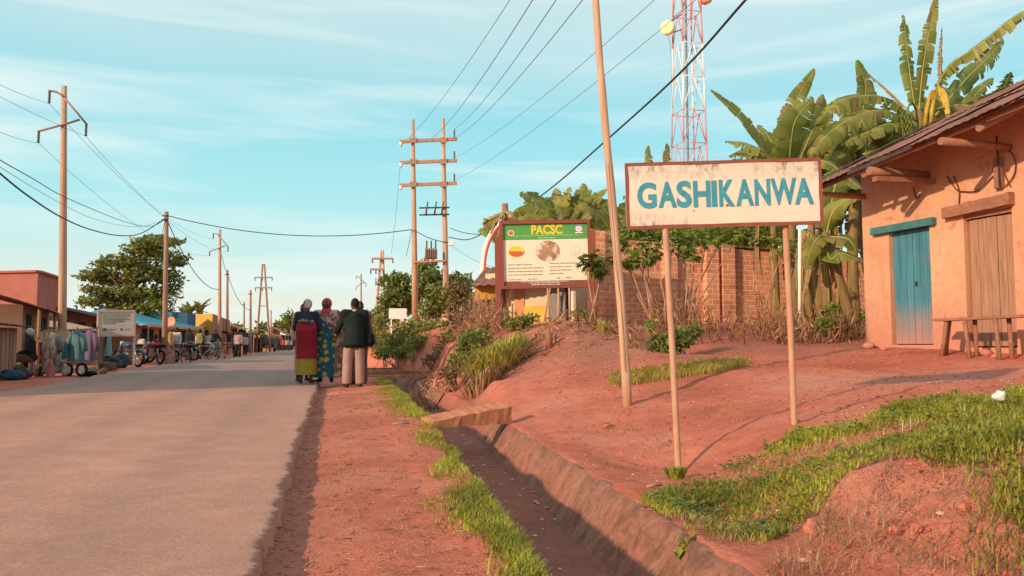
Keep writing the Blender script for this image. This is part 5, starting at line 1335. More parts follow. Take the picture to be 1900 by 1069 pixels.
# the bank at the right
polyA = [(1190, 935), (1260, 900), (1370, 862), (1480, 800), (1600, 770), (1700, 745), (1900, 722), (2200, 700), (2200, 900), (2000, 1030), (1900, 1000), (1850, 960), (1830, 900), (1800, 872), (1760, 868), (1690, 850), (1600, 862), (1560, 880), (1530, 930), (1490, 970), (1410, 1005), (1330, 1005), (1260, 985)]
polyS = [(1500, 1000), (1560, 880), (1700, 860), (1900, 870), (2200, 900), (2200, 1069), (1380, 1069)]
pts, hts, p2, h2, p3, h3 = [], [], [], [], [], []
xs = rng.uniform(0.4, 5.2, 260000); ys = rng.uniform(2.5, 8.2, 260000); zs = heights(xs, ys)
for x, y, z in zip(xs, ys, zs):
    q = P((x, y, z))
    if q[0] < 1150 or q[0] > 2150 or q[1] > 1150: continue
    nz_ = noise.fractal(V((x * 1.8, y * 1.8, 2)), 1.0, 2.0, 3)
    if inpoly((q[0] + 25 * noise.noise(V((x * 5, y * 5, 1))), q[1] + 16 * noise.noise(V((x * 5, y * 5, 9)))), polyA):
        right = min(1, max(0, (q[0] - 1550) / 250))
        if random.random() < 0.60 + 1.15 * nz_ + 0.3 * right:
            if random.random() > 0.62: continue
            h = (0.018 + 0.034 * random.random()) * (1 + 0.8 * nz_) + 0.05 * right * random.random()
            if random.random() < 0.80: pts.append((x, y, z)); hts.append(h)
            else: p2.append((x, y, z)); h2.append(h)
        elif random.random() < 0.10: p3.append((x, y, z)); h3.append(0.05)
    elif inpoly(q, polyS):
        if random.random() < 0.12 + 0.16 * max(0, nz_): p3.append((x, y, z)); h3.append(random.uniform(0.03, 0.10))
        elif q[0] > 1790 and random.random() < 0.10 + 0.3 * max(0, nz_ + 0.1): p2.append((x, y, z)); h2.append(random.uniform(0.03, 0.08))
stuff(grass_blades(pts, hts, 1.0, 0.0030).build('bank_grass', M_grass), 'fresh green grass covering the bank at the right', 'grass')
stuff(grass_blades(p2, h2, 1.0, 0.0030).build('bank_grass', M_grassy), 'yellow green grass mixed into the bank at the right', 'grass')
stuff(grass_blades(p3, h3, 2.2, 0.0013).build('dry_grass', M_straw), 'dry straw stems lying on the bare red face of the bank', 'dry grass')
# broad weeds among the grass
mb = MB()
for i in random.sample(range(len(pts)), min(1500, len(pts))):
    x, y, z = pts[i]; c = V((x, y, z + random.uniform(0.01, 0.05)))
    for q in range(4):
        a = random.uniform(0, 6.28); d = V((math.cos(a), math.sin(a), random.uniform(-0.2, 0.6))).normalized(); s_ = d.cross(V((0, 0, 1))).normalized(); l = random.uniform(0.02, 0.045)
        mb.add([c, c + d * l * 0.5 + s_ * l * 0.35, c + d * l, c + d * l * 0.5 - s_ * l * 0.35], [(0, 1, 2, 3)])
stuff(mb.build('broad_leaf_weeds', M_leafC), 'small broad-leaved weeds among the bank grass', 'weeds')
# thin grass on the yard, the low ridge of turf and the far verge
pts, hts = [], []
polyR = [(1125, 712), (1135, 695), (1200, 685), (1300, 672), (1385, 668), (1390, 678), (1340, 690), (1240, 705), (1150, 718)]
polyY = [(1000, 800), (1150, 760), (1500, 740), (1600, 760), (1480, 800), (1260, 900), (1150, 880)]
xs = rng.uniform(0.2, 6, 60000); ys = rng.uniform(5, 13, 60000); zs = heights(xs, ys)
for x, y, z in zip(xs, ys, zs):
    q = P((x, y, z)); nz_ = noise.fractal(V((x * 1.4, y * 1.4, 5)), 1.0, 2.0, 2)
    if inpoly(q, polyR): pts.append((x, y, z)); hts.append(random.uniform(0.05, 0.11))
    elif inpoly(q, polyY) and nz_ > 0.18 and random.random() < 0.14: pts.append((x, y, z)); hts.append(random.uniform(0.015, 0.03))
stuff(grass_blades(pts, hts, 0.9, 0.004).build('yard_grass', M_grassy), 'thin turf on the yard behind the town sign', 'grass')
# ------------------------------------------------------------------ litter, gravel, twigs
def scatter_stones(n, region, sz, m_, name, lab, cat, flat=0.6):
    mb = MB()
    for _ in range(n):
        x, y = region(); z = gz(x, y); s_ = sz * random.uniform(0.4, 1.4) * (1 + y * 0.04)
        mb2 = MB(); mb2.ball((0, 0, 0), (s_, s_ * random.uniform(0.5, 1), s_ * flat * random.uniform(0.5, 1)), 5, 4, rotz(random.uniform(0, 6.28)))
        mb.add([V(v) * random.uniform(0.85, 1.15) + V((x, y, z + s_ * 0.15)) for v in mb2.v], mb2.f)
    return stuff(mb.build(name, m_), lab, cat)
def verge_pt():
    y = 2.3 + 14 * random.random() ** 1.5; return float(xr(y)) + random.uniform(0.05, float(ul(y)) - 0.05), y
def edge_pt():
    y = 2.3 + 10 * random.random() ** 1.4; return float(xr(y)) + abs(random.gauss(0, 0.10)) + 0.03, y
scatter_stones(1900, verge_pt, 0.006, mat('verge_gravel', (0.46, 0.155, 0.10), 0.35, 30), 'gravel', 'fine red gravel on the verge', 'gravel')
scatter_stones(260, edge_pt, 0.008, mat('asphalt_crumbs', (0.34, 0.155, 0.115), 0.3, 30), 'asphalt_crumbs', 'crumbled asphalt along the broken road edge', 'rubble')
def yard_pt():
    while True:
        x, y = random.uniform(0.3, 7), random.uniform(4.2, 14); 
        if x > float(xr(y) + ur(y)) + 0.1: return x, y
scatter_stones(650, yard_pt, 0.007, mat('pale_litter', (0.72, 0.52, 0.42), 0.2, 30), 'litter', 'pale chips and scraps scattered over the red yard', 'litter', 0.3)
scatter_stones(1500, yard_pt, 0.010, mat('red_clods', (0.38, 0.11, 0.07), 0.3, 30), 'earth_clods', 'small red clods on the yard', 'earth')
def mound_pt(): p = at(random.uniform(1030, 1200), random.uniform(11.5, 14.5)); return p.x, p.y
scatter_stones(130, mound_pt, 0.012, mat('pale_litter_b', (0.70, 0.55, 0.47), 0.2, 30), 'litter', 'whitish scraps on the slope of the red mound', 'litter', 0.3)
def face_pt():
    while True:
        x, y = random.uniform(0.8, 3.2), random.uniform(2.7, 4.4); q = P((x, y, gz(x, y)))
        if inpoly(q, polyS): return x, y
scatter_stones(420, face_pt, 0.008, mat('red_clods_b', (0.44, 0.125, 0.075), 0.4, 30), 'earth_clods', 'broken clods of red earth on the bare bank face', 'earth', 0.8)
scatter_stones(16, face_pt, 0.02, mat('red_clods_c', (0.50, 0.15, 0.09), 0.3, 30), 'earth_clods', 'larger lumps of red earth at the bare bank face', 'earth', 0.8)
def ditch_pt():
    y = random.uniform(4, 11); return float(xr(y)) + random.uniform(float(ul(y)) + 0.2, float(ur(y)) - 0.2), y
scatter_stones(70, ditch_pt, 0.012, mat('pale_litter_c', (0.60, 0.42, 0.36), 0.2, 30), 'litter', 'pale scraps lying in the bed of the ditch', 'litter', 0.35)
mb = MB()
for _ in range(420):
    x, y = verge_pt(); a = random.uniform(0, 6.28); l = random.uniform(0.01, 0.035) * (1 + 0.05 * y); p = V((x, y, gz(x, y) + 0.006)); d = V((math.cos(a), math.sin(a), 0)) * l
    mb.tube([p - d, p + d + V((0, 0, 0.003))], 0.0016 * (1 + 0.1 * y), 4)
stuff(mb.build('straw_bits', M_straw), 'bits of straw trodden into the verge', 'straw')
for px, py, l, lab in ((745, 788, 0.16, 'pale stick lying on the verge before the plank'), (1215, 905, 0.10, 'brown stick lying left of the foot of the left sign post'), (1130, 792, 0.09, 'small pale chip of wood on the yard below the bare pole')):
    p = G(px, py); mb = MB(); mb.tube([p - V((l / 2, 0.03, -0.012)), p + V((0, 0, 0.016)), p + V((l / 2, 0.04, 0.012))], [0.008, 0.011, 0.007], 6); o = mb.build('stick', M_twig); tag(o, lab, 'stick')
p = G(1855, 758); mb = MB(); mb.ball((0, 0, 0.02), (0.045, 0.04, 0.035), 12, 9); mb.v = [tuple(V(v) * (1 + 0.45 * noise.noise(V(v) * 30))) for v in mb.v]
o = mb.build('plastic_rag', M_white); o.location = p + V((0, 0, 0.06)); tag(o, 'crumpled white plastic rag in the long grass at far right', 'litter')
for px, py, s_ in ((1735, 762, .012), (1690, 798, .011), (1675, 808, .011), (1640, 818, .010), (1790, 772, .011)):
    p = G(px, py) + V((0, 0, 0.07)); mb = MB(); 
    for q in range(6):
        a = q * 1.047; d = V((math.cos(a), math.sin(a), 0.3)) * s_; s2 = V((-d.y, d.x, 0)) * 0.5
        mb.add([V((0, 0, 0)), d * 0.6 + s2, d, d * 0.6 - s2], [(0, 1, 2, 3)])
    mb.tube([V((0, 0, -0.08)), V((0, 0, 0))], 0.0015, 4)
    o = mb.build('white_flower', M_white); o.location = p; tag(o, 'tiny white flower in the grass of the right bank', 'flower', 'white flowers in the bank grass')
for px, py, s_, lab in ((1505, 985, 0.035, 'pointed lump of red earth at the left end of the bare bank face'), (1745, 955, 0.02, 'small pale stone on the bare bank face'), (1492, 1043, 0.02, 'flat pale stone at the bottom of the bank'), (1445, 950, 0.018, 'pinkish stone among the grass of the bank')):
    mb = MB(); mb.ball((0, 0, s_ * 0.3), (s_, s_ * 0.8, s_ * (1.2 if px == 1505 else 0.5)), 9, 7); mb.v = [tuple(V(v) * (1 + 0.35 * noise.noise(V(v) * 40))) for v in mb.v]
    o = mb.build('stone', mat('earth_stone', (0.52, 0.18, 0.11) if px == 1505 else (0.6, 0.36, 0.26), 0.2, 30), None); o.location = G(px, py); tag(o, lab, 'stone')
# ------------------------------------------------------------------ poles, masts and wires
random.seed(31)
M_galv = mat('galvanised_arm', (0.34, 0.20, 0.15), 0.2, 8, 0.6, 0.05)
def pole_tube(mb, base, top, r0, r1): mb.tube([base - V((0, 0, 0.3)), base.lerp(top, 0.33), base.lerp(top, 0.66), top], [r0, r0 * 0.67 + r1 * 0.33, r0 * 0.33 + r1 * 0.67, r1], 10)
def ins(parent, a, l, hang=True, r=0.05):
    mb = MB(); k = 7; s_ = -1 if hang else 1
    mb.tube([a + V((0, 0, s_ * l * i / (2 * k))) for i in range(2 * k + 1)], [r if i % 2 else r * 0.45 for i in range(2 * k + 1)], 7)
    return mb.build('insulator', M_ins, parent)
def sag(a, b_, s_, n=24):
    a, b_ = V(a), V(b_); return [a.lerp(b_, i / n) - V((0, 0, s_ * 4 * (i / n) * (1 - i / n))) for i in range(n + 1)]
def wire(pts, r, label, m_=None, group=None, name='cable'):
    mb = MB(); mb.tube(pts, r, 5); o = mb.build(name, m_ or M_wire); tag(o, label, 'cable', group); return o

# tall pole at the left with three arms
Y1 = 25.0; b1 = at(117, Y1); t1 = W(119, 160, Y1)
tp = thing('power_pole', 'tall pale power pole at far left with bent crossarms and three hanging insulators', 'power pole', b1)
mb = MB(); pole_tube(mb, b1, t1, 0.135, 0.085); mb.build('pole', M_pole, tp)
iA, iB, iC = W(92, 170, Y1 - 0.2), W(160, 231, Y1 + 0.1), W(72, 243, Y1 - 0.2)
mb = MB(); mb.tube(catmull([W(90, 168, Y1 - 0.2), W(105, 171, Y1 - 0.15), W(119, 180, Y1 - 0.12)], 5), 0.035, 6); mb.build('crossarm', M_galv, tp)
mb = MB(); mb.tube([W(120, 182, Y1 - 0.12), W(162, 232, Y1 + 0.1)], 0.035, 6); mb.build('crossarm', M_galv, tp)
mb = MB(); mb.tube([W(70, 244, Y1 - 0.2), W(118, 231, Y1 - 0.12), W(148, 222, Y1)], 0.035, 6); mb.build('crossarm', M_galv, tp)
for q in (iA, iB, iC): ins(tp, q, 0.38)
ends1 = [q - V((0, 0, 0.38)) for q in (iA, iB, iC)]
# pole in front of the big tree
Y2 = 40.0; b2_ = at(306, Y2); t2 = W(309, 393, Y2)
p2_ = thing('power_pole', 'brown low-voltage pole standing in front of the big roadside tree at left', 'power pole', b2_)
mb = MB(); pole_tube(mb, b2_, t2, 0.14, 0.10); mb.build('pole', M_pole2, p2_)
for dz_ in (0.22, 0.42):
    mb = MB(); mb.tube([t2 + V((-0.16, -0.14, -dz_)), t2 + V((0.16, -0.14, -dz_))], 0.03, 6); mb.build('bracket', M_dark, p2_)
top2 = t2 - V((0, 0.12, 0.35))
# second armed pole further on
Y3 = 62.0; b3_ = at(408, Y3); t3 = W(408, 426, Y3)
p3_ = thing('power_pole', 'pale power pole with bent arms beside the yellow building', 'power pole', b3_)
mb = MB(); pole_tube(mb, b3_, t3, 0.15, 0.10); mb.build('pole', M_pole, p3_)
jA, jB, jC = W(396, 434, Y3), W(423, 458, Y3), W(389, 466, Y3)
for pts in ([(395, 433), (402, 434), (408, 439)], [(408, 439), (424, 459)], [(388, 467), (408, 460), (418, 456)]):
    mb = MB(); mb.tube([W(a, b_, Y3 - 0.15) for a, b_ in pts], 0.04, 6); mb.build('crossarm', M_galv, p3_)
for q in (jA, jB, jC): ins(p3_, q, 0.38, r=0.06)
ends3 = [q - V((0, 0, 0.38)) for q in (jA, jB, jC)]
simple = [(422, 501, 70, 'plain brown pole right of the yellow building'), (465, 538, 78, 'short plain pole above the market roofs'), (453, 560, 105, 'thin distant pole left of the short plain pole'), (503, 575, 140, 'small far pole right of the lattice pole'), (548, 600, 150, 'small far post in front of the far trees')]
tops = {}
for px, ty, Yq, lab in simple:
    bq = at(px, Yq); tq = W(px, ty, Yq); t = thing('utility_pole', lab, 'pole', bq); mb = MB(); pole_tube(mb, bq, tq, 0.14, 0.09); mb.build('pole', M_pole2, t); tops[px] = tq
    mb = MB(); mb.tube([tq + V((-0.2, -0.1, -0.4)), tq + V((0.2, -0.1, -0.4))], 0.04, 6); mb.build('bracket', M_dark, t)
# A-shaped pole pairs
def aframe(label, apex, f1, f2, Yq, arms, rung, r=0.13, m_=None, box=None):
    bq = at((f1 + f2) / 2, Yq); t = thing('twin_pole_pylon', label, 'power pole', bq)
    for f in (f1, f2):
        mb = MB(); pole_tube(mb, at(f, Yq), W(*apex, Yq) + V(((f - (f1 + f2) / 2) / F * Yq * 0.12, 0, 0)), r, r * 0.7); mb.build('pole', m_ or M_pole2, t)
    for x0, x1, y in arms:
        mb = MB(); mb.bar(W(x0, y, Yq - 0.2), W(x1, y, Yq - 0.2), 0.12, 0.14); mb.build('crossarm', M_galv, t)
        for x in (x0 + 1, (x0 + x1) / 2 - 2, x1 - 1): ins(t, W(x, y, Yq - 0.2), 0.35, True, 0.07)
    for x0, x1, y in rung:
        mb = MB(); mb.bar(W(x0, y, Yq), W(x1, y, Yq), 0.1, 0.1); mb.build('rung', m_ or M_pole2, t)
    if box:
        x, y, s_ = box; mb = MB(); mb.box(W(x, y, Yq - 0.4), (s_ * 0.9, s_ * 0.7, s_)); mb.box(W(x, y, Yq - 0.4) + V((-s_ * 0.8, 0, 0)), (0.08, 0.08, s_ * 1.3)); mb.box(W(x, y, Yq - 0.4) + V((s_ * 0.8, 0, 0)), (0.08, 0.08, s_ * 1.3)); mb.box(W(x, y, Yq - 0.4) + V((0, 0, 0)), (s_ * 1.6, 0.06, 0.06)); mb.build('switchgear', M_galv, t)
    return t
aframe('A-shaped twin pole pylon with two crossarms at the end of the left pole row', (489, 490), 475, 502, 88, [(472, 506, 515), (473, 505, 534)], [(480, 497, 568)])
aframe('leaning A-shaped pylon with two crossarms and switchgear left of the dark roadside tree', (709, 465), 693, 716, 62, [(690, 730, 480), (687, 712, 500)], [(698, 716, 538)], 0.12, M_pole, (706, 523, 0.45))
Yq = 120; bq = at(670, Yq); t = thing('power_pole', 'small distant armed pole above the heads of the group of people', 'power pole', bq)
mb = MB(); pole_tube(mb, bq, W(670, 508, Yq), 0.16, 0.1); mb.build('pole', M_pole2, t)
for pts in ([(662, 512), (670, 517)], [(670, 518), (679, 526)], [(661, 532), (676, 524)]):
    mb = MB(); mb.tube([W(a, b_, Yq) for a, b_ in pts], 0.06, 5); mb.build('crossarm', M_galv, t)
for q in ((661, 512), (679, 526), (661, 532)): ins(t, W(*q, Yq), 0.5, True, 0.07)

# timber pole pair with transformer
Y4 = 40.0
hf = thing('transformer_pylon', 'pair of tall timber poles joined by three crossarms and carrying a transformer', 'power pole', at(798, Y4))
for (bx, by, tx, ty) in ((770, 585, 766, 222), (828, 520, 822, 220)):
    mb = MB(); bq = at(bx, Y4); pole_tube(mb, bq, W(tx, ty, Y4), 0.165, 0.085); mb.build('pole', M_pole, hf)
M_arm = mat('worn_timber_arm', (0.42, 0.22, 0.14), 0.3, 5, 0.8, 0.2)
armends = []
for y0, y1 in ((263, 258), (302, 298), (344, 340)):
    mb = MB(); mb.bar(W(742, y0, Y4 - 0.22), W(848, y1, Y4 - 0.22), 0.12, 0.16); mb.build('crossarm', M_arm, hf)
    mb = MB(); mb.tube([W(744, y0 + 1, Y4 - 0.22), W(744, y0 + 9, Y4 - 0.22)], [0.09, 0.05], 7); mb.build('insulator', M_white, hf)
    ins(hf, W(843, y1, Y4 - 0.22) + V((0, 0, 0.05)), 0.42, False, 0.055); armends.append((W(744, y0 + 6, Y4 - 0.22), W(845, y1 - 6, Y4 - 0.22), W(795, (y0 + y1) / 2 - 2, Y4 - 0.22)))
    for xk in (767, 823): 
        mb = MB(); mb.box(W(xk, (y0 + y1) / 2, Y4 - 0.3), (0.34, 0.08, 0.26)); mb.build('clamp', M_galv, hf)
for y in (386, 399):
    mb = MB(); mb.bar(W(778, y, Y4 - 0.2), W(834, y - 1, Y4 - 0.2), 0.07, 0.07); mb.build('fuse_bar', M_dark, hf)
for x in (790, 806, 819):
    mb = MB(); mb.tube([W(x, 399, Y4 - 0.25), W(x + 2, 386, Y4 - 0.35), W(x + 4, 374, Y4 - 0.25)], [0.05, 0.04, 0.03], 6); mb.build('fuse', M_ins, hf)
mb = MB(); c = W(800, 471, Y4 - 0.25); mb.box(c, (0.56, 0.45, 0.5)); 
for q in range(5): mb.box(c + V((-0.22 + q * 0.11, -0.26, -0.02)), (0.03, 0.1, 0.42))
trf = mb.build('transformer', mat('transformer_grey', (0.28, 0.20, 0.15), 0.2, 8, 0.5), hf)
for q in (-0.22, 0, 0.22):
    mb = MB(); p = c + V((q, 0, 0.25)); mb.tube([p + V((0, 0, 0.05 * i)) for i in range(9)], [0.05 if i % 2 else 0.028 for i in range(9)], 7); mb.build('bushing', M_ins, trf)
mb = MB(); mb.bar(W(768, 487, Y4 - 0.25), W(828, 484, Y4 - 0.25), 0.3, 0.09); mb.build('platform', M_arm, hf)
mb = MB(); mb.box(W(838, 451, Y4 - 0.2), (0.26, 0.2, 0.24)); mb.build('lamp_box', M_white, hf)

# slim lattice mast with dishes
Y5 = 56.0
ms = thing('telecom_mast', 'red and white lattice telecom mast with round yellowish dish rising behind the town sign', 'mast', at(1278, Y5))
def mk(py):  # half width and centre of the mast at photo height py
    t = (py - 0) / 295.0; return (1249 + (1246 - 1249) * t, 1299 + (1311 - 1299) * t)
zof = lambda py: W(1278, py, Y5).z
M_mr = mat('mast_red', (0.62, 0.27, 0.27), 0.15, 5, 0.6, 0); M_mw = mat('mast_white', (0.82, 0.78, 0.75), 0.05, 5, 0.6, 0)
lv = [-150, -95, -38, 27, 86, 148, 210, 270, 330, 390, 450, 520]
cx_ = lambda py: V(((W(mk(py)[0], py, Y5).x + W(mk(py)[1], py, Y5).x) / 2, Y5, zof(py)))
def corner(py, k):
    l, r = mk(py); hw = (W(r, py, Y5).x - W(l, py, Y5).x) / 2 / 1.18; c = cx_(py)
    a = R((225, 315, 45, 135)[k] + 16); return c + V((math.cos(a), math.sin(a), 0)) * hw * 1.22
def band_mat(py): return M_mw if 80 <= py < 205 or py < -90 else M_mr
for i in range(len(lv) - 1):
    y0, y1 = lv[i + 1], lv[i]; mm_ = band_mat((y0 + y1) / 2)
    mb = MB()
    for k in range(4):
        a0, a1 = corner(y0, k), corner(y1, k); b0q, b1q = corner(y0, (k + 1) % 4), corner(y1, (k + 1) % 4)
        mb.tube([a0, a1], 0.06, 6)
        mb.tube([a1, b1q], 0.032, 5)
        m1 = a1.lerp(b1q, 0.5)
        if k in (0, 1, 3): mb.tube([a0, m1], 0.032, 5); mb.tube([b0q, m1], 0.032, 5)
    mb.build('lattice_section', mm_, ms)
mb = MB(); mb.tube([cx_(y) + V((-0.1 - 0.05, -0.3, 0)) for y in (520, 300, 100, -150)], 0.09, 6); mb.build('cable_run', M_wireg, ms)
M_dish = mat('cream_dish', (0.80, 0.68, 0.36), 0.06, 4, 0.5, 0)
dc = W(1237, 50, Y5 - 0.8); ax = V((-0.55, -0.8, 0)).normalized()
def drum(mb, c, ax, r, d):
    u = V((0, 0, 1)); s_ = ax.cross(u)
    prof = [(0, 0.0), (r * 0.6, 0.0), (r * 0.92, -0.02), (r, -0.06), (r, -d), (r * 0.7, -d * 1.35), (0.08, -d * 1.5)]
    vs = []; n = 24
    for rr, dd in prof:
        for q in range(n):
            a = 2 * math.pi * q / n; vs.append(c + ax * (dd + (0.08 if rr == 0 else 0)) + (s_ * math.cos(a) + u * math.sin(a)) * max(rr, 0.001))
    mb.add(vs, [(i * n + q, i * n + (q + 1) % n, i * n + n + (q + 1) % n, i * n + n + q) for i in range(len(prof) - 1) for q in range(n)], 0, True)
mb = MB(); drum(mb, dc, ax, 0.52, 0.3); d_ = mb.build('dish', M_dish, ms)
mb = MB(); mb.tube([dc - ax * 0.3 + V((0, 0, 0.35)), corner(35, 0)], 0.04, 5); mb.build('bracket', M_dark, d_)
mb = MB(); mb.tube([dc - ax * 0.3 - V((0, 0, 0.4)), corner(64, 0)], 0.04, 5); mb.build('bracket', M_dark, d_)
mb = MB(); mb.tube(catmull([dc - V((0, 0, 0.5)), W(1241, 72, Y5 - 0.6), W(1245, 100, Y5 - 0.5), W(1247, 200, Y5 - 0.5)], 5), 0.02, 5); mb.build('cable', M_wireg, d_)
mb = MB(); drum(mb, W(1316, -4, Y5 - 0.7), V((0.5, -0.85, 0)).normalized(), 0.34, 0.5); d2 = mb.build('dish', mat('tan_dish', (0.62, 0.34, 0.2), 0.1, 4, 0.5, 0), ms)
mb = MB(); mb.tube([W(1312, 4, Y5), corner(0, 1)], 0.06, 5); mb.build('bracket', M_dark, d2)

# --- wires
gH = 'high-voltage wires running from the timber pole pair over the camera'
for k, (sx, sy, e) in enumerate([(armends[0][2].x, 0, (925, 0)), (0, 0, (968, 0)), (0, 0, (1010, 0)), (0, 0, (1053, 0)), (0, 0, (1178, 0)), (0, 0, (1250, 0))]):
    a = (armends[0][0], armends[0][2], armends[0][1], armends[1][1], armends[1][1], armends[2][1])[k]
    a = (armends[0][0], W(800, 258, Y4 - 0.2), W(843, 240, Y4 - 0.2), W(845, 256, Y4 - 0.2), armends[1][1], armends[2][1])[k]
    e = [(925, 0), (968, 0), (1010, 0), (1055, 0), (1178, 0), (1252, 0)][k]
    far = W(e[0], e[1], 17); d = far - a; b_ = a + d * 1.35
    wire(sag(a, b_, 0.5), 0.011 if k in (1, 2, 3) else 0.008, 'thin high-voltage wire climbing from the timber pole pair to the top of the picture', M_wireg, gH)
# thick twisted cable from the pole pair over the yard to the upper right
a = W(832, 440, Y4 - 0.2); mid = W(1015, 355, 26.0); e = W(1383, 0, 12.0)
pts = catmull([a, W(872, 444, 36.5), W(930, 412, 31.5), mid, W(1140, 247, 19.0), W(1265, 132, 15.0), e, W(1440, -60, 11.0)], 6)
wire(pts, 0.022, 'thick black bundled cable sweeping from the timber pole pair to the upper right')
wire(sag(W(768, 427, Y4 - 0.2), W(832, 450, Y4 - 0.2), 0.12), 0.02, 'short black cable slung between the two timber poles')
wire(sag(W(835, 423, Y4 - 0.1), W(925, 430, 34), 0.2), 0.018, 'black cable from the right timber pole to the left edge of the billboard')
wire(sag(top2 + V((0.16, 0, 0.12)), W(764, 426, Y4 - 0.2), 0.62), 0.022, 'long sagging black cable across the road from the brown pole to the timber poles')
wire(sag(W(764, 426, Y4 - 0.2), at(752, 38, 3.2), 0.05), 0.012, 'stay wire dropping from the left timber pole into the dark tree')
wire(sag(W(743, 300, Y4 - 0.22), W(726, 470, Y4 + 8), 0.4), 0.01, 'thin slack wire hanging down from the left crossarm ends', M_wireg)
wire(sag(W(837, 455, Y4 - 0.2), W(925, 498, 33), 0.15), 0.012, 'thin wire from the lamp box down towards the billboard', M_wireg)
near = lambda px, py, Yn: W(px, py, Yn)
e1 = W(0, 322, 16); d = e1 - top2
wire(catmull([top2, W(262, 433, 36.5), W(220, 437, 33), W(165, 425, 28), W(110, 401, 23), W(50, 362, 19), W(0, 322, 16.5), W(-60, 270, 14)], 5), 0.022, 'thick sagging black cable from the brown pole to the left edge of the picture')
wire(catmull([top2 + V((0, 0, -0.05)), W(280, 420, 38), W(230, 411, 33), W(125, 368, 25), W(60, 331, 20), W(0, 297, 17), W(-60, 258, 15)], 5), 0.012, 'upper thin cable left of the brown pole')
wire(catmull([top2 + V((0, 0, -0.08)), W(255, 421, 36), W(180, 408, 30), W(110, 376, 24), W(0, 310, 17), W(-60, 268, 15)], 5), 0.007, 'lower thin cable left of the brown pole', M_wireg)
gL = 'high-voltage wires on the hanging insulators of the left armed poles'
for k, (lx, ly) in enumerate(((0, 152), (0, 174), (0, 240))):
    i0 = ends1[(0, 1, 2)[k]]
    e = W(lx, ly, 19.5); d = e - i0
    wire(sag(i0, i0 + d * 1.5, 0.08), 0.006, 'thin wire hung from the far left armed pole', M_wireg, gL)
    wire(sag(i0, ends3[k], 0.9), 0.007, 'thin wire hung from the far left armed pole', M_wireg, gL)
wire(sag(top2 + V((0.1, 0, -0.1)), W(405, 537, Y3 - 0.2), 0.9), 0.024, 'drooping cable from the brown pole to the pale armed pole by the yellow building')
wire(sag(tops[422] - V((0, 0, 0.3)), W(465, 575, 78), 0.8), 0.024, 'drooping cable between the two plain poles beyond the yellow building')
wire(sag(W(410, 470, Y3), tops[422] - V((0, 0, 0.4)), 0.1), 0.02, 'short cable between the pale armed pole and the plain brown pole')
wire(sag(top2 + V((0, 0, -0.1)), W(285, 470, 39), 0.3), 0.012, 'loose wire end hanging left of the top of the brown pole')
# ------------------------------------------------------------------ people
M_skin = mat('dark_brown_skin', (0.095, 0.042, 0.026), 0.12, 12, 0.55, 0.05)
M_hair = mat('black_hair', (0.012, 0.010, 0.010), 0.2, 60, 0.8, 0.3)
M_eye = mat('eye_white', (0.55, 0.50, 0.45), 0.02, 5, 0.3, 0); M_lip = mat('lips', (0.13, 0.045, 0.035), 0.05, 5, 0.5, 0)
M_shoe = mat('dark_leather_shoe', (0.035, 0.025, 0.022), 0.2, 10, 0.5, 0.1)
def cloth(name, c, var=0.25, c2=None, scale=5, thr=(0.45, 0.6)): return mat(name, c, var, scale, 0.9, 0.25, c2=c2, thr=thr, bd=0.01)

def skinned(mb, voxel, smooth=2):
    """fuse overlapping limbs into ONE continuous surface"""
    me = mb.mesh('tmp'); o = bpy.data.objects.new('tmp', me); col.objects.link(o)
    r = o.modifiers.new('r', 'REMESH'); r.mode = 'VOXEL'; r.voxel_size = voxel; r.use_smooth_shade = True
    s_ = o.modifiers.new('s', 'SMOOTH'); s_.iterations = smooth; s_.factor = 0.5
    dg = bpy.context.evaluated_depsgraph_get()
    out = bpy.data.meshes.new_from_object(o.evaluated_get(dg))
    bpy.data.objects.remove(o); bpy.data.meshes.remove(me)
    for p in out.polygons: p.use_smooth = True
    return out

def hand(mb, w_, d, side_v, curl=0.35, thumb=1, big=1.0):
    """palm, five unequal fingers with knuckle bends, thumb off the side"""
    d = d.normalized(); s_ = (side_v - d * side_v.dot(d)).normalized(); n = d.cross(s_)
    mb.capsule(w_, 0.026 * big, w_ + d * 0.055, 0.030 * big, 8); mb.capsule(w_ + d * 0.04 - s_ * 0.015, 0.02 * big, w_ + d * 0.075 + s_ * 0.012, 0.018 * big, 8)
    for i, l in enumerate((0.068, 0.078, 0.072, 0.056)):
        b_ = w_ + d * 0.085 + s_ * (-0.027 + 0.018 * i); c1 = b_ + (d * math.cos(curl) + n * math.sin(curl)) * l * 0.5; c2 = c1 + (d * math.cos(curl * 2.3) + n * math.sin(curl * 2.3)) * l * 0.5
        mb.capsule(b_ - d * 0.02, 0.0095 * big, c1, 0.009 * big, 6); mb.capsule(c1, 0.009 * big, c2, 0.008 * big, 6)
    t0 = w_ + d * 0.03 - s_ * 0.022 * thumb; t1 = t0 + (d * 0.6 - s_ * 0.7 * thumb + n * 0.3).normalized() * 0.035; t2 = t1 + (d * 0.85 - s_ * 0.25 * thumb + n * 0.4).normalized() * 0.03
    mb.capsule(t0, 0.013 * big, t1, 0.011 * big, 6); mb.capsule(t1, 0.011 * big, t2, 0.009 * big, 6)

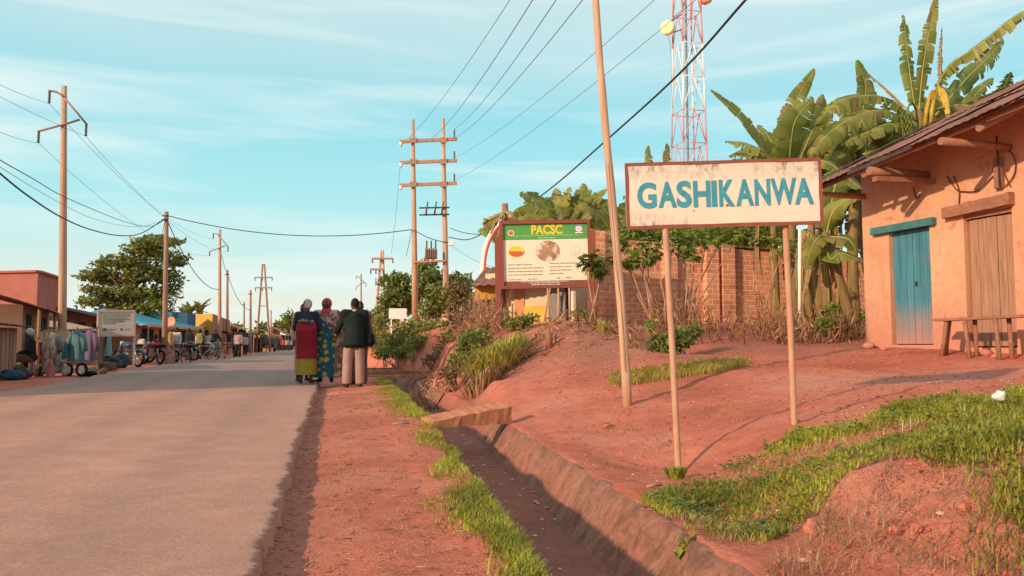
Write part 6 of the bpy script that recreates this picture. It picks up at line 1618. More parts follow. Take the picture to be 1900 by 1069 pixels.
def body(pose, voxel):
    """pose: dict of joints in metres, the figure facing +Y, feet on z=0"""
    J = {k: V(v) for k, v in pose.items() if k[0] != '_'}
    mb = MB(); h = J['head']
    hd = pose.get('_turn', 0); M = rotz(hd)
    f = M @ V((0, 1, 0)); sdv = M @ V((1, 0, 0))
    mb.ball(h, (0.074, 0.092, 0.108), 14, 12, M); mb.ball(h + f * 0.028 - V((0, 0, 0.052)), (0.054, 0.058, 0.055), 12, 8, M)
    mb.ball(h + f * 0.098 - V((0, 0, 0.012)), (0.018, 0.018, 0.022), 8, 6, M); mb.ball(h + f * 0.088 + V((0, 0, 0.014)), (0.011, 0.014, 0.024), 8, 6, M)
    mb.ball(h + f * 0.086 - V((0, 0, 0.046)), (0.027, 0.013, 0.012), 8, 6, M)
    for s_ in (-1, 1):
        mb.ball(h + sdv * 0.077 * s_ - f * 0.005 - V((0, 0, 0.008)), (0.012, 0.024, 0.033), 8, 6, M)
        mb.ball(h + f * 0.080 + sdv * 0.034 * s_ + V((0, 0, 0.028)), (0.022, 0.012, 0.008), 8, 5, M)
    nk = J['neck']; mb.capsule(nk, 0.056, h - V((0, 0, 0.06)), 0.052)
    ch, wa, pe = J['chest'], J['waist'], J['pelvis']
    for (c, r) in ((ch, (0.165, 0.105, 0.14)), (ch.lerp(wa, 0.5), (0.145, 0.10, 0.13)), (wa, (0.135, 0.095, 0.12)), (pe, (0.165, 0.11, 0.12))): mb.ball(c, r, 14, 9)
    for s_, k in ((-1, 'L'), (1, 'R')):
        sh, el, wr = J['sh' + k], J['el' + k], J['wr' + k]
        mb.capsule(nk - V((0, 0, 0.03)), 0.055, sh, 0.06); mb.capsule(sh, 0.056, el, 0.041); mb.capsule(el, 0.041, wr, 0.027)
        d = (wr - el).normalized(); sv = V(pose.get('_hs' + k, (0, 1, 0)))
        if abs(d.dot(sv)) > 0.95: sv = V((1, 0, 0))
        hand(mb, wr + d * 0.02, d, sv, pose.get('_curl', 0.35), 1 if s_ < 0 else 1)
        hp_, kn, an = J['hip' + k], J['kn' + k], J['an' + k]
        mb.capsule(hp_, 0.085, kn, 0.054); mb.capsule(kn, 0.054, kn.lerp(an, 0.35), 0.056); mb.capsule(kn.lerp(an, 0.35), 0.054, an, 0.036)
        toe = an + V(pose.get('_toe' + k, (0.03 * s_, 0.15, 0))); toe.z = an.z - 0.05
        mb.capsule(an - V((0, 0.03, 0.045)), 0.034, toe, 0.028)
    return skinned(mb, voxel)

STAND = dict(head=(0, 0.015, 1.60), neck=(0, -0.01, 1.45), chest=(0, -0.005, 1.28), waist=(0, 0, 1.08), pelvis=(0, 0, 0.95),
             shL=(-0.18, -0.01, 1.40), elL=(-0.22, -0.03, 1.11), wrL=(-0.22, 0.05, 0.87), shR=(0.18, -0.01, 1.40), elR=(0.22, -0.03, 1.11), wrR=(0.22, 0.05, 0.87),
             hipL=(-0.09, 0, 0.90), knL=(-0.10, 0.02, 0.49), anL=(-0.10, -0.02, 0.08), hipR=(0.09, 0, 0.90), knR=(0.10, 0.02, 0.49), anR=(0.10, -0.02, 0.08))
def pose(**k): p = dict(STAND); p.update(k); return p

def loft(rings, n=28, folds=0, amp=0.0, ph=0.0, thick=True):
    """cloth tube: rings of (x, y, z, rx, ry); folds deepen towards the hem"""
    mb = MB(); k = len(rings); vs = []
    for i, (x, y, z, rx, ry) in enumerate(rings):
        t = i / (k - 1)
        for q in range(n):
            a = 2 * math.pi * q / n; m_ = 1 + amp * t * math.sin(folds * a + ph + t) + amp * 0.5 * t * math.sin(folds * 1.7 * a + ph * 2)
            vs.append((x + rx * m_ * math.cos(a), y + ry * m_ * math.sin(a), z))
    mb.add(vs, [(i * n + q, i * n + n + q, i * n + n + (q + 1) % n, i * n + (q + 1) % n) for i in range(k - 1) for q in range(n)], 0, True)
    return mb
def dense(rings, m_=3):
    out = []
    for i in range(len(rings) - 1):
        for k in range(m_): t = k / m_; out.append(tuple(a + (b_ - a) * t for a, b_ in zip(rings[i], rings[i + 1])))
    return out + [rings[-1]]

def person(label, loc, rz, H, ps, voxel=0.011, group=None, face=True):
    t = thing('person', label, 'person', loc, group, rz)
    s_ = H / 1.71; t.scale = (s_, s_, s_)
    o = place('body', body(ps, voxel), M_skin, t)
    if face:
        M = rotz(ps.get('_turn', 0)); h = V(ps['head']); f = M @ V((0, 1, 0)); sdv = M @ V((1, 0, 0))
        for q in (-1, 1):
            mb = MB(); c = h + f * 0.083 + sdv * 0.033 * q + V((0, 0, 0.012)); mb.ball(c, (0.015, 0.008, 0.009), 8, 6, M, 0); mb.ball(c + f * 0.006, (0.006, 0.004, 0.007), 6, 5, M, 1); mb.build('eye', [M_eye, M_hair], t, False)
        mb = MB(); mb.ball(h + f * 0.094 - V((0, 0, 0.047)), (0.024, 0.008, 0.008), 8, 5, M); mb.build('mouth', M_lip, t, False)
    return t
def part(t, name, mb, m_, voxel=None, smooth=2):
    if voxel: return place(name, skinned(mb, voxel, smooth), m_, t)
    return mb.build(name, m_, t, False)
def hair_cap(t, ps, r=1.06):
    M = rotz(ps.get('_turn', 0)); h = V(ps['head']); f = M @ V((0, 1, 0))
    mb = MB(); mb.ball(h - f * 0.016 + V((0, 0, 0.018)), (0.078 * r, 0.088 * r, 0.102 * r), 14, 10, M)
    return part(t, 'hair', mb, M_hair)
def sleeve(mb, ps, k, ra=0.068, rb=0.052, rc=0.042, upto=0.85):
    sh, el, wr = V(ps['sh' + k]), V(ps['el' + k]), V(ps['wr' + k])
    mb.capsule(sh, ra, el, rb, 10); 
    if upto > 0: mb.capsule(el, rb, el.lerp(wr, upto), rc, 10)
def torso_cloth(mb, ps, g=0.02, hem=None, hr=(0.19, 0.135)):
    ch, wa, pe = V(ps['chest']), V(ps['waist']), V(ps['pelvis'])
    mb.ball(ch, (0.172 + g, 0.112 + g, 0.15 + g), 16, 10); mb.ball(ch.lerp(wa, 0.5), (0.155 + g, 0.108 + g, 0.13), 16, 8); mb.ball(wa, (0.15 + g, 0.105 + g, 0.12), 16, 8); mb.ball(pe, (0.17 + g, 0.12 + g, 0.12), 16, 8)
    for k in 'LR': mb.capsule(V(ps['neck']) - V((0, 0, 0.045)), 0.06 + g * 0.7, V(ps['sh' + k]), 0.058 + g)
def trousers(t, ps, m_, r=(0.105, 0.085, 0.078), voxel=0.012):
    mb = MB(); mb.ball(V(ps['pelvis']), (0.18, 0.13, 0.12), 14, 8)
    for k in 'LR':
        a, b_, c = V(ps['hip' + k]), V(ps['kn' + k]), V(ps['an' + k]) - V((0, 0, 0.02))
        mb.capsule(a, r[0], b_, r[1], 12); mb.tube([b_, b_.lerp(c, 0.5), c], [r[1], (r[1] + r[2]) / 2, r[2]], 12); mb.ball(b_, r[1], 10, 6)
    return part(t, 'trousers', mb, m_, voxel)
def shoes(t, ps, m_=None, voxel=None):
    for s_, k in ((-1, 'L'), (1, 'R')):
        an = V(ps['an' + k]); toe = an + V(ps.get('_toe' + k, (0.03 * s_, 0.15, 0)))
        a = V((an.x, an.y - 0.035, 0.04)); b_ = V((toe.x, toe.y, 0.032)); mb = MB(); mb.capsule(a, 0.043, b_, 0.036, 10)
        mb.v = [(x, y, max(z, 0.002)) for x, y, z in mb.v]; part(t, 'shoe', mb, m_ or M_shoe)

# --- cloth materials with prints
def floral(name, ground, flower, heart):
    m, nt, b = new_mat(name); vec = coords(nt, 'Object')
    v = nt.nodes.new('ShaderNodeTexVoronoi'); v.inputs['Scale'].default_value = 8.5; L(nt, vec, v.inputs['Vector'])
    n_ = noise_n(nt, vec, 26, 3, 0.6)
    ad = nt.nodes.new('ShaderNodeMath'); ad.operation = 'MULTIPLY_ADD'; L(nt, n_, ad.inputs[0]); ad.inputs[1].default_value = 0.5; L(nt, v.outputs['Distance'], ad.inputs[2])
    c = mixc(nt, ramp(nt, ad.outputs[0], [(0.60, 1.0), (0.66, 0.0)]).outputs['Color'], ground, flower)
    c = mixc(nt, ramp(nt, v.outputs['Distance'], [(0.09, 1.0), (0.13, 0.0)]).outputs['Color'], c, heart)
    f2 = noise_n(nt, vec, 11, 4, 0.6); c = mixc(nt, ramp(nt, f2, [(0.60, 0.0), (0.66, 0.5)]).outputs['Color'], c, tuple(x * 0.45 for x in ground))
    L(nt, c, b.inputs['Base Color']); b.inputs['Roughness'].default_value = 0.9; return m
M_teald = floral('teal_floral_cloth', (0.012, 0.10, 0.15), (0.38, 0.34, 0.06), (0.55, 0.45, 0.12))
M_shawl = cloth('patterned_pink_shawl', (0.24, 0.075, 0.085), 0.35, (0.50, 0.33, 0.29), 17, (0.49, 0.53))
M_shawl2 = cloth('patterned_brown_shawl', (0.22, 0.11, 0.08), 0.35, (0.50, 0.33, 0.27), 17, (0.50, 0.54))
M_redw = cloth('crimson_wrap', (0.25, 0.014, 0.03), 0.2); M_navy = cloth('navy_blouse', (0.022, 0.028, 0.055), 0.2)
M_ygsk, nt, b = new_mat('yellow_green_print_skirt')
vec = coords(nt, 'Object', (1, 1, 0.35)); f1 = noise_n(nt, vec, 9, 3, 0.5)
c_ = ramp(nt, f1, [(0.36, (0.10, 0.19, 0.02)), (0.46, (0.34, 0.24, 0.03)), (0.56, (0.38, 0.22, 0.035)), (0.66, (0.22, 0.25, 0.02))]); L(nt, c_.outputs['Color'], b.inputs['Base Color']); b.inputs['Roughness'].default_value = 0.9
M_greyb = cloth('grey_blanket', (0.26, 0.22, 0.19), 0.3, (0.12, 0.10, 0.09), 14); M_whites = cloth('white_headscarf', (0.50, 0.42, 0.41), 0.15, (0.08, 0.07, 0.09), 14, (0.50, 0.55)); M_reds = cloth('red_headscarf', (0.50, 0.06, 0.07), 0.2)
M_jack = cloth('blackish_green_jacket', (0.012, 0.017, 0.018), 0.3); M_beige = cloth('pinkish_beige_trousers', (0.36, 0.215, 0.175), 0.15); M_shirt = cloth('white_shirt', (0.62, 0.55, 0.50), 0.05); M_bag = cloth('black_bag_cloth', (0.010, 0.010, 0.012), 0.2)
M_pale = cloth('pale_peach_cloth', (0.46, 0.28, 0.21), 0.12); M_brownc = cloth('brown_cloth', (0.16, 0.075, 0.05), 0.25)
random.seed(5)
gyaw = lambda d: d
def face_to(px, Yq): return at(px, Yq)

# 1: the woman with the red wrap, seen from behind
p1 = at(569, 16.2); p1.z = 0.02
ps = pose(elL=(-0.255, 0.03, 1.12), wrL=(-0.16, 0.20, 1.04), elR=(0.25, 0.05, 1.12), wrR=(0.14, 0.22, 1.06), _turn=0.35)
w1 = person('woman from behind in dark blouse, red wrap and yellow skirt, white headscarf', p1, 0.05, 1.66, ps)
part(w1, 'skirt', loft(dense([(0, 0, 1.0, 0.185, 0.145), (0, 0, 0.72, 0.20, 0.165), (0, 0.0, 0.45, 0.205, 0.165), (0, 0.01, 0.17, 0.20, 0.155)]), 36, 7, 0.035), M_ygsk)
part(w1, 'wrap', loft(dense([(0, 0.0, 1.245, 0.185, 0.14), (0, -0.035, 1.20, 0.205, 0.19), (0, -0.06, 1.08, 0.215, 0.225), (0, -0.05, 0.95, 0.21, 0.20), (0, -0.015, 0.80, 0.205, 0.17), (0, 0, 0.64, 0.212, 0.17), (0, 0, 0.50, 0.215, 0.172)]), 40, 5, 0.025), M_redw)
mb = MB(); mb.tube(catmull([V((-0.14, -0.10, 1.25)), V((-0.05, -0.20, 1.275)), V((0.06, -0.205, 1.265)), V((0.17, -0.12, 1.25))], 6), [0.03 + 0.012 * math.sin(i * 1.3) for i in range(19)], 10); part(w1, 'blanket_roll', mb, M_greyb)
mb = MB(); torso_cloth(mb, ps, 0.02); sleeve(mb, ps, 'L', 0.072, 0.055, 0.045, 0.75); sleeve(mb, ps, 'R', 0.072, 0.055, 0.045, 0.75); part(w1, 'blouse', mb, M_navy, 0.012)
mb = MB(); h = V(ps['head']); Mt = rotz(0.35); mb.ball(h - Mt @ V((0, 0.022, 0)) + V((0, 0, 0.022)), (0.094, 0.104, 0.112), 16, 11, Mt); mb.ball(h - Mt @ V((0, 0.10, 0)) - V((0, 0, 0.02)), (0.05, 0.04, 0.05), 10, 7, Mt); part(w1, 'headscarf', mb, M_whites, 0.012)
shoes(w1, ps)
# 2: the person half hidden to her left
p2v = at(562, 17.1); p2v.z = 0.02
ps = pose(_turn=-0.7)
w2 = person('person in pale peach cloth half hidden behind the woman with the red wrap', p2v, math.pi + 0.5, 1.62, ps)
part(w2, 'dress', loft(dense([(0, 0, 1.40, 0.15, 0.11), (0, 0, 1.2, 0.19, 0.135), (0, 0, 0.8, 0.18, 0.15), (0, 0, 0.15, 0.17, 0.15)]), 32, 7, 0.04), M_pale)
mb = MB(); torso_cloth(mb, ps, 0.03); sleeve(mb, ps, 'L'); sleeve(mb, ps, 'R'); part(w2, 'shawl', mb, M_pale, 0.013)
hair_cap(w2, ps); shoes(w2, ps)
# 3: the woman facing the camera in teal with shawl
p3v = at(605, 16.6); p3v.z = 0.02
ps = pose(elL=(-0.24, 0.02, 1.12), wrL=(-0.19, 0.20, 0.98), elR=(0.22, 0.0, 1.12), wrR=(0.12, 0.19, 1.12), _turn=0.15)
w3 = person('woman facing the camera in teal floral dress, red headscarf and patterned pink shawl', p3v, math.pi + 0.05, 1.70, ps)
w3.scale.x *= 1.12
part(w3, 'dress', loft(dense([(0, 0, 1.42, 0.11, 0.09), (0, 0, 1.34, 0.175, 0.12), (0, 0.01, 1.12, 0.195, 0.145), (0, 0.0, 0.9, 0.215, 0.165), (0.0, 0, 0.5, 0.245, 0.185), (0.02, 0, 0.10, 0.255, 0.20)]), 40, 9, 0.05), M_teald)
mb = MB(); h = V(ps['head']); Mt = rotz(0.15)
for i in range(1): mb.ball(h - V((0, 0.030, -0.016)), (0.097, 0.098, 0.122), 16, 11, Mt)
mb.capsule(h - V((0, 0.02, 0.09)), 0.085, V((0, 0.0, 1.42)), 0.12); part(w3, 'headscarf', mb, M_reds, 0.012)
mb = MB(); torso_cloth(mb, ps, 0.035); sleeve(mb, ps, 'L', 0.08, 0.07, 0.06, 0.7); sleeve(mb, ps, 'R', 0.08, 0.066, 0.055, 0.8)
mb.v = [v for v in mb.v]
for a_, r0 in (((-0.16, 0.10, 1.36), 0.07), ((-0.10, 0.13, 1.20), 0.07), ((-0.20, 0.06, 1.15), 0.08), ((-0.24, 0.03, 0.98), 0.075), ((-0.25, 0.03, 0.80), 0.06), ((-0.22, 0.05, 0.65), 0.05)): mb.ball(a_, r0, 10, 8)
cut = [v for v in mb.v]; sh_ = part(w3, 'shawl', mb, M_shawl, 0.014)
# open the shawl over the dress front on her right side
bm = bmesh.new(); bm.from_mesh(sh_.data)
dl = [f for f in bm.faces if (lambda c: c.x > -0.05 + (c.z - 1.15) * 0.75 and c.z < 1.33 and abs(c.x) < 0.21 and c.y > -0.2)(f.calc_center_median()) or f.calc_center_median().z < 0.98 and f.calc_center_median().x > -0.15]
bmesh.ops.delete(bm, geom=dl, context='FACES'); bm.to_mesh(sh_.data); bm.free()
part(w3, 'underskirt', loft(dense([(-0.17, -0.03, 1.0, 0.10, 0.10), (-0.20, -0.02, 0.6, 0.13, 0.13), (-0.20, -0.02, 0.12, 0.15, 0.15)]), 26, 6, 0.06), M_shawl2)
shoes(w3, ps)
# 4: the man in dark jacket
p4v = at(657, 15.75); p4v.z = gz(p4v.x, p4v.y)
ps = pose(elL=(-0.30, 0.06, 1.14), wrL=(-0.33, 0.24, 1.02), elR=(0.24, 0.04, 1.12), wrR=(0.14, 0.22, 1.10), hipL=(-0.09, 0, 0.9), knL=(-0.12, 0.02, 0.49), anL=(-0.13, -0.01, 0.08), knR=(0.11, 0.03, 0.49), anR=(0.12, 0.02, 0.08), _turn=0.45)
w4 = person('man from behind in loose blackish jacket and pinkish beige trousers', p4v, 0.25, 1.72, ps)
trousers(w4, ps, M_beige, (0.108, 0.098, 0.092))
mb = MB(); torso_cloth(mb, ps, 0.045); sleeve(mb, ps, 'L', 0.085, 0.07, 0.058, 0.7); sleeve(mb, ps, 'R', 0.085, 0.07, 0.058, 0.9)
mb.tube([V((0, 0, 1.2)), V((0, -0.01, 1.0)), V((0, -0.01, 0.80))], [0.16, 0.195, 0.215], 20)
for q in range(10): a = q * 0.628; mb.ball((0.17 * math.cos(a), -0.01 + 0.11 * math.sin(a), 0.83), (0.075, 0.06, 0.09), 10, 7)
part(w4, 'jacket', mb, M_jack, 0.014)
mb = MB(); mb.tube([V((-0.07, -0.03, 1.455)), V((0, -0.085, 1.475)), V((0.07, -0.03, 1.455)), V((0, 0.07, 1.45)), V((-0.07, -0.03, 1.455))], 0.022, 8); part(w4, 'shirt_collar', mb, M_shirt)
mb = MB(); el, wr = V(ps['elL']), V(ps['wrL']); mb.capsule(el.lerp(wr, 0.72), 0.04, el.lerp(wr, 0.98), 0.037); part(w4, 'shirt_cuff', mb, M_shirt)
hair_cap(w4, ps, 1.0); shoes(w4, ps)
# 5: someone hidden behind the man
p5v = at(667, 16.7); p5v.z = gz(p5v.x, p5v.y)
ps = pose(_turn=0.2)
w5 = person('person mostly hidden behind the man in the blackish jacket, only the head showing', p5v, math.pi - 0.3, 1.70, ps)
trousers(w5, ps, M_brownc); mb = MB(); torso_cloth(mb, ps, 0.03); sleeve(mb, ps, 'L'); sleeve(mb, ps, 'R'); part(w5, 'shirt', mb, M_brownc, 0.013); hair_cap(w5, ps, 1.02); shoes(w5, ps)
# black bag hanging at the man's right side
bgp = W(684, 628, 15.85)
bg_ = thing('shoulder_bag', 'bulging black bag hanging from the shoulder at the right side of the man', 'bag', (bgp.x, bgp.y, bgp.z - 0.15))
mb = MB(); mb.ball(bgp, (0.115, 0.12, 0.15), 16, 11); mb.ball(bgp + V((0.02, 0, -0.06)), (0.115, 0.13, 0.10), 14, 9); o = place('pouch', skinned(MB().add([tuple(V(v) - V(bg_.location)) for v in mb.v], mb.f), 0.015, 3), M_bag, bg_)
mb = MB(); mb.tube(catmull([bgp + V((-0.05, 0.05, 0.12)), W(676, 600, 15.8), W(668, 583, 15.66), W(660, 588, 15.55)], 5), 0.014, 6); mb.build('strap', M_bag, bg_)

# ---- simpler figures for the far market, built once per kind
def simple_person(label, loc, rz, H, top, low, kind='trousers', ps=None, head=None, group=None, voxel=0.022):
    ps = ps or pose()
    t = person(label, loc, rz, H, ps, voxel, group, False)
    mb = MB(); torso_cloth(mb, ps, 0.03); sleeve(mb, ps, 'L', 0.075, 0.06, 0.05, 0.8); sleeve(mb, ps, 'R', 0.075, 0.06, 0.05, 0.8); part(t, 'shirt', mb, top, voxel)
    if kind == 'trousers': trousers(t, ps, low, voxel=voxel)
    elif kind == 'skirt': part(t, 'skirt', loft(dense([(0, 0, 1.05, 0.19, 0.15), (0, 0, 0.6, 0.22, 0.18), (0, 0, 0.10, 0.24, 0.2)]), 24, 6, 0.05), low)
    if head is None: hair_cap(t, ps)
    else:
        mb = MB(); h = V(ps['head']); mb.ball(h + V((0, -0.02, 0.02)), (0.095, 0.105, 0.115), 12, 9); part(t, 'headscarf', mb, head)
    return t
SIT = pose(head=(0, 0.06, 1.17), neck=(0, 0.03, 1.02), chest=(0, 0.02, 0.86), waist=(0, 0, 0.66), pelvis=(0, -0.02, 0.52), shL=(-0.18, 0.02, 0.97), shR=(0.18, 0.02, 0.97), elL=(-0.24, 0.10, 0.70), elR=(0.24, 0.10, 0.70), wrL=(-0.14, 0.30, 0.62), wrR=(0.14, 0.30, 0.62),
           hipL=(-0.09, 0.02, 0.48), hipR=(0.09, 0.02, 0.48), knL=(-0.14, 0.43, 0.50), knR=(0.14, 0.43, 0.50), anL=(-0.12, 0.40, 0.08), anR=(0.12, 0.40, 0.08))
# ------------------------------------------------------------------ buildings and stalls on the left, kiosk behind the billboard
random.seed(61)
M_pinkw = mat('pink_washed_block', (0.38, 0.135, 0.105), 0.12, 2, 0.95, 0.15, c2=(0.31, 0.105, 0.085), thr=(0.5, 0.75))
M_greyw = mat('grey_mud_wall', (0.24, 0.15, 0.115), 0.25, 3, 0.95, 0.2, c2=(0.30, 0.17, 0.12))
M_orw = mat('orange_wall', (0.60, 0.27, 0.14), 0.15, 3, 0.95, 0.15)
M_yelw = mat('ochre_yellow_wall', (0.66, 0.36, 0.06), 0.12, 3, 0.9, 0.1, c2=(0.60, 0.28, 0.08))
M_brw = mat('brown_wall', (0.34, 0.165, 0.10), 0.2, 3, 0.95, 0.15)
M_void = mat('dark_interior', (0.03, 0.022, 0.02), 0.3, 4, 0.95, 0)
M_blroof = mat('blue_roof_sheet', (0.075, 0.27, 0.36), 0.15, 3, 0.6, 0.1); M_blwall = mat('deep_blue_wall', (0.05, 0.12, 0.22), 0.15, 3, 0.8, 0.1)
M_tan = mat('tan_awning', (0.60, 0.36, 0.22), 0.12, 4, 0.9, 0.2); M_tarp = mat('orange_brown_tarp', (0.46, 0.185, 0.10), 0.2, 4, 0.8, 0.3)
M_cream = mat('cream_wall', (0.68, 0.54, 0.36), 0.10, 3, 0.9, 0.1, c2=(0.60, 0.40, 0.24)); M_yband = mat('yellow_dado', (0.66, 0.42, 0.08), 0.12, 3, 0.9, 0.1)
M_greyd = mat('grey_door', (0.24, 0.21, 0.20), 0.2, 6, 0.8, 0.1)
def dirs(a, b_):
    d = V(b_) - V(a); d.z = 0; L_ = d.length; d.normalize(); return d, V((d.y, -d.x, 0)), L_
def block(mb, a, b_, depth, z0, z1, mi=0):
    """box whose front face runs from a to b, going back by depth"""
    d, n, L_ = dirs(a, b_)
    c = (V(a) + V(b_)) / 2 - n * depth / 2; M = Matrix((d, -n, V((0, 0, 1)))).transposed()
    mb.box(V((c.x, c.y, (z0 + z1) / 2)), (L_, depth, z1 - z0), M, mi)
def along(a, b_, t, z, o=0.0):
    d, n, L_ = dirs(a, b_); q = V(a) + d * (L_ * t) + n * o; return V((q.x, q.y, z))
zh = lambda py, Y: W(950, py, Y).z
def roadside(px, Y): p = W(px, 640, Y); return V((p.x, Y, 0))
def opening(t, name, a, b_, t0, t1, z0, z1, m_, o=0.03, frame=None):
    mb = MB(); block(mb, along(a, b_, t0, 0, o), along(a, b_, t1, 0, o), 0.06, z0, z1); w_ = mb.build(name, m_, t)
    if frame:
        mb = MB()
        for (u0, u1, q0, q1) in ((t0, t1, z1, z1 + 0.08), (t0 - 0.004, t0, z0, z1), (t1, t1 + 0.004, z0, z1)): block(mb, along(a, b_, u0, 0, o + 0.03), along(a, b_, u1, 0, o + 0.03), 0.08, q0, q1)
        mb.build('frame', frame, w_)
    return w_

# 1 red block building at the far left
ca = roadside(65, 30); far_ = V((ca.x - 0.27 * 9.5, ca.y + 9.5, 0)); far_ = V((-18.55, 33.0, 0)); lf = V((ca.x - 6.0, ca.y + 1.3, 0))
bl = thing('block_building', 'flat-topped reddish brick block building at far left behind the sheds', 'building', (ca.x, ca.y, 0))
zt = zh(505, 30)
mb = MB(); back = V((lf.x - 1.0, lf.y + 4, 0))
q = [ca, far_, V((far_.x - 6.0, far_.y + 1.3, 0)), lf]
top = [V((p.x, p.y, zt)) for p in q]; bot = [V((p.x, p.y, -0.1)) for p in q]
mb.add(bot + top, [(0, 1, 5, 4), (1, 2, 6, 5), (2, 3, 7, 6), (3, 0, 4, 7), (4, 5, 6, 7)]); wl = mb.build('wall', M_pinkw, bl)
mb = MB()
for k in range(4):
    a, b_ = top[k], top[(k + 1) % 4]; mb.bar(a + V((0, 0, 0.03)), b_ + V((0, 0, 0.03)), 0.22, 0.08)
mb.build('parapet', M_pinkw, bl)
opening(bl, 'window', ca, far_, 0.35, 0.6, 0.9, 1.9, M_void, frame=M_pole2)
# 2 shed with sagging tin roof in front of it
sa, sb = roadside(40, 22.5), roadside(86, 27)
sh = thing('market_shed', 'grey-walled shed with sagging rusty tin roof in front of the reddish block', 'shed', (sa.x, sa.y, 0))
ze = zh(579, 24)
mb = MB(); block(mb, sa, sb, 2.6, -0.1, ze + 0.15); mb.build('wall', M_greyw, sh)
mb = MB(); d, n, L_ = dirs(sa, sb); n = -n if n.x < 0 else n
A0 = V((sa.x, sa.y, ze + 0.05)) + n * 0.55 - d * 0.5; A1 = V((sb.x, sb.y, ze + 0.02)) + n * 0.5 + d * 0.3
corrugated(mb, A0, A1, A1 - n * 3.2 + V((0, 0, 0.85)), A0 - n * 3.2 + V((0, 0, 1.0)), 0.2, 0.02, seg=4); mb.build('roof', M_tin, sh)
for t0, t1, nm, m_ in ((0.12, 0.28, 'door', M_void), (0.40, 0.55, 'shutter', M_orw), (0.62, 0.74, 'door', M_void), (0.82, 0.94, 'window', M_void)): opening(sh, nm, sa, sb, t0, t1, 0.5 if nm == 'window' else 0.05, ze - 0.1, m_)
for t in (0.0, 0.36, 0.68, 1.0):
    mb = MB(); p = along(sa, sb, t, 0, 0.4); mb.tube([p, p + V((0, 0, ze + 0.05))], 0.045, 7); mb.build('post', M_pole2, sh)
# 3 low plank kiosk right at the left edge
ka, kb = roadside(-40, 17.5), roadside(30, 19.5)
ks = thing('plank_kiosk', 'low wooden plank kiosk with dark flat roof at the left edge of the picture', 'kiosk', (ka.x, ka.y, 0))
zk = zh(606, 19)
mb = MB(); block(mb, ka, kb, 1.6, -0.05, zk - 0.03)
mb.build('wall', M_wood, ks)
mb = MB(); d, n, L_ = dirs(ka, kb); n = -n if n.x < 0 else n
A0 = V((ka.x, ka.y, zk + 0.06)) + n * 0.35 - d * 0.3; A1 = V((kb.x, kb.y, zk)) + n * 0.3 + d * 0.35
corrugated(mb, A0, A1, A1 - n * 2.1 + V((0, 0, 0.2)), A0 - n * 2.1 + V((0, 0, 0.2)), 0.2, 0.015, seg=2); mb.build('roof', M_tindark, ks)
x = 0.02
for i in range(9):
    mb = MB(); block(mb, along(ka, kb, x, 0, 0.03), along(ka, kb, x + 0.09, 0, 0.03), 0.025, 0.0, zk - 0.06 - 0.03 * (i % 2)); mb.build('plank', (M_woodv, M_wood, M_pole2)[i % 3], ks); x += 0.108
# unseen house added beyond the left edge to shade the market and the road
ra, rb_ = V((-9.7, 9.9, 0)), V((-11.75, 16.9, 0))
rh = thing('unseen_shade_house', 'unseen plain mud house added beyond the left edge to shade the road', 'house', (ra.x, ra.y, 0))
d, n, L_ = dirs(ra, rb_); n = -n if n.x < 0 else n
fa, fb = ra - n * 0.5, rb_ - n * 0.5
mb = MB(); 
q = [fa, fb, fb - n * 6, fa - n * 6]; mb.add([V((p.x, p.y, -0.1)) for p in q] + [V((p.x, p.y, 4.6)) for p in q] + [V(((fa.x + q[3].x) / 2, (fa.y + q[3].y) / 2, 6.4)), V(((fb.x + q[2].x) / 2, (fb.y + q[2].y) / 2, 6.4))], [(0, 1, 5, 4), (2, 3, 7, 6), (1, 2, 6, 9, 5), (3, 0, 4, 8, 7)]); mb.build('wall', M_orw, rh)
mb = MB(); e0, e1 = V((fa.x, fa.y, 4.45)) + n * 0.6 - d * 0.3, V((fb.x, fb.y, 4.45)) + n * 0.6 + d * 0.3; r0_, r1_ = V((fa.x, fa.y, 6.5)) - n * 3 - d * 0.3, V((fb.x, fb.y, 6.5)) - n * 3 + d * 0.3
corrugated(mb, e0, e1, r1_, r0_, 0.2, 0.02, seg=2); f0, f1_ = e0 - n * 7.2, e1 - n * 7.2; corrugated(mb, f0, f1_, r1_, r0_, 0.2, 0.02, seg=2); mb.build('roof', M_tin, rh)
mb = MB(); block(mb, along(fa, fb, 0.4, 0, 0), along(fa, fb, 0.55, 0, 0), 0.06, 0, 2.0); mb.v = [tuple(V(v) + n * 0.05) for v in mb.v]; mb.build('door', M_woodv, rh)
# 4 long dark-roofed shop behind
ga, gb = roadside(96, 33), roadside(205, 47)
ls = thing('long_shop', 'long low shop with dark overhanging tin roof behind the hanging clothes', 'shop', (ga.x, ga.y, 0))
zg1 = zh(588, 36)
mb = MB(); block(mb, ga, gb, 4, -0.1, zg1 + 0.3); mb.build('wall', M_greyw, ls)
mb = MB(); d, n, L_ = dirs(ga, gb); n = -n if n.x < 0 else n
A0 = V((ga.x, ga.y, zg1)) + n * 1.3 - d * 0.4; A1 = V((gb.x, gb.y, zg1 + 0.1)) + n * 1.3
corrugated(mb, A0, A1, A1 - n * 3.6 + V((0, 0, 0.75)), A0 - n * 3.6 + V((0, 0, 0.95)), 0.25, 0.02, seg=3); mb.build('roof', M_tindark, ls)
for t0, t1 in ((0.08, 0.2), (0.34, 0.46), (0.6, 0.72), (0.84, 0.94)): opening(ls, 'door', ga, gb, t0, t1, 0.0, zg1 - 0.15, M_void, frame=M_pole2)
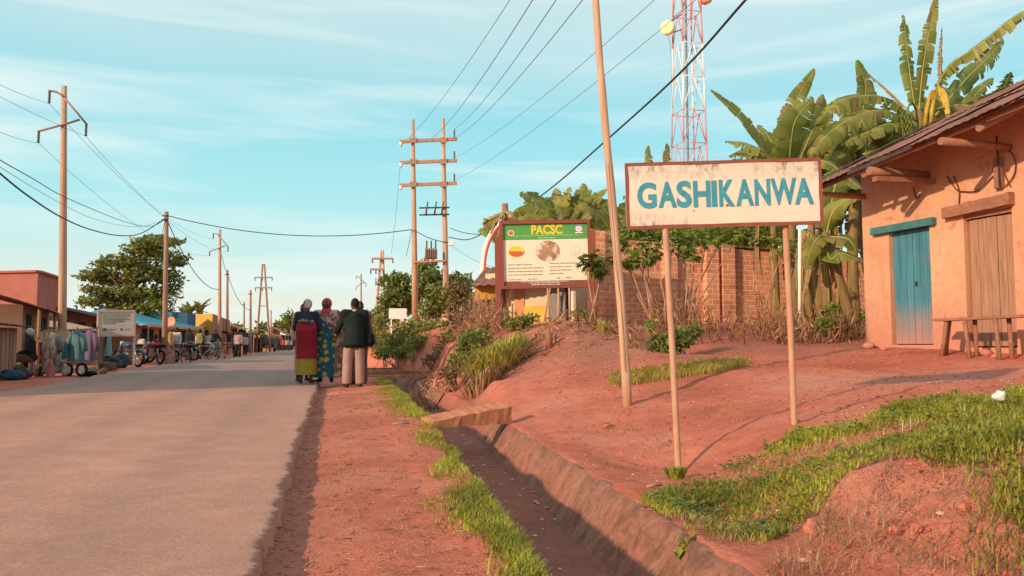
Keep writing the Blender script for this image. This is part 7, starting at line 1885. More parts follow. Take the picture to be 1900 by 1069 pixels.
# tan awning in front of it
aw = thing('awning', 'tan cloth awning on thin posts in front of the long dark-roofed shop', 'awning', at(145, 29))
a0, a1 = roadside(100, 28), roadside(182, 31); z1 = zh(609, 29); d, n, L_ = dirs(a0, a1); n = -n if n.x < 0 else n
mb = MB(); mb.grid(lambda u, v: along(a0, a1, u, z1 + 0.30 * v - 0.04 * math.sin(u * 3.14 * 4) ** 2 * (1 - v)) - n * (1.3 * v), 24, 4); mb.build('canopy', M_tan, aw)
mb = MB(); mb.tube([along(a0, a1, 0, z1 - 0.04), along(a0, a1, 1, z1 - 0.04)], 0.03, 6); mb.build('front_rail', M_white, aw)
for t in (0.02, 0.5, 0.98):
    mb = MB(); p = along(a0, a1, t, -0.05); mb.tube([p, V((p.x, p.y, z1 - 0.02))], 0.03, 6); mb.build('post', M_pole2, aw)
# orange tarp stall
ot = thing('tarp_stall', 'low market stall under a sagging orange-brown tarp beside the hanging clothes', 'stall', at(95, 22.5))
mb = MB(); c00, c10 = W(57, 637, 21.8), W(134, 632, 23.5); c01, c11 = W(78, 614, 23.4), W(128, 612, 25.2)
mb.grid(lambda u, v: (c00.lerp(c10, u)).lerp(c01.lerp(c11, u), v) - V((0, 0, 0.13 * math.sin(math.pi * u) * math.sin(math.pi * v) + 0.02 * math.sin(u * 20))), 16, 8); mb.build('tarp', M_tarp, ot)
for c in (c00, c10, c01, c11):
    mb = MB(); mb.tube([V((c.x, c.y, -0.05)), c], 0.025, 6); mb.build('post', M_pole2, ot)
mb = MB(); mb.box((c00 + c11) / 2 * 1 + V((0, 0, -((c00 + c11) / 2).z + 0.42)), (1.7, 0.9, 0.05), rotz(1.2)); mb.build('table', M_wood, ot)
# hanging garments
def garment(label, px0, px1, py0, py1, Yq, m_, sleeves=True, group=None, wide=1.25):
    t = thing('hanging_dress', label, 'garment', at((px0 + px1) / 2, Yq))
    cx = (px0 + px1) / 2; hw = (px1 - px0) / 2 / F * Yq; ztop_, zbot = zh(py0, Yq), zh(py1, Yq); c = W(cx, 640, Yq); c.z = 0
    mb = MB()
    rings = [(c.x, c.y, ztop_, hw * 0.22, 0.04), (c.x, c.y, ztop_ - 0.06, hw * 0.62, 0.07), (c.x, c.y, ztop_ + (zbot - ztop_) * 0.35, hw * 0.72, 0.10), (c.x, c.y, ztop_ + (zbot - ztop_) * 0.7, hw * 0.9, 0.13), (c.x, c.y, zbot, hw, 0.15)]
    g_ = loft(dense(rings, 4), 30, 6, 0.12, px0); g_.build('cloth', m_, t)
    if sleeves:
        for s_ in (-1, 1):
            mb = MB(); p = V((c.x + s_ * hw * 0.55, c.y, ztop_ - 0.08)); mb.tube([p, p + V((s_ * hw * 0.35, -0.02, -0.25)), p + V((s_ * hw * 0.45, 0, -0.5))], [0.07, 0.08, 0.075], 8); mb.build('sleeve', m_, t)
    mb = MB(); mb.tube([V((c.x, c.y, ztop_ + 0.10)), V((c.x, c.y, ztop_ - 0.02))], 0.012, 5); mb.build('hanger', M_pole2, t)
    return t
M_gc = cloth('cream_pink_print', (0.42, 0.30, 0.235), 0.25, (0.36, 0.12, 0.10), 11, (0.52, 0.58)); M_gp = cloth('patterned_grey_cloth', (0.27, 0.225, 0.18), 0.3, (0.13, 0.11, 0.095), 20, (0.49, 0.53)); M_gt = cloth('dark_teal_cloth', (0.045, 0.10, 0.11), 0.2)
M_gb = cloth('slate_blue_cloth', (0.095, 0.165, 0.19), 0.15); M_gu = cloth('mauve_cloth', (0.17, 0.105, 0.165), 0.15); M_gl = cloth('light_turquoise_cloth', (0.18, 0.30, 0.30), 0.12); M_gr = cloth('salmon_cloth', (0.40, 0.12, 0.10), 0.2)
garment('cream and salmon dress hanging at the left end of the clothes rail', 83, 98, 622, 690, 20.6, M_gc)
garment('long grey patterned dress hanging second from the left on the clothes rail', 95, 113, 612, 692, 20.9, M_gp)
garment('dark teal cloth hanging between the patterned and the blue dress', 110, 128, 634, 666, 21.4, M_gt, False)
garment('wide slate blue dress hanging in the middle of the clothes rail', 127, 158, 612, 676, 21.6, M_gb)
garment('mauve dress hanging at the right end of the clothes rail', 153, 180, 613, 668, 22.4, M_gu)
garment('light turquoise cloth hanging behind the white notice board', 196, 208, 622, 661, 27, M_gl, False)
garment('salmon pink cloth hanging low under the cream dress', 88, 103, 668, 700, 20.3, M_gr, False)
rl = thing('clothes_rail', 'simple pole rail carrying the hanging clothes by the road', 'rail', at(130, 21.5))
r0, r1 = W(80, 614, 20.5), W(182, 610, 22.6)
mb = MB(); mb.tube([r0, r1], 0.025, 6); mb.build('rail', M_pole2, rl)
for c in (r0, r0.lerp(r1, 0.5), r1):
    mb = MB(); mb.tube([V((c.x, c.y + 0.06, -0.05)), c + V((0, 0.06, 0.03))], 0.025, 6); mb.build('post', M_pole2, rl)
# goods on the ground
def sack(label, px, Yq, r, m_, cat='sack', name='sack', dz=0.0):
    p = at(px, Yq); mb = MB(); mb.ball((0, 0, r[2] * 0.7), (r[0] * 0.75, r[1] * 0.75, r[2] * 0.8), 14, 10)
    for _ in range(7):
        a_ = random.uniform(0, 6.28); q_ = random.uniform(0.3, 0.75); rr = random.uniform(0.28, 0.5)
        mb.ball((math.cos(a_) * r[0] * q_, math.sin(a_) * r[1] * q_, r[2] * random.uniform(0.3, 1.25)), (r[0] * rr, r[1] * rr, r[2] * rr * random.uniform(0.7, 1.3)), 10, 7, rotz(a_))
    mb.v = [(x * (1 + 0.3 * noise.noise(V((x * 9, y * 9, z * 9 + px)))), y * (1 + 0.3 * noise.noise(V((x * 9, y * 9 + 5, z * 9)))), max(0, z)) for x, y, z in mb.v]
    o = place(name, skinned(mb, 0.022, 1), m_); o.location = p + V((0, 0, dz)); o.rotation_euler = (0, 0, random.uniform(0, 3)); tag(o, label, cat); return o
sack('dark blue bundle lying by the kiosk at the left edge', 28, 18.6, (0.30, 0.25, 0.16), cloth('blue_tarp', (0.03, 0.07, 0.14), 0.2), 'bundle', 'bundle')
sack('dark green bundle behind the blue bundle', 38, 19.6, (0.28, 0.25, 0.22), cloth('green_bundle', (0.035, 0.06, 0.035), 0.2), 'bundle', 'bundle')
sack('pale cream sack standing below the dark teal cloth', 122, 20.9, (0.13, 0.12, 0.20), cloth('cream_sack', (0.46, 0.38, 0.27), 0.15))
sack('olive sack lying under the mauve dress', 165, 22.0, (0.24, 0.18, 0.14), cloth('olive_sack', (0.24, 0.21, 0.10), 0.2))
sack('black bundle lying right of the wheels at the road edge', 170, 21.6, (0.26, 0.18, 0.10), M_bag, 'bundle', 'bundle')
sack('brown bundle lying at the foot of the left notice board post', 190, 22.6, (0.22, 0.2, 0.13), M_brownc, 'bundle', 'bundle')
for i, (px, Yq, r_, c_, lab) in enumerate(((72, 20.9, (0.28, 0.22, 0.2), (0.06, 0.045, 0.05), 'black bundle next to the seated person by the kiosk'), (45, 19.0, (0.24, 0.2, 0.12), (0.10, 0.03, 0.05), 'dark maroon bundle between the blue bundle and the seated person'), (212, 27, (0.4, 0.3, 0.3), (0.05, 0.055, 0.06), 'dark heap under the white notice board'), (228, 28.5, (0.4, 0.3, 0.36), (0.03, 0.06, 0.085), 'dark blue heap left of the right notice board post'), (200, 25, (0.3, 0.25, 0.2), (0.13, 0.09, 0.07), 'brown heap below the turquoise cloth'))):
    sack(lab, px, Yq, r_, cloth('bundle_cloth', c_, 0.3), 'bundle', 'bundle')
# a small hand cart on dark wheels below the blue dress
def wheel(parent, c, ax, r, tyre=0.03, spokes=10, hub=0.03, m_t=None, m_r=None):
    ax = V(ax).normalized(); u = V((0, 0, 1)); s_ = ax.cross(u).normalized()
    ring = [c + (s_ * math.cos(2 * math.pi * i / 20) + u * math.sin(2 * math.pi * i / 20)) * r for i in range(21)]
    mb = MB(); mb.tube(ring, tyre, 6); w_ = mb.build('wheel', m_t or M_bag, parent)
    mb = MB(); ring2 = [c + (p - c) * ((r - tyre * 1.2) / r) for p in ring]; mb.tube(ring2, tyre * 0.4, 5)
    for i in range(spokes): a = 2 * math.pi * i / spokes; mb.tube([c, c + (s_ * math.cos(a) + u * math.sin(a)) * (r - tyre)], max(0.006, tyre * 0.22), 4)
    mb.tube([c - ax * 0.04, c + ax * 0.04], hub, 8); mb.build('rim', m_r or M_galv, w_)
    return w_
hc = thing('hand_cart', 'small dark hand cart with two light-rimmed wheels below the blue dress', 'cart', at(147, 21.2))
c = at(147, 21.2)
for dx in (-0.13, 0.19): wheel(hc, c + V((dx, -0.25 + dx * 0.3, 0.17)), (0.25, 1, 0), 0.15, 0.035, 8, 0.04, M_bag, M_white)
mb = MB(); mb.box(c + V((0, 0.02, 0.33)), (0.7, 0.45, 0.07), rotz(0.2)); mb.build('bed', M_wood, hc)
mb = MB(); mb.tube([c + V((-0.3, 0.0, 0.35)), c + V((-0.75, 0.1, 0.5))], 0.02, 6); mb.build('handle', M_wood, hc)
# white notice board
Yn = 24.0
nbd = thing('notice_board', 'white notice board with blue lines of writing on two posts at the left roadside', 'sign', at(215, Yn))
TL, TR, BL, BR = W(181, 577, Yn), W(248, 577, Yn + 0.5), W(182, 623, Yn), W(249, 622, Yn + 0.5)
ex = (TR - TL); wN = ex.length; ex.normalize(); ey = (TL - BL); hN = ey.length; ey.normalize(); nn = ex.cross(ey).normalized(); ey = nn.cross(ex); fr = (BL.copy(), ex, ey)
M_board = mat('board_white', (0.50, 0.42, 0.37), 0.08, 3, 0.7, 0); M_bink = mat('board_ink', (0.11, 0.16, 0.20), 0.1, 8, 0.7, 0)
mb = MB(); mb.prism([(0, 0), (wN, 0), (wN, hN), (0, hN)], BL, ex, ey, 0.03); pn = mb.build('panel', M_board, nbd)
mb = MB()
for x0, y0, x1, y1 in ((-0.02, -0.03, wN + 0.02, 0.03), (-0.02, hN - 0.03, wN + 0.02, hN + 0.03), (-0.02, 0.03, 0.03, hN - 0.03), (wN - 0.03, 0.03, wN + 0.02, hN - 0.03)): mb.prism([(x0, y0), (x1, y0), (x1, y1), (x0, y1)], BL + nn * 0.015, ex, ey, 0.05)
mb.build('frame', mat('board_frame', (0.50, 0.34, 0.28), 0.1, 5), nbd)
for i, (x0, x1, y, h_) in enumerate(((0.10, 0.88, 0.86, 0.035), (0.12, 0.90, 0.775, 0.045), (0.12, 0.80, 0.70, 0.035), (0.12, 0.88, 0.615, 0.05), (0.12, 0.74, 0.535, 0.05), (0.12, 0.50, 0.46, 0.04), (0.30, 0.52, 0.22, 0.04), (0.74, 0.90, 0.22, 0.03))):
    mb = MB(); words(mb, fr, wN * x0, wN * x1, hN * y, h_, 0.004, 0, 0.15); mb.build('text_line', M_bink, pn)
for cx_q, w_ in ((0.18, 0.06), (0.64, 0.03)):
    mb = MB(); oval(mb, fr, wN * cx_q, hN * 0.24, w_, 0.05, 0.004); mb.build('emblem', M_bink, pn)
for p, bpx in ((BL - ex * 0.01, 183), (BR + ex * 0.01, 247)):
    mb = MB(); mb.bar(V((p.x, p.y, -0.2)) - nn * 0.06, V((p.x, p.y, TL.z)) - nn * 0.06, 0.06, 0.05); mb.build('post', M_board, nbd)

# blue-roofed shop
ba, bb2 = roadside(247, 46), roadside(352, 57)
bs_ = thing('blue_roof_shop', 'roadside shop with light blue sheet roof, dark veranda and orange end wall', 'shop', (ba.x, ba.y, 0))
ze = zh(604, 48); zr = zh(577, 51)
d, n, L_ = dirs(ba, bb2); n = -n if n.x < 0 else n
mb = MB(); block(mb, ba, bb2, 5, -0.1, ze); mb.build('wall', M_orw, bs_)
mb = MB(); A0 = V((ba.x, ba.y, ze)) + n * 0.9 - d * 0.2; A1 = V((bb2.x, bb2.y, ze)) + n * 0.9 + d * 0.1
corrugated(mb, A0, A1, A1 - n * 3.6 + V((0, 0, zr - ze)), A0 - n * 3.2 + d * 1.8 + V((0, 0, zr - ze)), 0.3, 0.015, seg=2)
mb.add([A0, A0 - n * 3.2 + d * 1.8 + V((0, 0, zr - ze)), A0 - n * 5.5], [(0, 1, 2)])
mb.build('roof', M_blroof, bs_)
mb = MB(); mb.bar(A0 - V((0, 0, 0.06)), A1 - V((0, 0, 0.06)), 0.05, 0.14); mb.build('fascia', M_orw, bs_)
for t0, t1 in ((0.12, 0.3), (0.4, 0.58), (0.68, 0.9)): opening(bs_, 'door', ba, bb2, t0, t1, 0.0, ze - 0.2, M_void)
for t in (0.0, 0.33, 0.66, 1.0):
    mb = MB(); p = along(ba, bb2, t, 0) + n * 0.8; mb.tube([p, V((p.x, p.y, ze))], 0.05, 6); mb.build('post', M_pole2, bs_)
tb = thing('blue_tank_house', 'small deep blue upper room at the right end of the blue-roofed shop', 'building', at(335, 59))
mb = MB(); t0_, t1_ = roadside(330, 58), roadside(347, 60); block(mb, t0_, t1_, 2.5, 0, zh(579, 58)); mb.build('wall', M_blroof, tb)
mb = MB(); block(mb, along(t0_, t1_, 1, 0, 0.02), along(t0_, t1_, 1.9, 0, 0.02), 2.0, 0, zh(580, 58)); mb.build('side_room', M_blwall, tb)
sdh = thing('satellite_dish', 'orange-tinted satellite dish above the eaves of the blue-roofed shop', 'dish', W(316, 606, 47))
mb = MB(); c = W(315, 597, 47); ax_ = V((-0.3, -0.9, 0.25)).normalized(); s_ = ax_.cross(V((0, 0, 1))).normalized(); u_ = s_.cross(ax_)
vs = [c - ax_ * 0.10]; 
for rr, dd in ((0.16, -0.085), (0.30, -0.05), (0.40, 0.0)):
    for q in range(16): a = q * math.pi / 8; vs.append(c + ax_ * dd + s_ * math.cos(a) * rr * 0.95 + u_ * math.sin(a) * rr * 0.8)
mb.add(vs, [(0, 1 + q, 1 + (q + 1) % 16) for q in range(16)] + [(1 + r_ * 16 + q, 17 + r_ * 16 + q, 17 + r_ * 16 + (q + 1) % 16, 1 + r_ * 16 + (q + 1) % 16) for r_ in range(2) for q in range(16)], 0, True); mb.build('reflector', mat('dish_orange', (0.62, 0.26, 0.16), 0.1, 5, 0.6, 0), sdh)
mb = MB(); mb.tube([c - ax_ * 0.1, W(318, 612, 47.3)], 0.03, 6); mb.build('arm', M_pole2, sdh)
# yellow building
ya, yb, yc = roadside(343, 64.5), roadside(393, 62), None
yc = V((yb.x - 0.25 * 13, yb.y + 13, 0)); yc = W(426, 640, 75); yc.z = 0
yz = zh(582, 62)
yw = thing('yellow_building', 'ochre yellow flat-roofed building with brown side wall in the middle of the row', 'building', (yb.x, yb.y, 0))
mb = MB(); d, n, L_ = dirs(ya, yb); yd = V((ya.x - 1, ya.y + 12, 0))
q = [ya, yb, yc, yd]; bot = [V((p.x, p.y, -0.1)) for p in q]; z2 = zh(600, 75)
top = [V((ya.x, ya.y, yz)), V((yb.x, yb.y, yz)), V((yc.x, yc.y, yz - 0.15)), V((yd.x, yd.y, yz - 0.15))]
mb.add(bot + top, [(0, 1, 5, 4)], 0); mb.add(bot + top, [(1, 2, 6, 5), (2, 3, 7, 6), (3, 0, 4, 7), (4, 5, 6, 7)], 1); mb.build('wall', [M_yelw, M_brw], yw)
mb = MB(); pa, pb = along(ya, yb, -0.05, zh(602, 62), 0.0), along(ya, yb, 0.75, zh(606, 62), 0.0); nf = V((0.1, -1, 0)).normalized()
corrugated(mb, pa + nf * 1.5 - V((0, 0, 0.15)), pb + nf * 1.5 - V((0, 0, 0.15)), pb + nf * 0.02, pa + nf * 0.02, 0.3, 0.015, seg=2); mb.build('canopy', M_tan, yw)
mb = MB(); mb.box(W(365, 617, 61), (1.15, 0.1, 0.5)); mb.build('signboard', M_yelw, yw)
opening(yw, 'door', ya, yb, 0.62, 0.86, 0, zh(612, 62), M_void)
opening(yw, 'window', yb, yc, 0.3, 0.5, 0.8, 1.7, M_void)
# market roofs beyond
def stall(label, px0, Y0_, px1, Y1_, pyt, m_roof, m_wall, rise=0.5, cat='stall'):
    a, b_ = roadside(px0, Y0_), roadside(px1, Y1_); z = zh(pyt, Y0_); t = thing('market_stall', label, cat, (a.x, a.y, 0)); d, n, L_ = dirs(a, b_); n = -n if n.x < 0 else n
    mb = MB(); block(mb, a, b_, 3, -0.1, z); mb.build('wall', m_wall, t)
    mb = MB(); A0 = V((a.x, a.y, z)) + n * 0.8; A1 = V((b_.x, b_.y, z)) + n * 0.8; corrugated(mb, A0, A1, A1 - n * 3 + V((0, 0, rise)), A0 - n * 3 + V((0, 0, rise)), 0.35, 0.02, seg=2); mb.build('roof', m_roof, t)
    for q in range(2): opening(t, 'opening', a, b_, 0.1 + q * 0.45, 0.42 + q * 0.45, 0.1, z - 0.15, M_void)
    for tt in (0, 0.5, 1):
        mb = MB(); p = V((0, 0, 0)) + along(a, b_, tt, 0) + n * 0.75; mb.tube([p, V((p.x, p.y, z))], 0.05, 5); mb.build('post', M_pole2, t)
    return t
M_terr = mat('terracotta_roof', (0.50, 0.20, 0.11), 0.2, 2, 0.9, 0.1)
stall('market stall with brown tin roof right of the yellow building', 418, 66, 440, 74, 618, M_tin, M_brw)
stall('market stall with terracotta roof behind the short plain pole', 426, 80, 455, 92, 608, M_terr, M_orw, 0.7)
stall('market stall with small blue roof in the far row', 446, 84, 466, 96, 615, M_blroof, M_brw, 0.6)
stall('last dark market stall before the parked pickup', 456, 80, 482, 96, 625, M_tindark, M_brw, 0.4)
stall('far shop with pinkish roof beyond the parked pickup', 500, 135, 520, 160, 623, M_terr, M_orw, 1.2, 'shop')
stall('second far pinkish shop, just left of the group of people', 522, 150, 545, 185, 621, M_terr, M_pinkw, 1.6, 'shop')
stall('low far shop roof at the end of the road', 512, 120, 530, 140, 630, M_tin, M_brw, 0.5, 'shop')

# kiosk behind the billboard
qa, qb = W(900, 640, 21.5), W(1068, 640, 20.4); qa.z = qb.z = 0
kq = thing('painted_kiosk', 'cream kiosk with yellow lower wall and grey doorway behind the billboard', 'kiosk', at(1000, 21))
zg_ = gz(0.6, 21); zk1 = zh(505, 21)
mb = MB(); block(mb, qa, qb, 3, zg_ - 0.4, zk1); mb.build('wall', M_cream, kq)
def kx(px): return (px - 900) / 168.0
for x0, x1, z0, z1, m_, nm in ((0.07, 0.11, 600, 520, M_white, 'pilaster'), (0.21, 0.235, 600, 520, M_brw, 'pilaster'), (0.34, 0.45, 600, 532, M_orw, 'shutter'), (0.45, 0.73, 600, 568, M_yband, 'dado'), (0.73, 0.94, 606, 525, M_greyd, 'door'), (0.90, 0.955, 606, 525, M_void, 'door_gap'), (0.955, 0.985, 606, 525, M_white, 'door_post')):
    mb = MB(); block(mb, along(qa, qb, x0, 0, 0.03 if nm != 'door_gap' else 0.05), along(qa, qb, x1, 0, 0.03 if nm != 'door_gap' else 0.05), 0.05, zh(z0 + 12, 21), zh(z1, 21)); mb.build(nm, m_, kq)
for (x0, y0), (x1, y1) in (((1022, 530), (1006, 602)), ((1016, 535), (1020, 600)), ((1036, 530), (1036, 600)), ((1056, 530), (1058, 598))):
    mb = MB(); mb.tube([W(x0, y0, 20.2), W(x1, y1 + 10, 20.2)], 0.028, 6); mb.build('prop', M_pole, kq)
mb = MB(); A0 = W(872, 532, 20.6); A1 = W(1062, 512, 19.7); corrugated(mb, A0, A1, A1 + V((0.1, 2.6, 0.5)), A0 + V((0.3, 2.8, 0.75)), 0.22, 0.02, seg=2); mb.build('roof', M_tin, kq)
mb = MB(); mb.box(W(903, 541, 20.9), (0.62, 0.05, 0.42)); mb.build('signboard', M_yelw, kq)
mb = MB(); mb.box(W(902, 585, 21.2), (0.7, 0.05, 0.9)); mb.build('lower_board', M_brw, kq)
for px in (888, 902, 915):
    mb = MB(); mb.tube([W(px, 545, 20.7), W(px + 1, 612, 20.7)], 0.022, 6); mb.build('prop', M_pole2, kq)
# white curved arch pole
ar = thing('arch_pole', 'curved white pole with red stripes bending up to the left of the billboard', 'arch', W(896, 505, 23.5))
pts = catmull([W(895, 560, 23.5), W(896, 500, 23.5), W(900, 465, 23.5), W(911, 437, 23.5), W(928, 415, 23.5), W(950, 402, 23.5)], 8)
mb = MB(); mb.tube(pts, 0.085, 8); aw_ = mb.build('tube', M_white, ar)
mb = MB(); mb.tube([p + V((0.055, -0.075, 0)) for p in pts], 0.035, 6); mb.build('stripe', M_red, ar)
bnt = thing('broken_banana_stem', 'dead cut banana stem sticking up behind the upper left corner of the billboard', 'banana stem', at(938, 22.5))
mb = MB(); mb.tube([at(938, 22.5), W(938, 430, 22.5), W(937, 378, 22.5)], [0.12, 0.11, 0.085], 8); mb.build('stem', M_bandry, bnt)
for dx, dy in ((-25, 40), (18, 50), (-14, 60), (30, 30), (-40, 22)):
    leaf_obj(bnt, [W(938, 392, 22.4), W(938 + dx * 0.5, 395 + dy * 0.2, 22.3), W(938 + dx, 395 + dy * 0.7, 22.3), W(938 + dx * 1.1, 395 + dy, 22.3)], 0.12, M_bandry, 0.6, -0.2, 0.5, sub=4)
# small whitewashed board and low wall by the timber poles
wb = thing('white_signboard', 'small white board on two legs half hidden by shrubs below the left timber pole', 'sign', at(735, 33))
mb = MB(); mb.box(W(738, 582, 33), (0.72, 0.05, 0.42)); mb.build('panel', M_white, wb)
for px in (726, 748):
    mb = MB(); mb.bar(W(px, 575, 33.04), W(px, 632, 33.04), 0.06, 0.05); mb.build('leg', M_white, wb)
lw = thing('low_wall', 'low pale pink wall behind the shrubs at the foot of the timber poles', 'wall', at(790, 36))
mb = MB(); block(mb, W(752, 640, 38), W(850, 640, 35), 0.3, zh(625, 36), zh(591, 36)); mb.build('wall', mat('pale_pink_wall', (0.60, 0.38, 0.28), 0.12, 4), lw)

# ------------------------------------------------------------------ trees on the left and far trees
random.seed(303)
def layered_tree(label, base, trunk_top, layers, n, size, m_):
    t = thing('tree', label, 'tree', base); base = V(base)
    mb = MB(); mb.tube([base - V((0, 0, 0.2)), base.lerp(trunk_top, 0.5) + V((0.1, 0, 0)), trunk_top], [0.28, 0.2, 0.13], 8)
    for c, r in layers:
        c = V(c); st = base.lerp(trunk_top, random.uniform(0.45, 1)); mb.tube([st, st.lerp(c, 0.5) + jit(0.2), c], [0.10, 0.06, 0.025], 5)
    mb.build('trunk', M_bark, t)
    mb = MB(); tot = sum(r[0] * r[1] for c, r in layers)
    for c, r in layers: leaves(mb, c, (r[0], r[1], r[2] * 1.15), int(n * r[0] * r[1] / tot), size, 0.5, hang=0.1)
    mb.build('crown', m_, t); return t
Yt = 54
def cl(lst, Yt):
    out = []
    for px, py, rx, rz in lst:
        out.append((W(px, py, Yt + random.uniform(-2, 2)), (rx / F * Yt, rx / F * Yt, rz / F * Yt)))
    return out
layered_tree('large spreading green tree with layered crown behind the brown pole at left', at(248, Yt), W(250, 520, Yt),
             cl([(285, 450, 42, 8), (320, 447, 24, 5), (265, 463, 40, 10), (300, 475, 40, 12), (325, 488, 24, 6), (232, 485, 44, 12), (190, 505, 34, 7), (165, 515, 24, 4), (270, 505, 50, 18), (310, 515, 34, 16), (215, 520, 46, 12), (180, 538, 30, 8), (250, 545, 54, 16), (305, 548, 30, 16), (200, 555, 40, 12), (163, 560, 24, 8), (285, 570, 40, 14), (230, 575, 50, 12), (318, 535, 20, 12), (290, 440, 20, 4), (340, 478, 14, 4), (185, 490, 16, 4)], Yt), 9500, 0.33, M_leafA)
def far_tree(label, px, Yq, lst, n, size, m_, group=None):
    t = thing('far_tree', label, 'tree', at(px, Yq), group); mb = MB(); tot = sum(a[2] * a[3] for a in lst)
    for x, y, rx, rz in lst: leaves(mb, W(x, y, Yq), (rx / F * Yq, rx / F * Yq * 0.7, rz / F * Yq), int(n * rx * rz / tot), size)
    mb.build('crown', m_, t)
    mb = MB(); b_ = at(px, Yq, -0.2); mb.tube([b_, W(px, lst[0][1], Yq)], [0.25, 0.12], 6); mb.build('trunk', M_bark, t); return t
far_tree('round far tree between the legs of the A-shaped pylon', 486, 150, [(486, 608, 12, 10), (480, 616, 10, 8)], 300, 0.8, M_leafB)
far_tree('far tree just left of the woman with the red wrap', 537, 170, [(538, 588, 14, 12), (530, 602, 14, 12), (545, 605, 12, 14)], 420, 1.0, M_leafA)
far_tree('far pale tree left of the one beside the woman', 518, 190, [(518, 606, 12, 10), (510, 615, 10, 8)], 300, 1.0, M_leafD)
far_tree('far tree seen between the woman in teal and the man', 645, 120, [(640, 600, 16, 16), (655, 606, 14, 14), (632, 612, 12, 12)], 500, 0.7, M_leafA)
far_tree('far tree right of the head of the man', 690, 95, [(684, 588, 14, 12), (692, 605, 16, 20), (676, 612, 14, 16), (705, 600, 14, 20)], 700, 0.5, M_leafB)
far_tree('low far tree behind the market roofs left of the pylon', 440, 150, [(440, 606, 12, 5), (430, 610, 12, 5)], 260, 0.8, M_leafB)
far_tree('row of far trees at the vanishing end of the road', 560, 230, [(560, 618, 20, 12), (590, 620, 24, 11), (620, 618, 20, 12)], 700, 1.3, M_leafA)
# banana tops behind the yellow building
for px, sd_ in ((338, 1), (352, 2), (372, 3)):
    banana_generic('banana_plant', {338: 'left one of three small banana tops behind the blue and yellow buildings', 352: 'middle one of three small banana tops behind the yellow building', 372: 'right one of three small banana tops behind the yellow building'}[px], at(px, 78), 2.6 + 0.3 * sd_, 6, 500 + sd_, True, 'banana tops behind the left shops', 1.0)

# ------------------------------------------------------------------ vehicles
random.seed(71)
M_chrome = mat('worn_chrome', (0.45, 0.42, 0.40), 0.1, 10, 0.35, 0, metal=0.7); M_seat = mat('black_seat', (0.02, 0.018, 0.018), 0.2, 10, 0.6, 0)
M_mred = mat('red_tank', (0.35, 0.035, 0.03), 0.1, 10, 0.35, 0); M_mblk = mat('black_frame', (0.03, 0.03, 0.033), 0.1, 10, 0.4, 0); M_mblue = mat('blue_tank', (0.03, 0.07, 0.16), 0.1, 10, 0.35, 0)
def bicycle(label, loc, rz, m_f, group=None):
    t = thing('bicycle', label, 'bicycle', (0, 0, 0), group); ROOT[t.name] = (0, 0, 0)
    for x in (-0.52, 0.54): wheel(t, V((x, 0, 0.34)), (0, 1, 0), 0.32, 0.022, 14, 0.03)
    bb_, st, hd_, hb = V((-0.05, 0, 0.30)), V((-0.20, 0, 0.80)), V((0.38, 0, 0.82)), V((0.42, 0, 0.68)); rw, fw_ = V((-0.52, 0, 0.34)), V((0.54, 0, 0.34))
    mb = MB()
    for a, b_ in ((bb_, st), (st, hd_), (bb_, hb), (rw, st), (rw, bb_), (hd_, hb)): mb.tube([a, b_], 0.018, 6)
    mb.tube([hb, V((0.47, 0, 0.5)), fw_], 0.016, 6); mb.build('frame', m_f, t)
    mb = MB(); mb.ball(st + V((-0.02, 0, 0.12)), (0.14, 0.075, 0.03), 10, 6); mb.tube([st, st + V((0, 0, 0.1))], 0.014, 6); mb.build('saddle', M_seat, t)
    mb = MB(); mb.tube([hd_, hd_ + V((-0.02, 0, 0.16))], 0.014, 6); mb.tube([V((0.20, -0.28, 0.98)), V((0.36, -0.22, 1.0)), V((0.38, 0, 0.97)), V((0.36, 0.22, 1.0)), V((0.20, 0.28, 0.98))], 0.013, 6); mb.build('handlebar', M_chrome, t)
    mb = MB(); mb.box((-0.50, 0, 0.74), (0.42, 0.16, 0.02)); mb.tube([V((-0.62, 0.05, 0.73)), rw], 0.01, 5); mb.tube([V((-0.62, -0.05, 0.73)), rw], 0.01, 5); mb.build('carrier', M_mblk, t)
    mb = MB(); mb.tube([bb_ + V((-0.14, -0.06, -0.10)), bb_ + V((0, -0.05, 0)), bb_ + V((0, 0.05, 0)), bb_ + V((0.14, 0.06, 0.10))], 0.012, 5); mb.build('crank', M_chrome, t)
    t.location = loc; t.rotation_euler = (0.06, 0, rz); return t
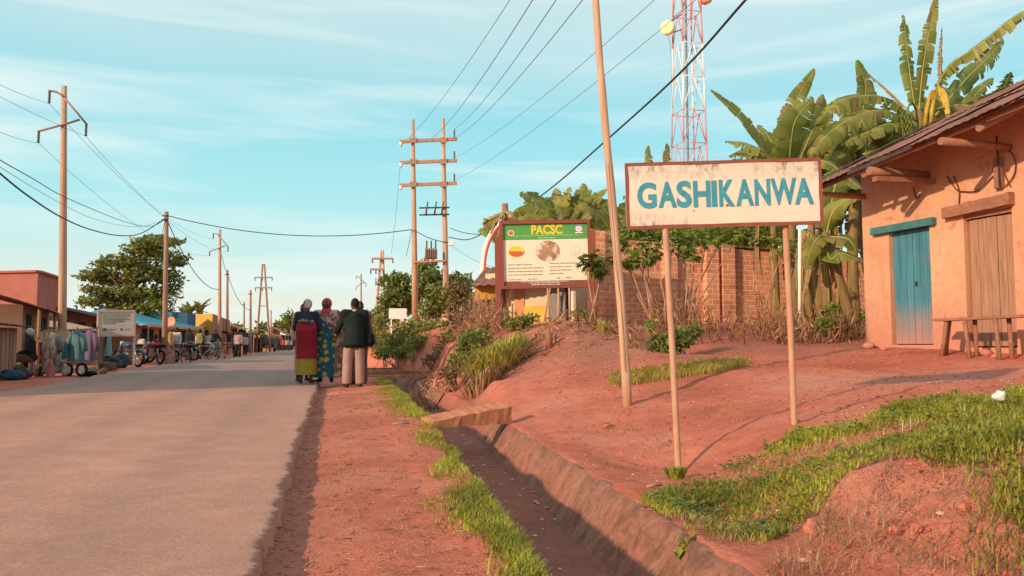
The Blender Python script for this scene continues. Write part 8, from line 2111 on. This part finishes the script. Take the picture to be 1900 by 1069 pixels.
def motorbike(label, loc, rz, m_t, group=None):
    t = thing('motorbike', label, 'motorbike', (0, 0, 0), group); ROOT[t.name] = (0, 0, 0)
    for x in (-0.62, 0.64): wheel(t, V((x, 0, 0.30)), (0, 1, 0), 0.265, 0.045, 10, 0.05)
    mb = MB(); mb.tube([V((0.42, 0, 0.88)), V((0.50, 0, 0.70)), V((0.30, 0, 0.36)), V((-0.2, 0, 0.32)), V((-0.30, 0, 0.66)), V((-0.72, 0, 0.72))], 0.028, 7); mb.tube([V((0.42, 0, 0.80)), V((-0.3, 0, 0.68))], 0.028, 7); mb.build('frame', M_mblk, t)
    for s_ in (-1, 1):
        mb = MB(); mb.tube([V((0.42, s_ * 0.075, 0.92)), V((0.64, s_ * 0.075, 0.30))], 0.022, 7); mb.build('fork', M_chrome, t)
        mb = MB(); mb.tube([V((-0.5, s_ * 0.12, 0.64)), V((-0.60, s_ * 0.11, 0.33))], 0.03, 7); mb.build('shock_absorber', M_chrome, t)
    mb = MB(); mb.ball((0.16, 0, 0.80), (0.25, 0.13, 0.12), 14, 9); mb.ball((0.30, 0, 0.80), (0.13, 0.12, 0.11), 12, 8); place('fuel_tank', skinned(mb, 0.025, 2), m_t, t)
    mb = MB(); mb.ball((-0.28, 0, 0.78), (0.36, 0.13, 0.065), 14, 8); mb.ball((-0.55, 0, 0.80), (0.22, 0.12, 0.06), 12, 8); place('seat', skinned(mb, 0.025, 2), M_seat, t)
    mb = MB(); mb.box((0.05, 0, 0.42), (0.32, 0.22, 0.22)); mb.tube([V((0.1, 0, 0.5)), V((0.2, 0, 0.66))], 0.08, 9); mb.build('engine', M_galv, t)
    mb = MB(); mb.tube([V((0.2, -0.12, 0.36)), V((0.0, -0.15, 0.28)), V((-0.8, -0.16, 0.38))], [0.025, 0.035, 0.05], 8); mb.build('exhaust', M_chrome, t)
    mb = MB(); mb.tube([V((0.22, -0.36, 1.02)), V((0.36, -0.22, 1.04)), V((0.40, 0, 0.96)), V((0.36, 0.22, 1.04)), V((0.22, 0.36, 1.02))], 0.016, 6); mb.build('handlebar', M_mblk, t)
    mb = MB(); mb.ball((0.50, 0, 0.88), (0.08, 0.09, 0.09), 10, 8); mb.build('headlight', M_chrome, t)
    for x, r0 in ((0.64, 0.33), (-0.62, 0.34)):
        mb = MB(); mb.grid(lambda u, v: V((x + math.cos(0.4 + u * 2.2) * r0, (v - 0.5) * 0.13, 0.30 + math.sin(0.4 + u * 2.2) * r0)), 10, 2); mb.build('mudguard', m_t, t)
    mb = MB(); mb.box((-0.92, 0, 0.70), (0.06, 0.12, 0.08)); mb.build('tail_light', M_mred, t)
    t.location = loc; t.rotation_euler = (0.1, 0, rz); return t
rd = lambda px, Yq, dz=0.0: at(px, Yq, dz)
motorbike('motorbike with dark blue tank parked behind the right post of the notice board', rd(238, 30), 2.6, M_mblue)
mb1 = motorbike('motorbike with red tank parked beside the man in the red shirt', rd(283, 34), 2.5, M_mred)
motorbike('black motorbike with front wheel towards the road beside the woman in yellow', rd(300, 36.5), 2.9, M_mblk)
motorbike('dark motorbike parked behind the woman in yellow, under the eaves', rd(344, 41), 2.7, M_mblk)
bicycle('bicycle leaning right behind the woman in yellow', rd(331, 35.5), -0.5, M_mblk)
bicycle('bicycle with large pale wheels in the middle of the row, beside the cyclist', rd(376, 43), 0.6, M_chrome)
bk = bicycle('bicycle ridden by the person in dark top and blue jeans', rd(399, 46), -0.45, M_mblk)
bicycle('bicycle with reddish frame right of the cyclist', rd(421, 48.5), -0.7, M_mred)
bicycle('bicycle leaning under the eaves left of the cyclist, half hidden', rd(357, 43), -0.9, M_mblk)
# pickup with a tall dark load, seen from behind
Yv = 95.0; pv = at(497, Yv); 
tk = thing('pickup_truck', 'dark grey pickup with a tall covered load parked at the end of the left verge', 'truck', (0, 0, 0)); ROOT[tk.name] = (0, 0, 0)
M_tk = mat('dark_grey_paint', (0.05, 0.045, 0.045), 0.15, 5, 0.45, 0); M_ld = cloth('grey_canvas', (0.15, 0.12, 0.10), 0.2)
def prof(mb, pts, w_):  # side profile extruded across the width, facing +Y
    k = len(pts); vs = [(-w_ / 2, y, z) for y, z in pts] + [(w_ / 2, y, z) for y, z in pts]
    mb.add(vs, [tuple(range(k))[::-1], tuple(range(k, 2 * k))] + [(i, (i + 1) % k, k + (i + 1) % k, k + i) for i in range(k)])
mb = MB(); prof(mb, [(-2.4, 0.42), (-2.45, 0.95), (0.1, 0.98), (0.2, 1.0), (0.55, 1.62), (1.35, 1.65), (1.75, 1.08), (2.45, 0.98), (2.5, 0.42)], 1.75); mb.build('body', M_tk, tk)
mb = MB(); mb.box((0, -1.15, 1.42), (1.68, 2.35, 0.95), None, 0, 0.04); mb.build('load', M_ld, tk)
for x in (-0.75, 0.75):
    for y in (-1.5, 1.6): wheel(tk, V((x, y, 0.33)), (1, 0, 0), 0.25, 0.09, 8, 0.1)
for x in (-0.74, 0.74):
    mb = MB(); mb.box((x, -2.46, 0.78), (0.14, 0.05, 0.24)); mb.build('tail_light', M_mred, tk)
mb = MB(); mb.box((0, -2.5, 0.48), (1.7, 0.12, 0.14)); mb.build('bumper', M_galv, tk); mb = MB(); mb.box((0, -2.47, 0.70), (0.42, 0.02, 0.12)); mb.build('number_plate', M_yelw, tk)
mb = MB(); mb.add([(-0.75, 0.6, 1.58), (0.75, 0.6, 1.58), (0.8, 0.27, 1.07), (-0.8, 0.27, 1.07)], [(0, 1, 2, 3)]); mb.v = [(x, y - 0.02, z) for x, y, z in mb.v]; mb.build('rear_window', M_void, tk)
tk.location = pv; tk.rotation_euler = (0, 0, 0.25)
cr_ = thing('parked_car', 'pale car parked beyond the pickup at the end of the road', 'car', (0, 0, 0)); ROOT[cr_.name] = (0, 0, 0)
mb = MB(); prof(mb, [(-2.0, 0.4), (-2.05, 0.85), (-1.5, 0.95), (-1.1, 1.42), (0.4, 1.44), (1.0, 0.95), (1.95, 0.85), (2.0, 0.4)], 1.6); mb.build('body', M_white, cr_)
mb = MB(); mb.add([(-0.65, -1.2, 1.35), (0.65, -1.2, 1.35), (0.72, -1.52, 0.98), (-0.72, -1.52, 0.98)], [(0, 1, 2, 3)]); mb.v = [(x, y - 0.03, z) for x, y, z in mb.v]; mb.build('rear_window', M_void, cr_)
for x in (-0.7, 0.7):
    for y in (-1.25, 1.25): wheel(cr_, V((x, y, 0.29)), (1, 0, 0), 0.22, 0.08, 8, 0.1)
    mb = MB(); mb.box((x * 0.95, -2.04, 0.72), (0.2, 0.04, 0.14)); mb.build('tail_light', M_mred, cr_)
cr_.location = at(509, 125); cr_.rotation_euler = (0, 0, 0.25)

# ------------------------------------------------------------------ people in the market
C = lambda n, c, v=0.2, c2=None: cloth(n, c, v, c2)
M_yt = C('mustard_top', (0.48, 0.30, 0.09)); M_strp = C('striped_brown_skirt', (0.34, 0.18, 0.13), 0.3, (0.18, 0.09, 0.07)); M_jean = C('blue_jeans', (0.07, 0.12, 0.20)); M_blk = C('black_cloth', (0.02, 0.02, 0.022)); M_pkt = C('pink_shirt', (0.46, 0.27, 0.27)); M_rdt = C('red_shirt', (0.45, 0.04, 0.04)); M_wht = C('cream_shirt', (0.48, 0.42, 0.36)); M_olv = C('olive_shirt', (0.20, 0.19, 0.10))
zv = lambda p: p
simple_person('woman in mustard top, orange headscarf and striped skirt standing among the motorbikes', rd(316, 33.5), -1.2, 1.68, M_yt, M_strp, 'skirt', head=C('orange_scarf', (0.50, 0.22, 0.12)))
simple_person('person in cream shirt sitting beside the blue motorbike', rd(263, 32.5), 2.4, 1.7, M_wht, M_blk, 'trousers', SIT)
simple_person('person in red shirt sitting behind the red motorbike', rd(291, 36), 2.2, 1.7, M_rdt, M_blk, 'trousers', SIT)
simple_person('person in dark clothes sitting low among bundles beside the hanging clothes', rd(58, 20.4), 2.2, 1.62, M_blk, M_brownc, 'trousers', SIT, head=C('white_cap', (0.45, 0.43, 0.42)))
RIDE = pose(head=(0, 0.20, 1.62), neck=(0, 0.14, 1.47), chest=(0, 0.10, 1.30), waist=(0, 0.02, 1.10), pelvis=(0, -0.04, 0.98), shL=(-0.18, 0.13, 1.42), shR=(0.18, 0.13, 1.42), elL=(-0.24, 0.28, 1.22), elR=(0.24, 0.28, 1.22), wrL=(-0.22, 0.42, 1.04), wrR=(0.22, 0.42, 1.04),
            hipL=(-0.09, -0.02, 0.94), hipR=(0.09, -0.02, 0.94), knL=(-0.14, 0.26, 0.62), knR=(0.14, 0.32, 0.72), anL=(-0.13, 0.05, 0.26), anR=(0.12, 0.15, 0.42))
cy = simple_person('cyclist in black top and blue jeans sitting on the bicycle by the road', rd(399, 46), -0.45 - math.pi / 2, 1.72, M_blk, M_jean, 'trousers', RIDE)
cy.location = V(bk.location) + Matrix.Rotation(-0.45, 3, 'Z') @ V((-0.16, 0, 0))
simple_person('man in pink shirt and black trousers standing right of the red bicycle', rd(442, 52), 0.2, 1.74, M_pkt, M_blk)
simple_person('person in black standing close to the left of the man in pink', rd(437, 54), 0.5, 1.66, M_blk, M_blk)
simple_person('person in olive shirt behind the row of bicycles', rd(370, 46), 2.6, 1.70, M_olv, M_blk)
simple_person('person in black behind the dark motorbike in the row', rd(350, 43.5), 2.8, 1.68, M_blk, M_brownc)
simple_person('person in cream shirt in front of the yellow building', rd(385, 56), 2.9, 1.68, M_wht, M_brownc)
simple_person('person in cream shirt standing right of the man in pink, by the market stall', rd(455, 64), 2.9, 1.68, M_wht, M_blk)
simple_person('person in a mustard wrap right of the woman in mustard, behind the bicycle', rd(327, 38), 2.9, 1.62, M_wht, M_strp, 'skirt')
fw = [simple_person('one of the walkers far down the road', at(516, 110), 0.1, 1.7, M_blk, M_blk, group='walkers far down the road', voxel=0.035)]
for i, (px, Yq, a, m_) in enumerate(((521, 112, 0.4, M_brownc), (526, 108, 3.0, M_rdt), (531, 115, 0.2, M_wht), (536, 110, 2.8, M_jean), (541, 118, 0.6, M_pkt), (511, 116, 0.2, M_olv))):
    o = dup(fw[0], at(px, Yq), a, 'one of the walkers far down the road'); recolour(o, 'shirt', m_)
# the bare far horizon behind the shops: a tree belt too distant to part into trees
random.seed(404)
mb = MB()
for i in range(5200):
    px = random.uniform(-500, 640); Yq = random.uniform(260, 420); p = at(px, Yq); top_ = (5 + 4 * noise.noise(V((px * 0.02, 0, 0)))); p.z += random.random() * top_
    s_ = 1.6; a = V((random.gauss(0, 1), random.gauss(0, 1), random.gauss(0, 1))).normalized() * s_; b_ = a.cross(V((random.gauss(0, 1), random.gauss(0, 1), 1))).normalized() * s_ * 0.4
    mb.add([p, p + a * 0.5 + b_, p + a, p + a * 0.5 - b_], [(0, 1, 2, 3)])
for i in range(5200):
    px = random.uniform(620, 2400); Yq = random.uniform(160, 260); p = at(px, Yq); top_ = (6 + 5 * noise.noise(V((px * 0.02, 0, 0)))); p.z += random.random() * top_
    s_ = 1.4; a = V((random.gauss(0, 1), random.gauss(0, 1), random.gauss(0, 1))).normalized() * s_; b_ = a.cross(V((random.gauss(0, 1), random.gauss(0, 1), 1))).normalized() * s_ * 0.4
    mb.add([p, p + a * 0.5 + b_, p + a, p + a * 0.5 - b_], [(0, 1, 2, 3)])
stuff(mb.build('distant_woodland', M_leafA), 'distant belt of trees along the horizon behind the town', 'trees')
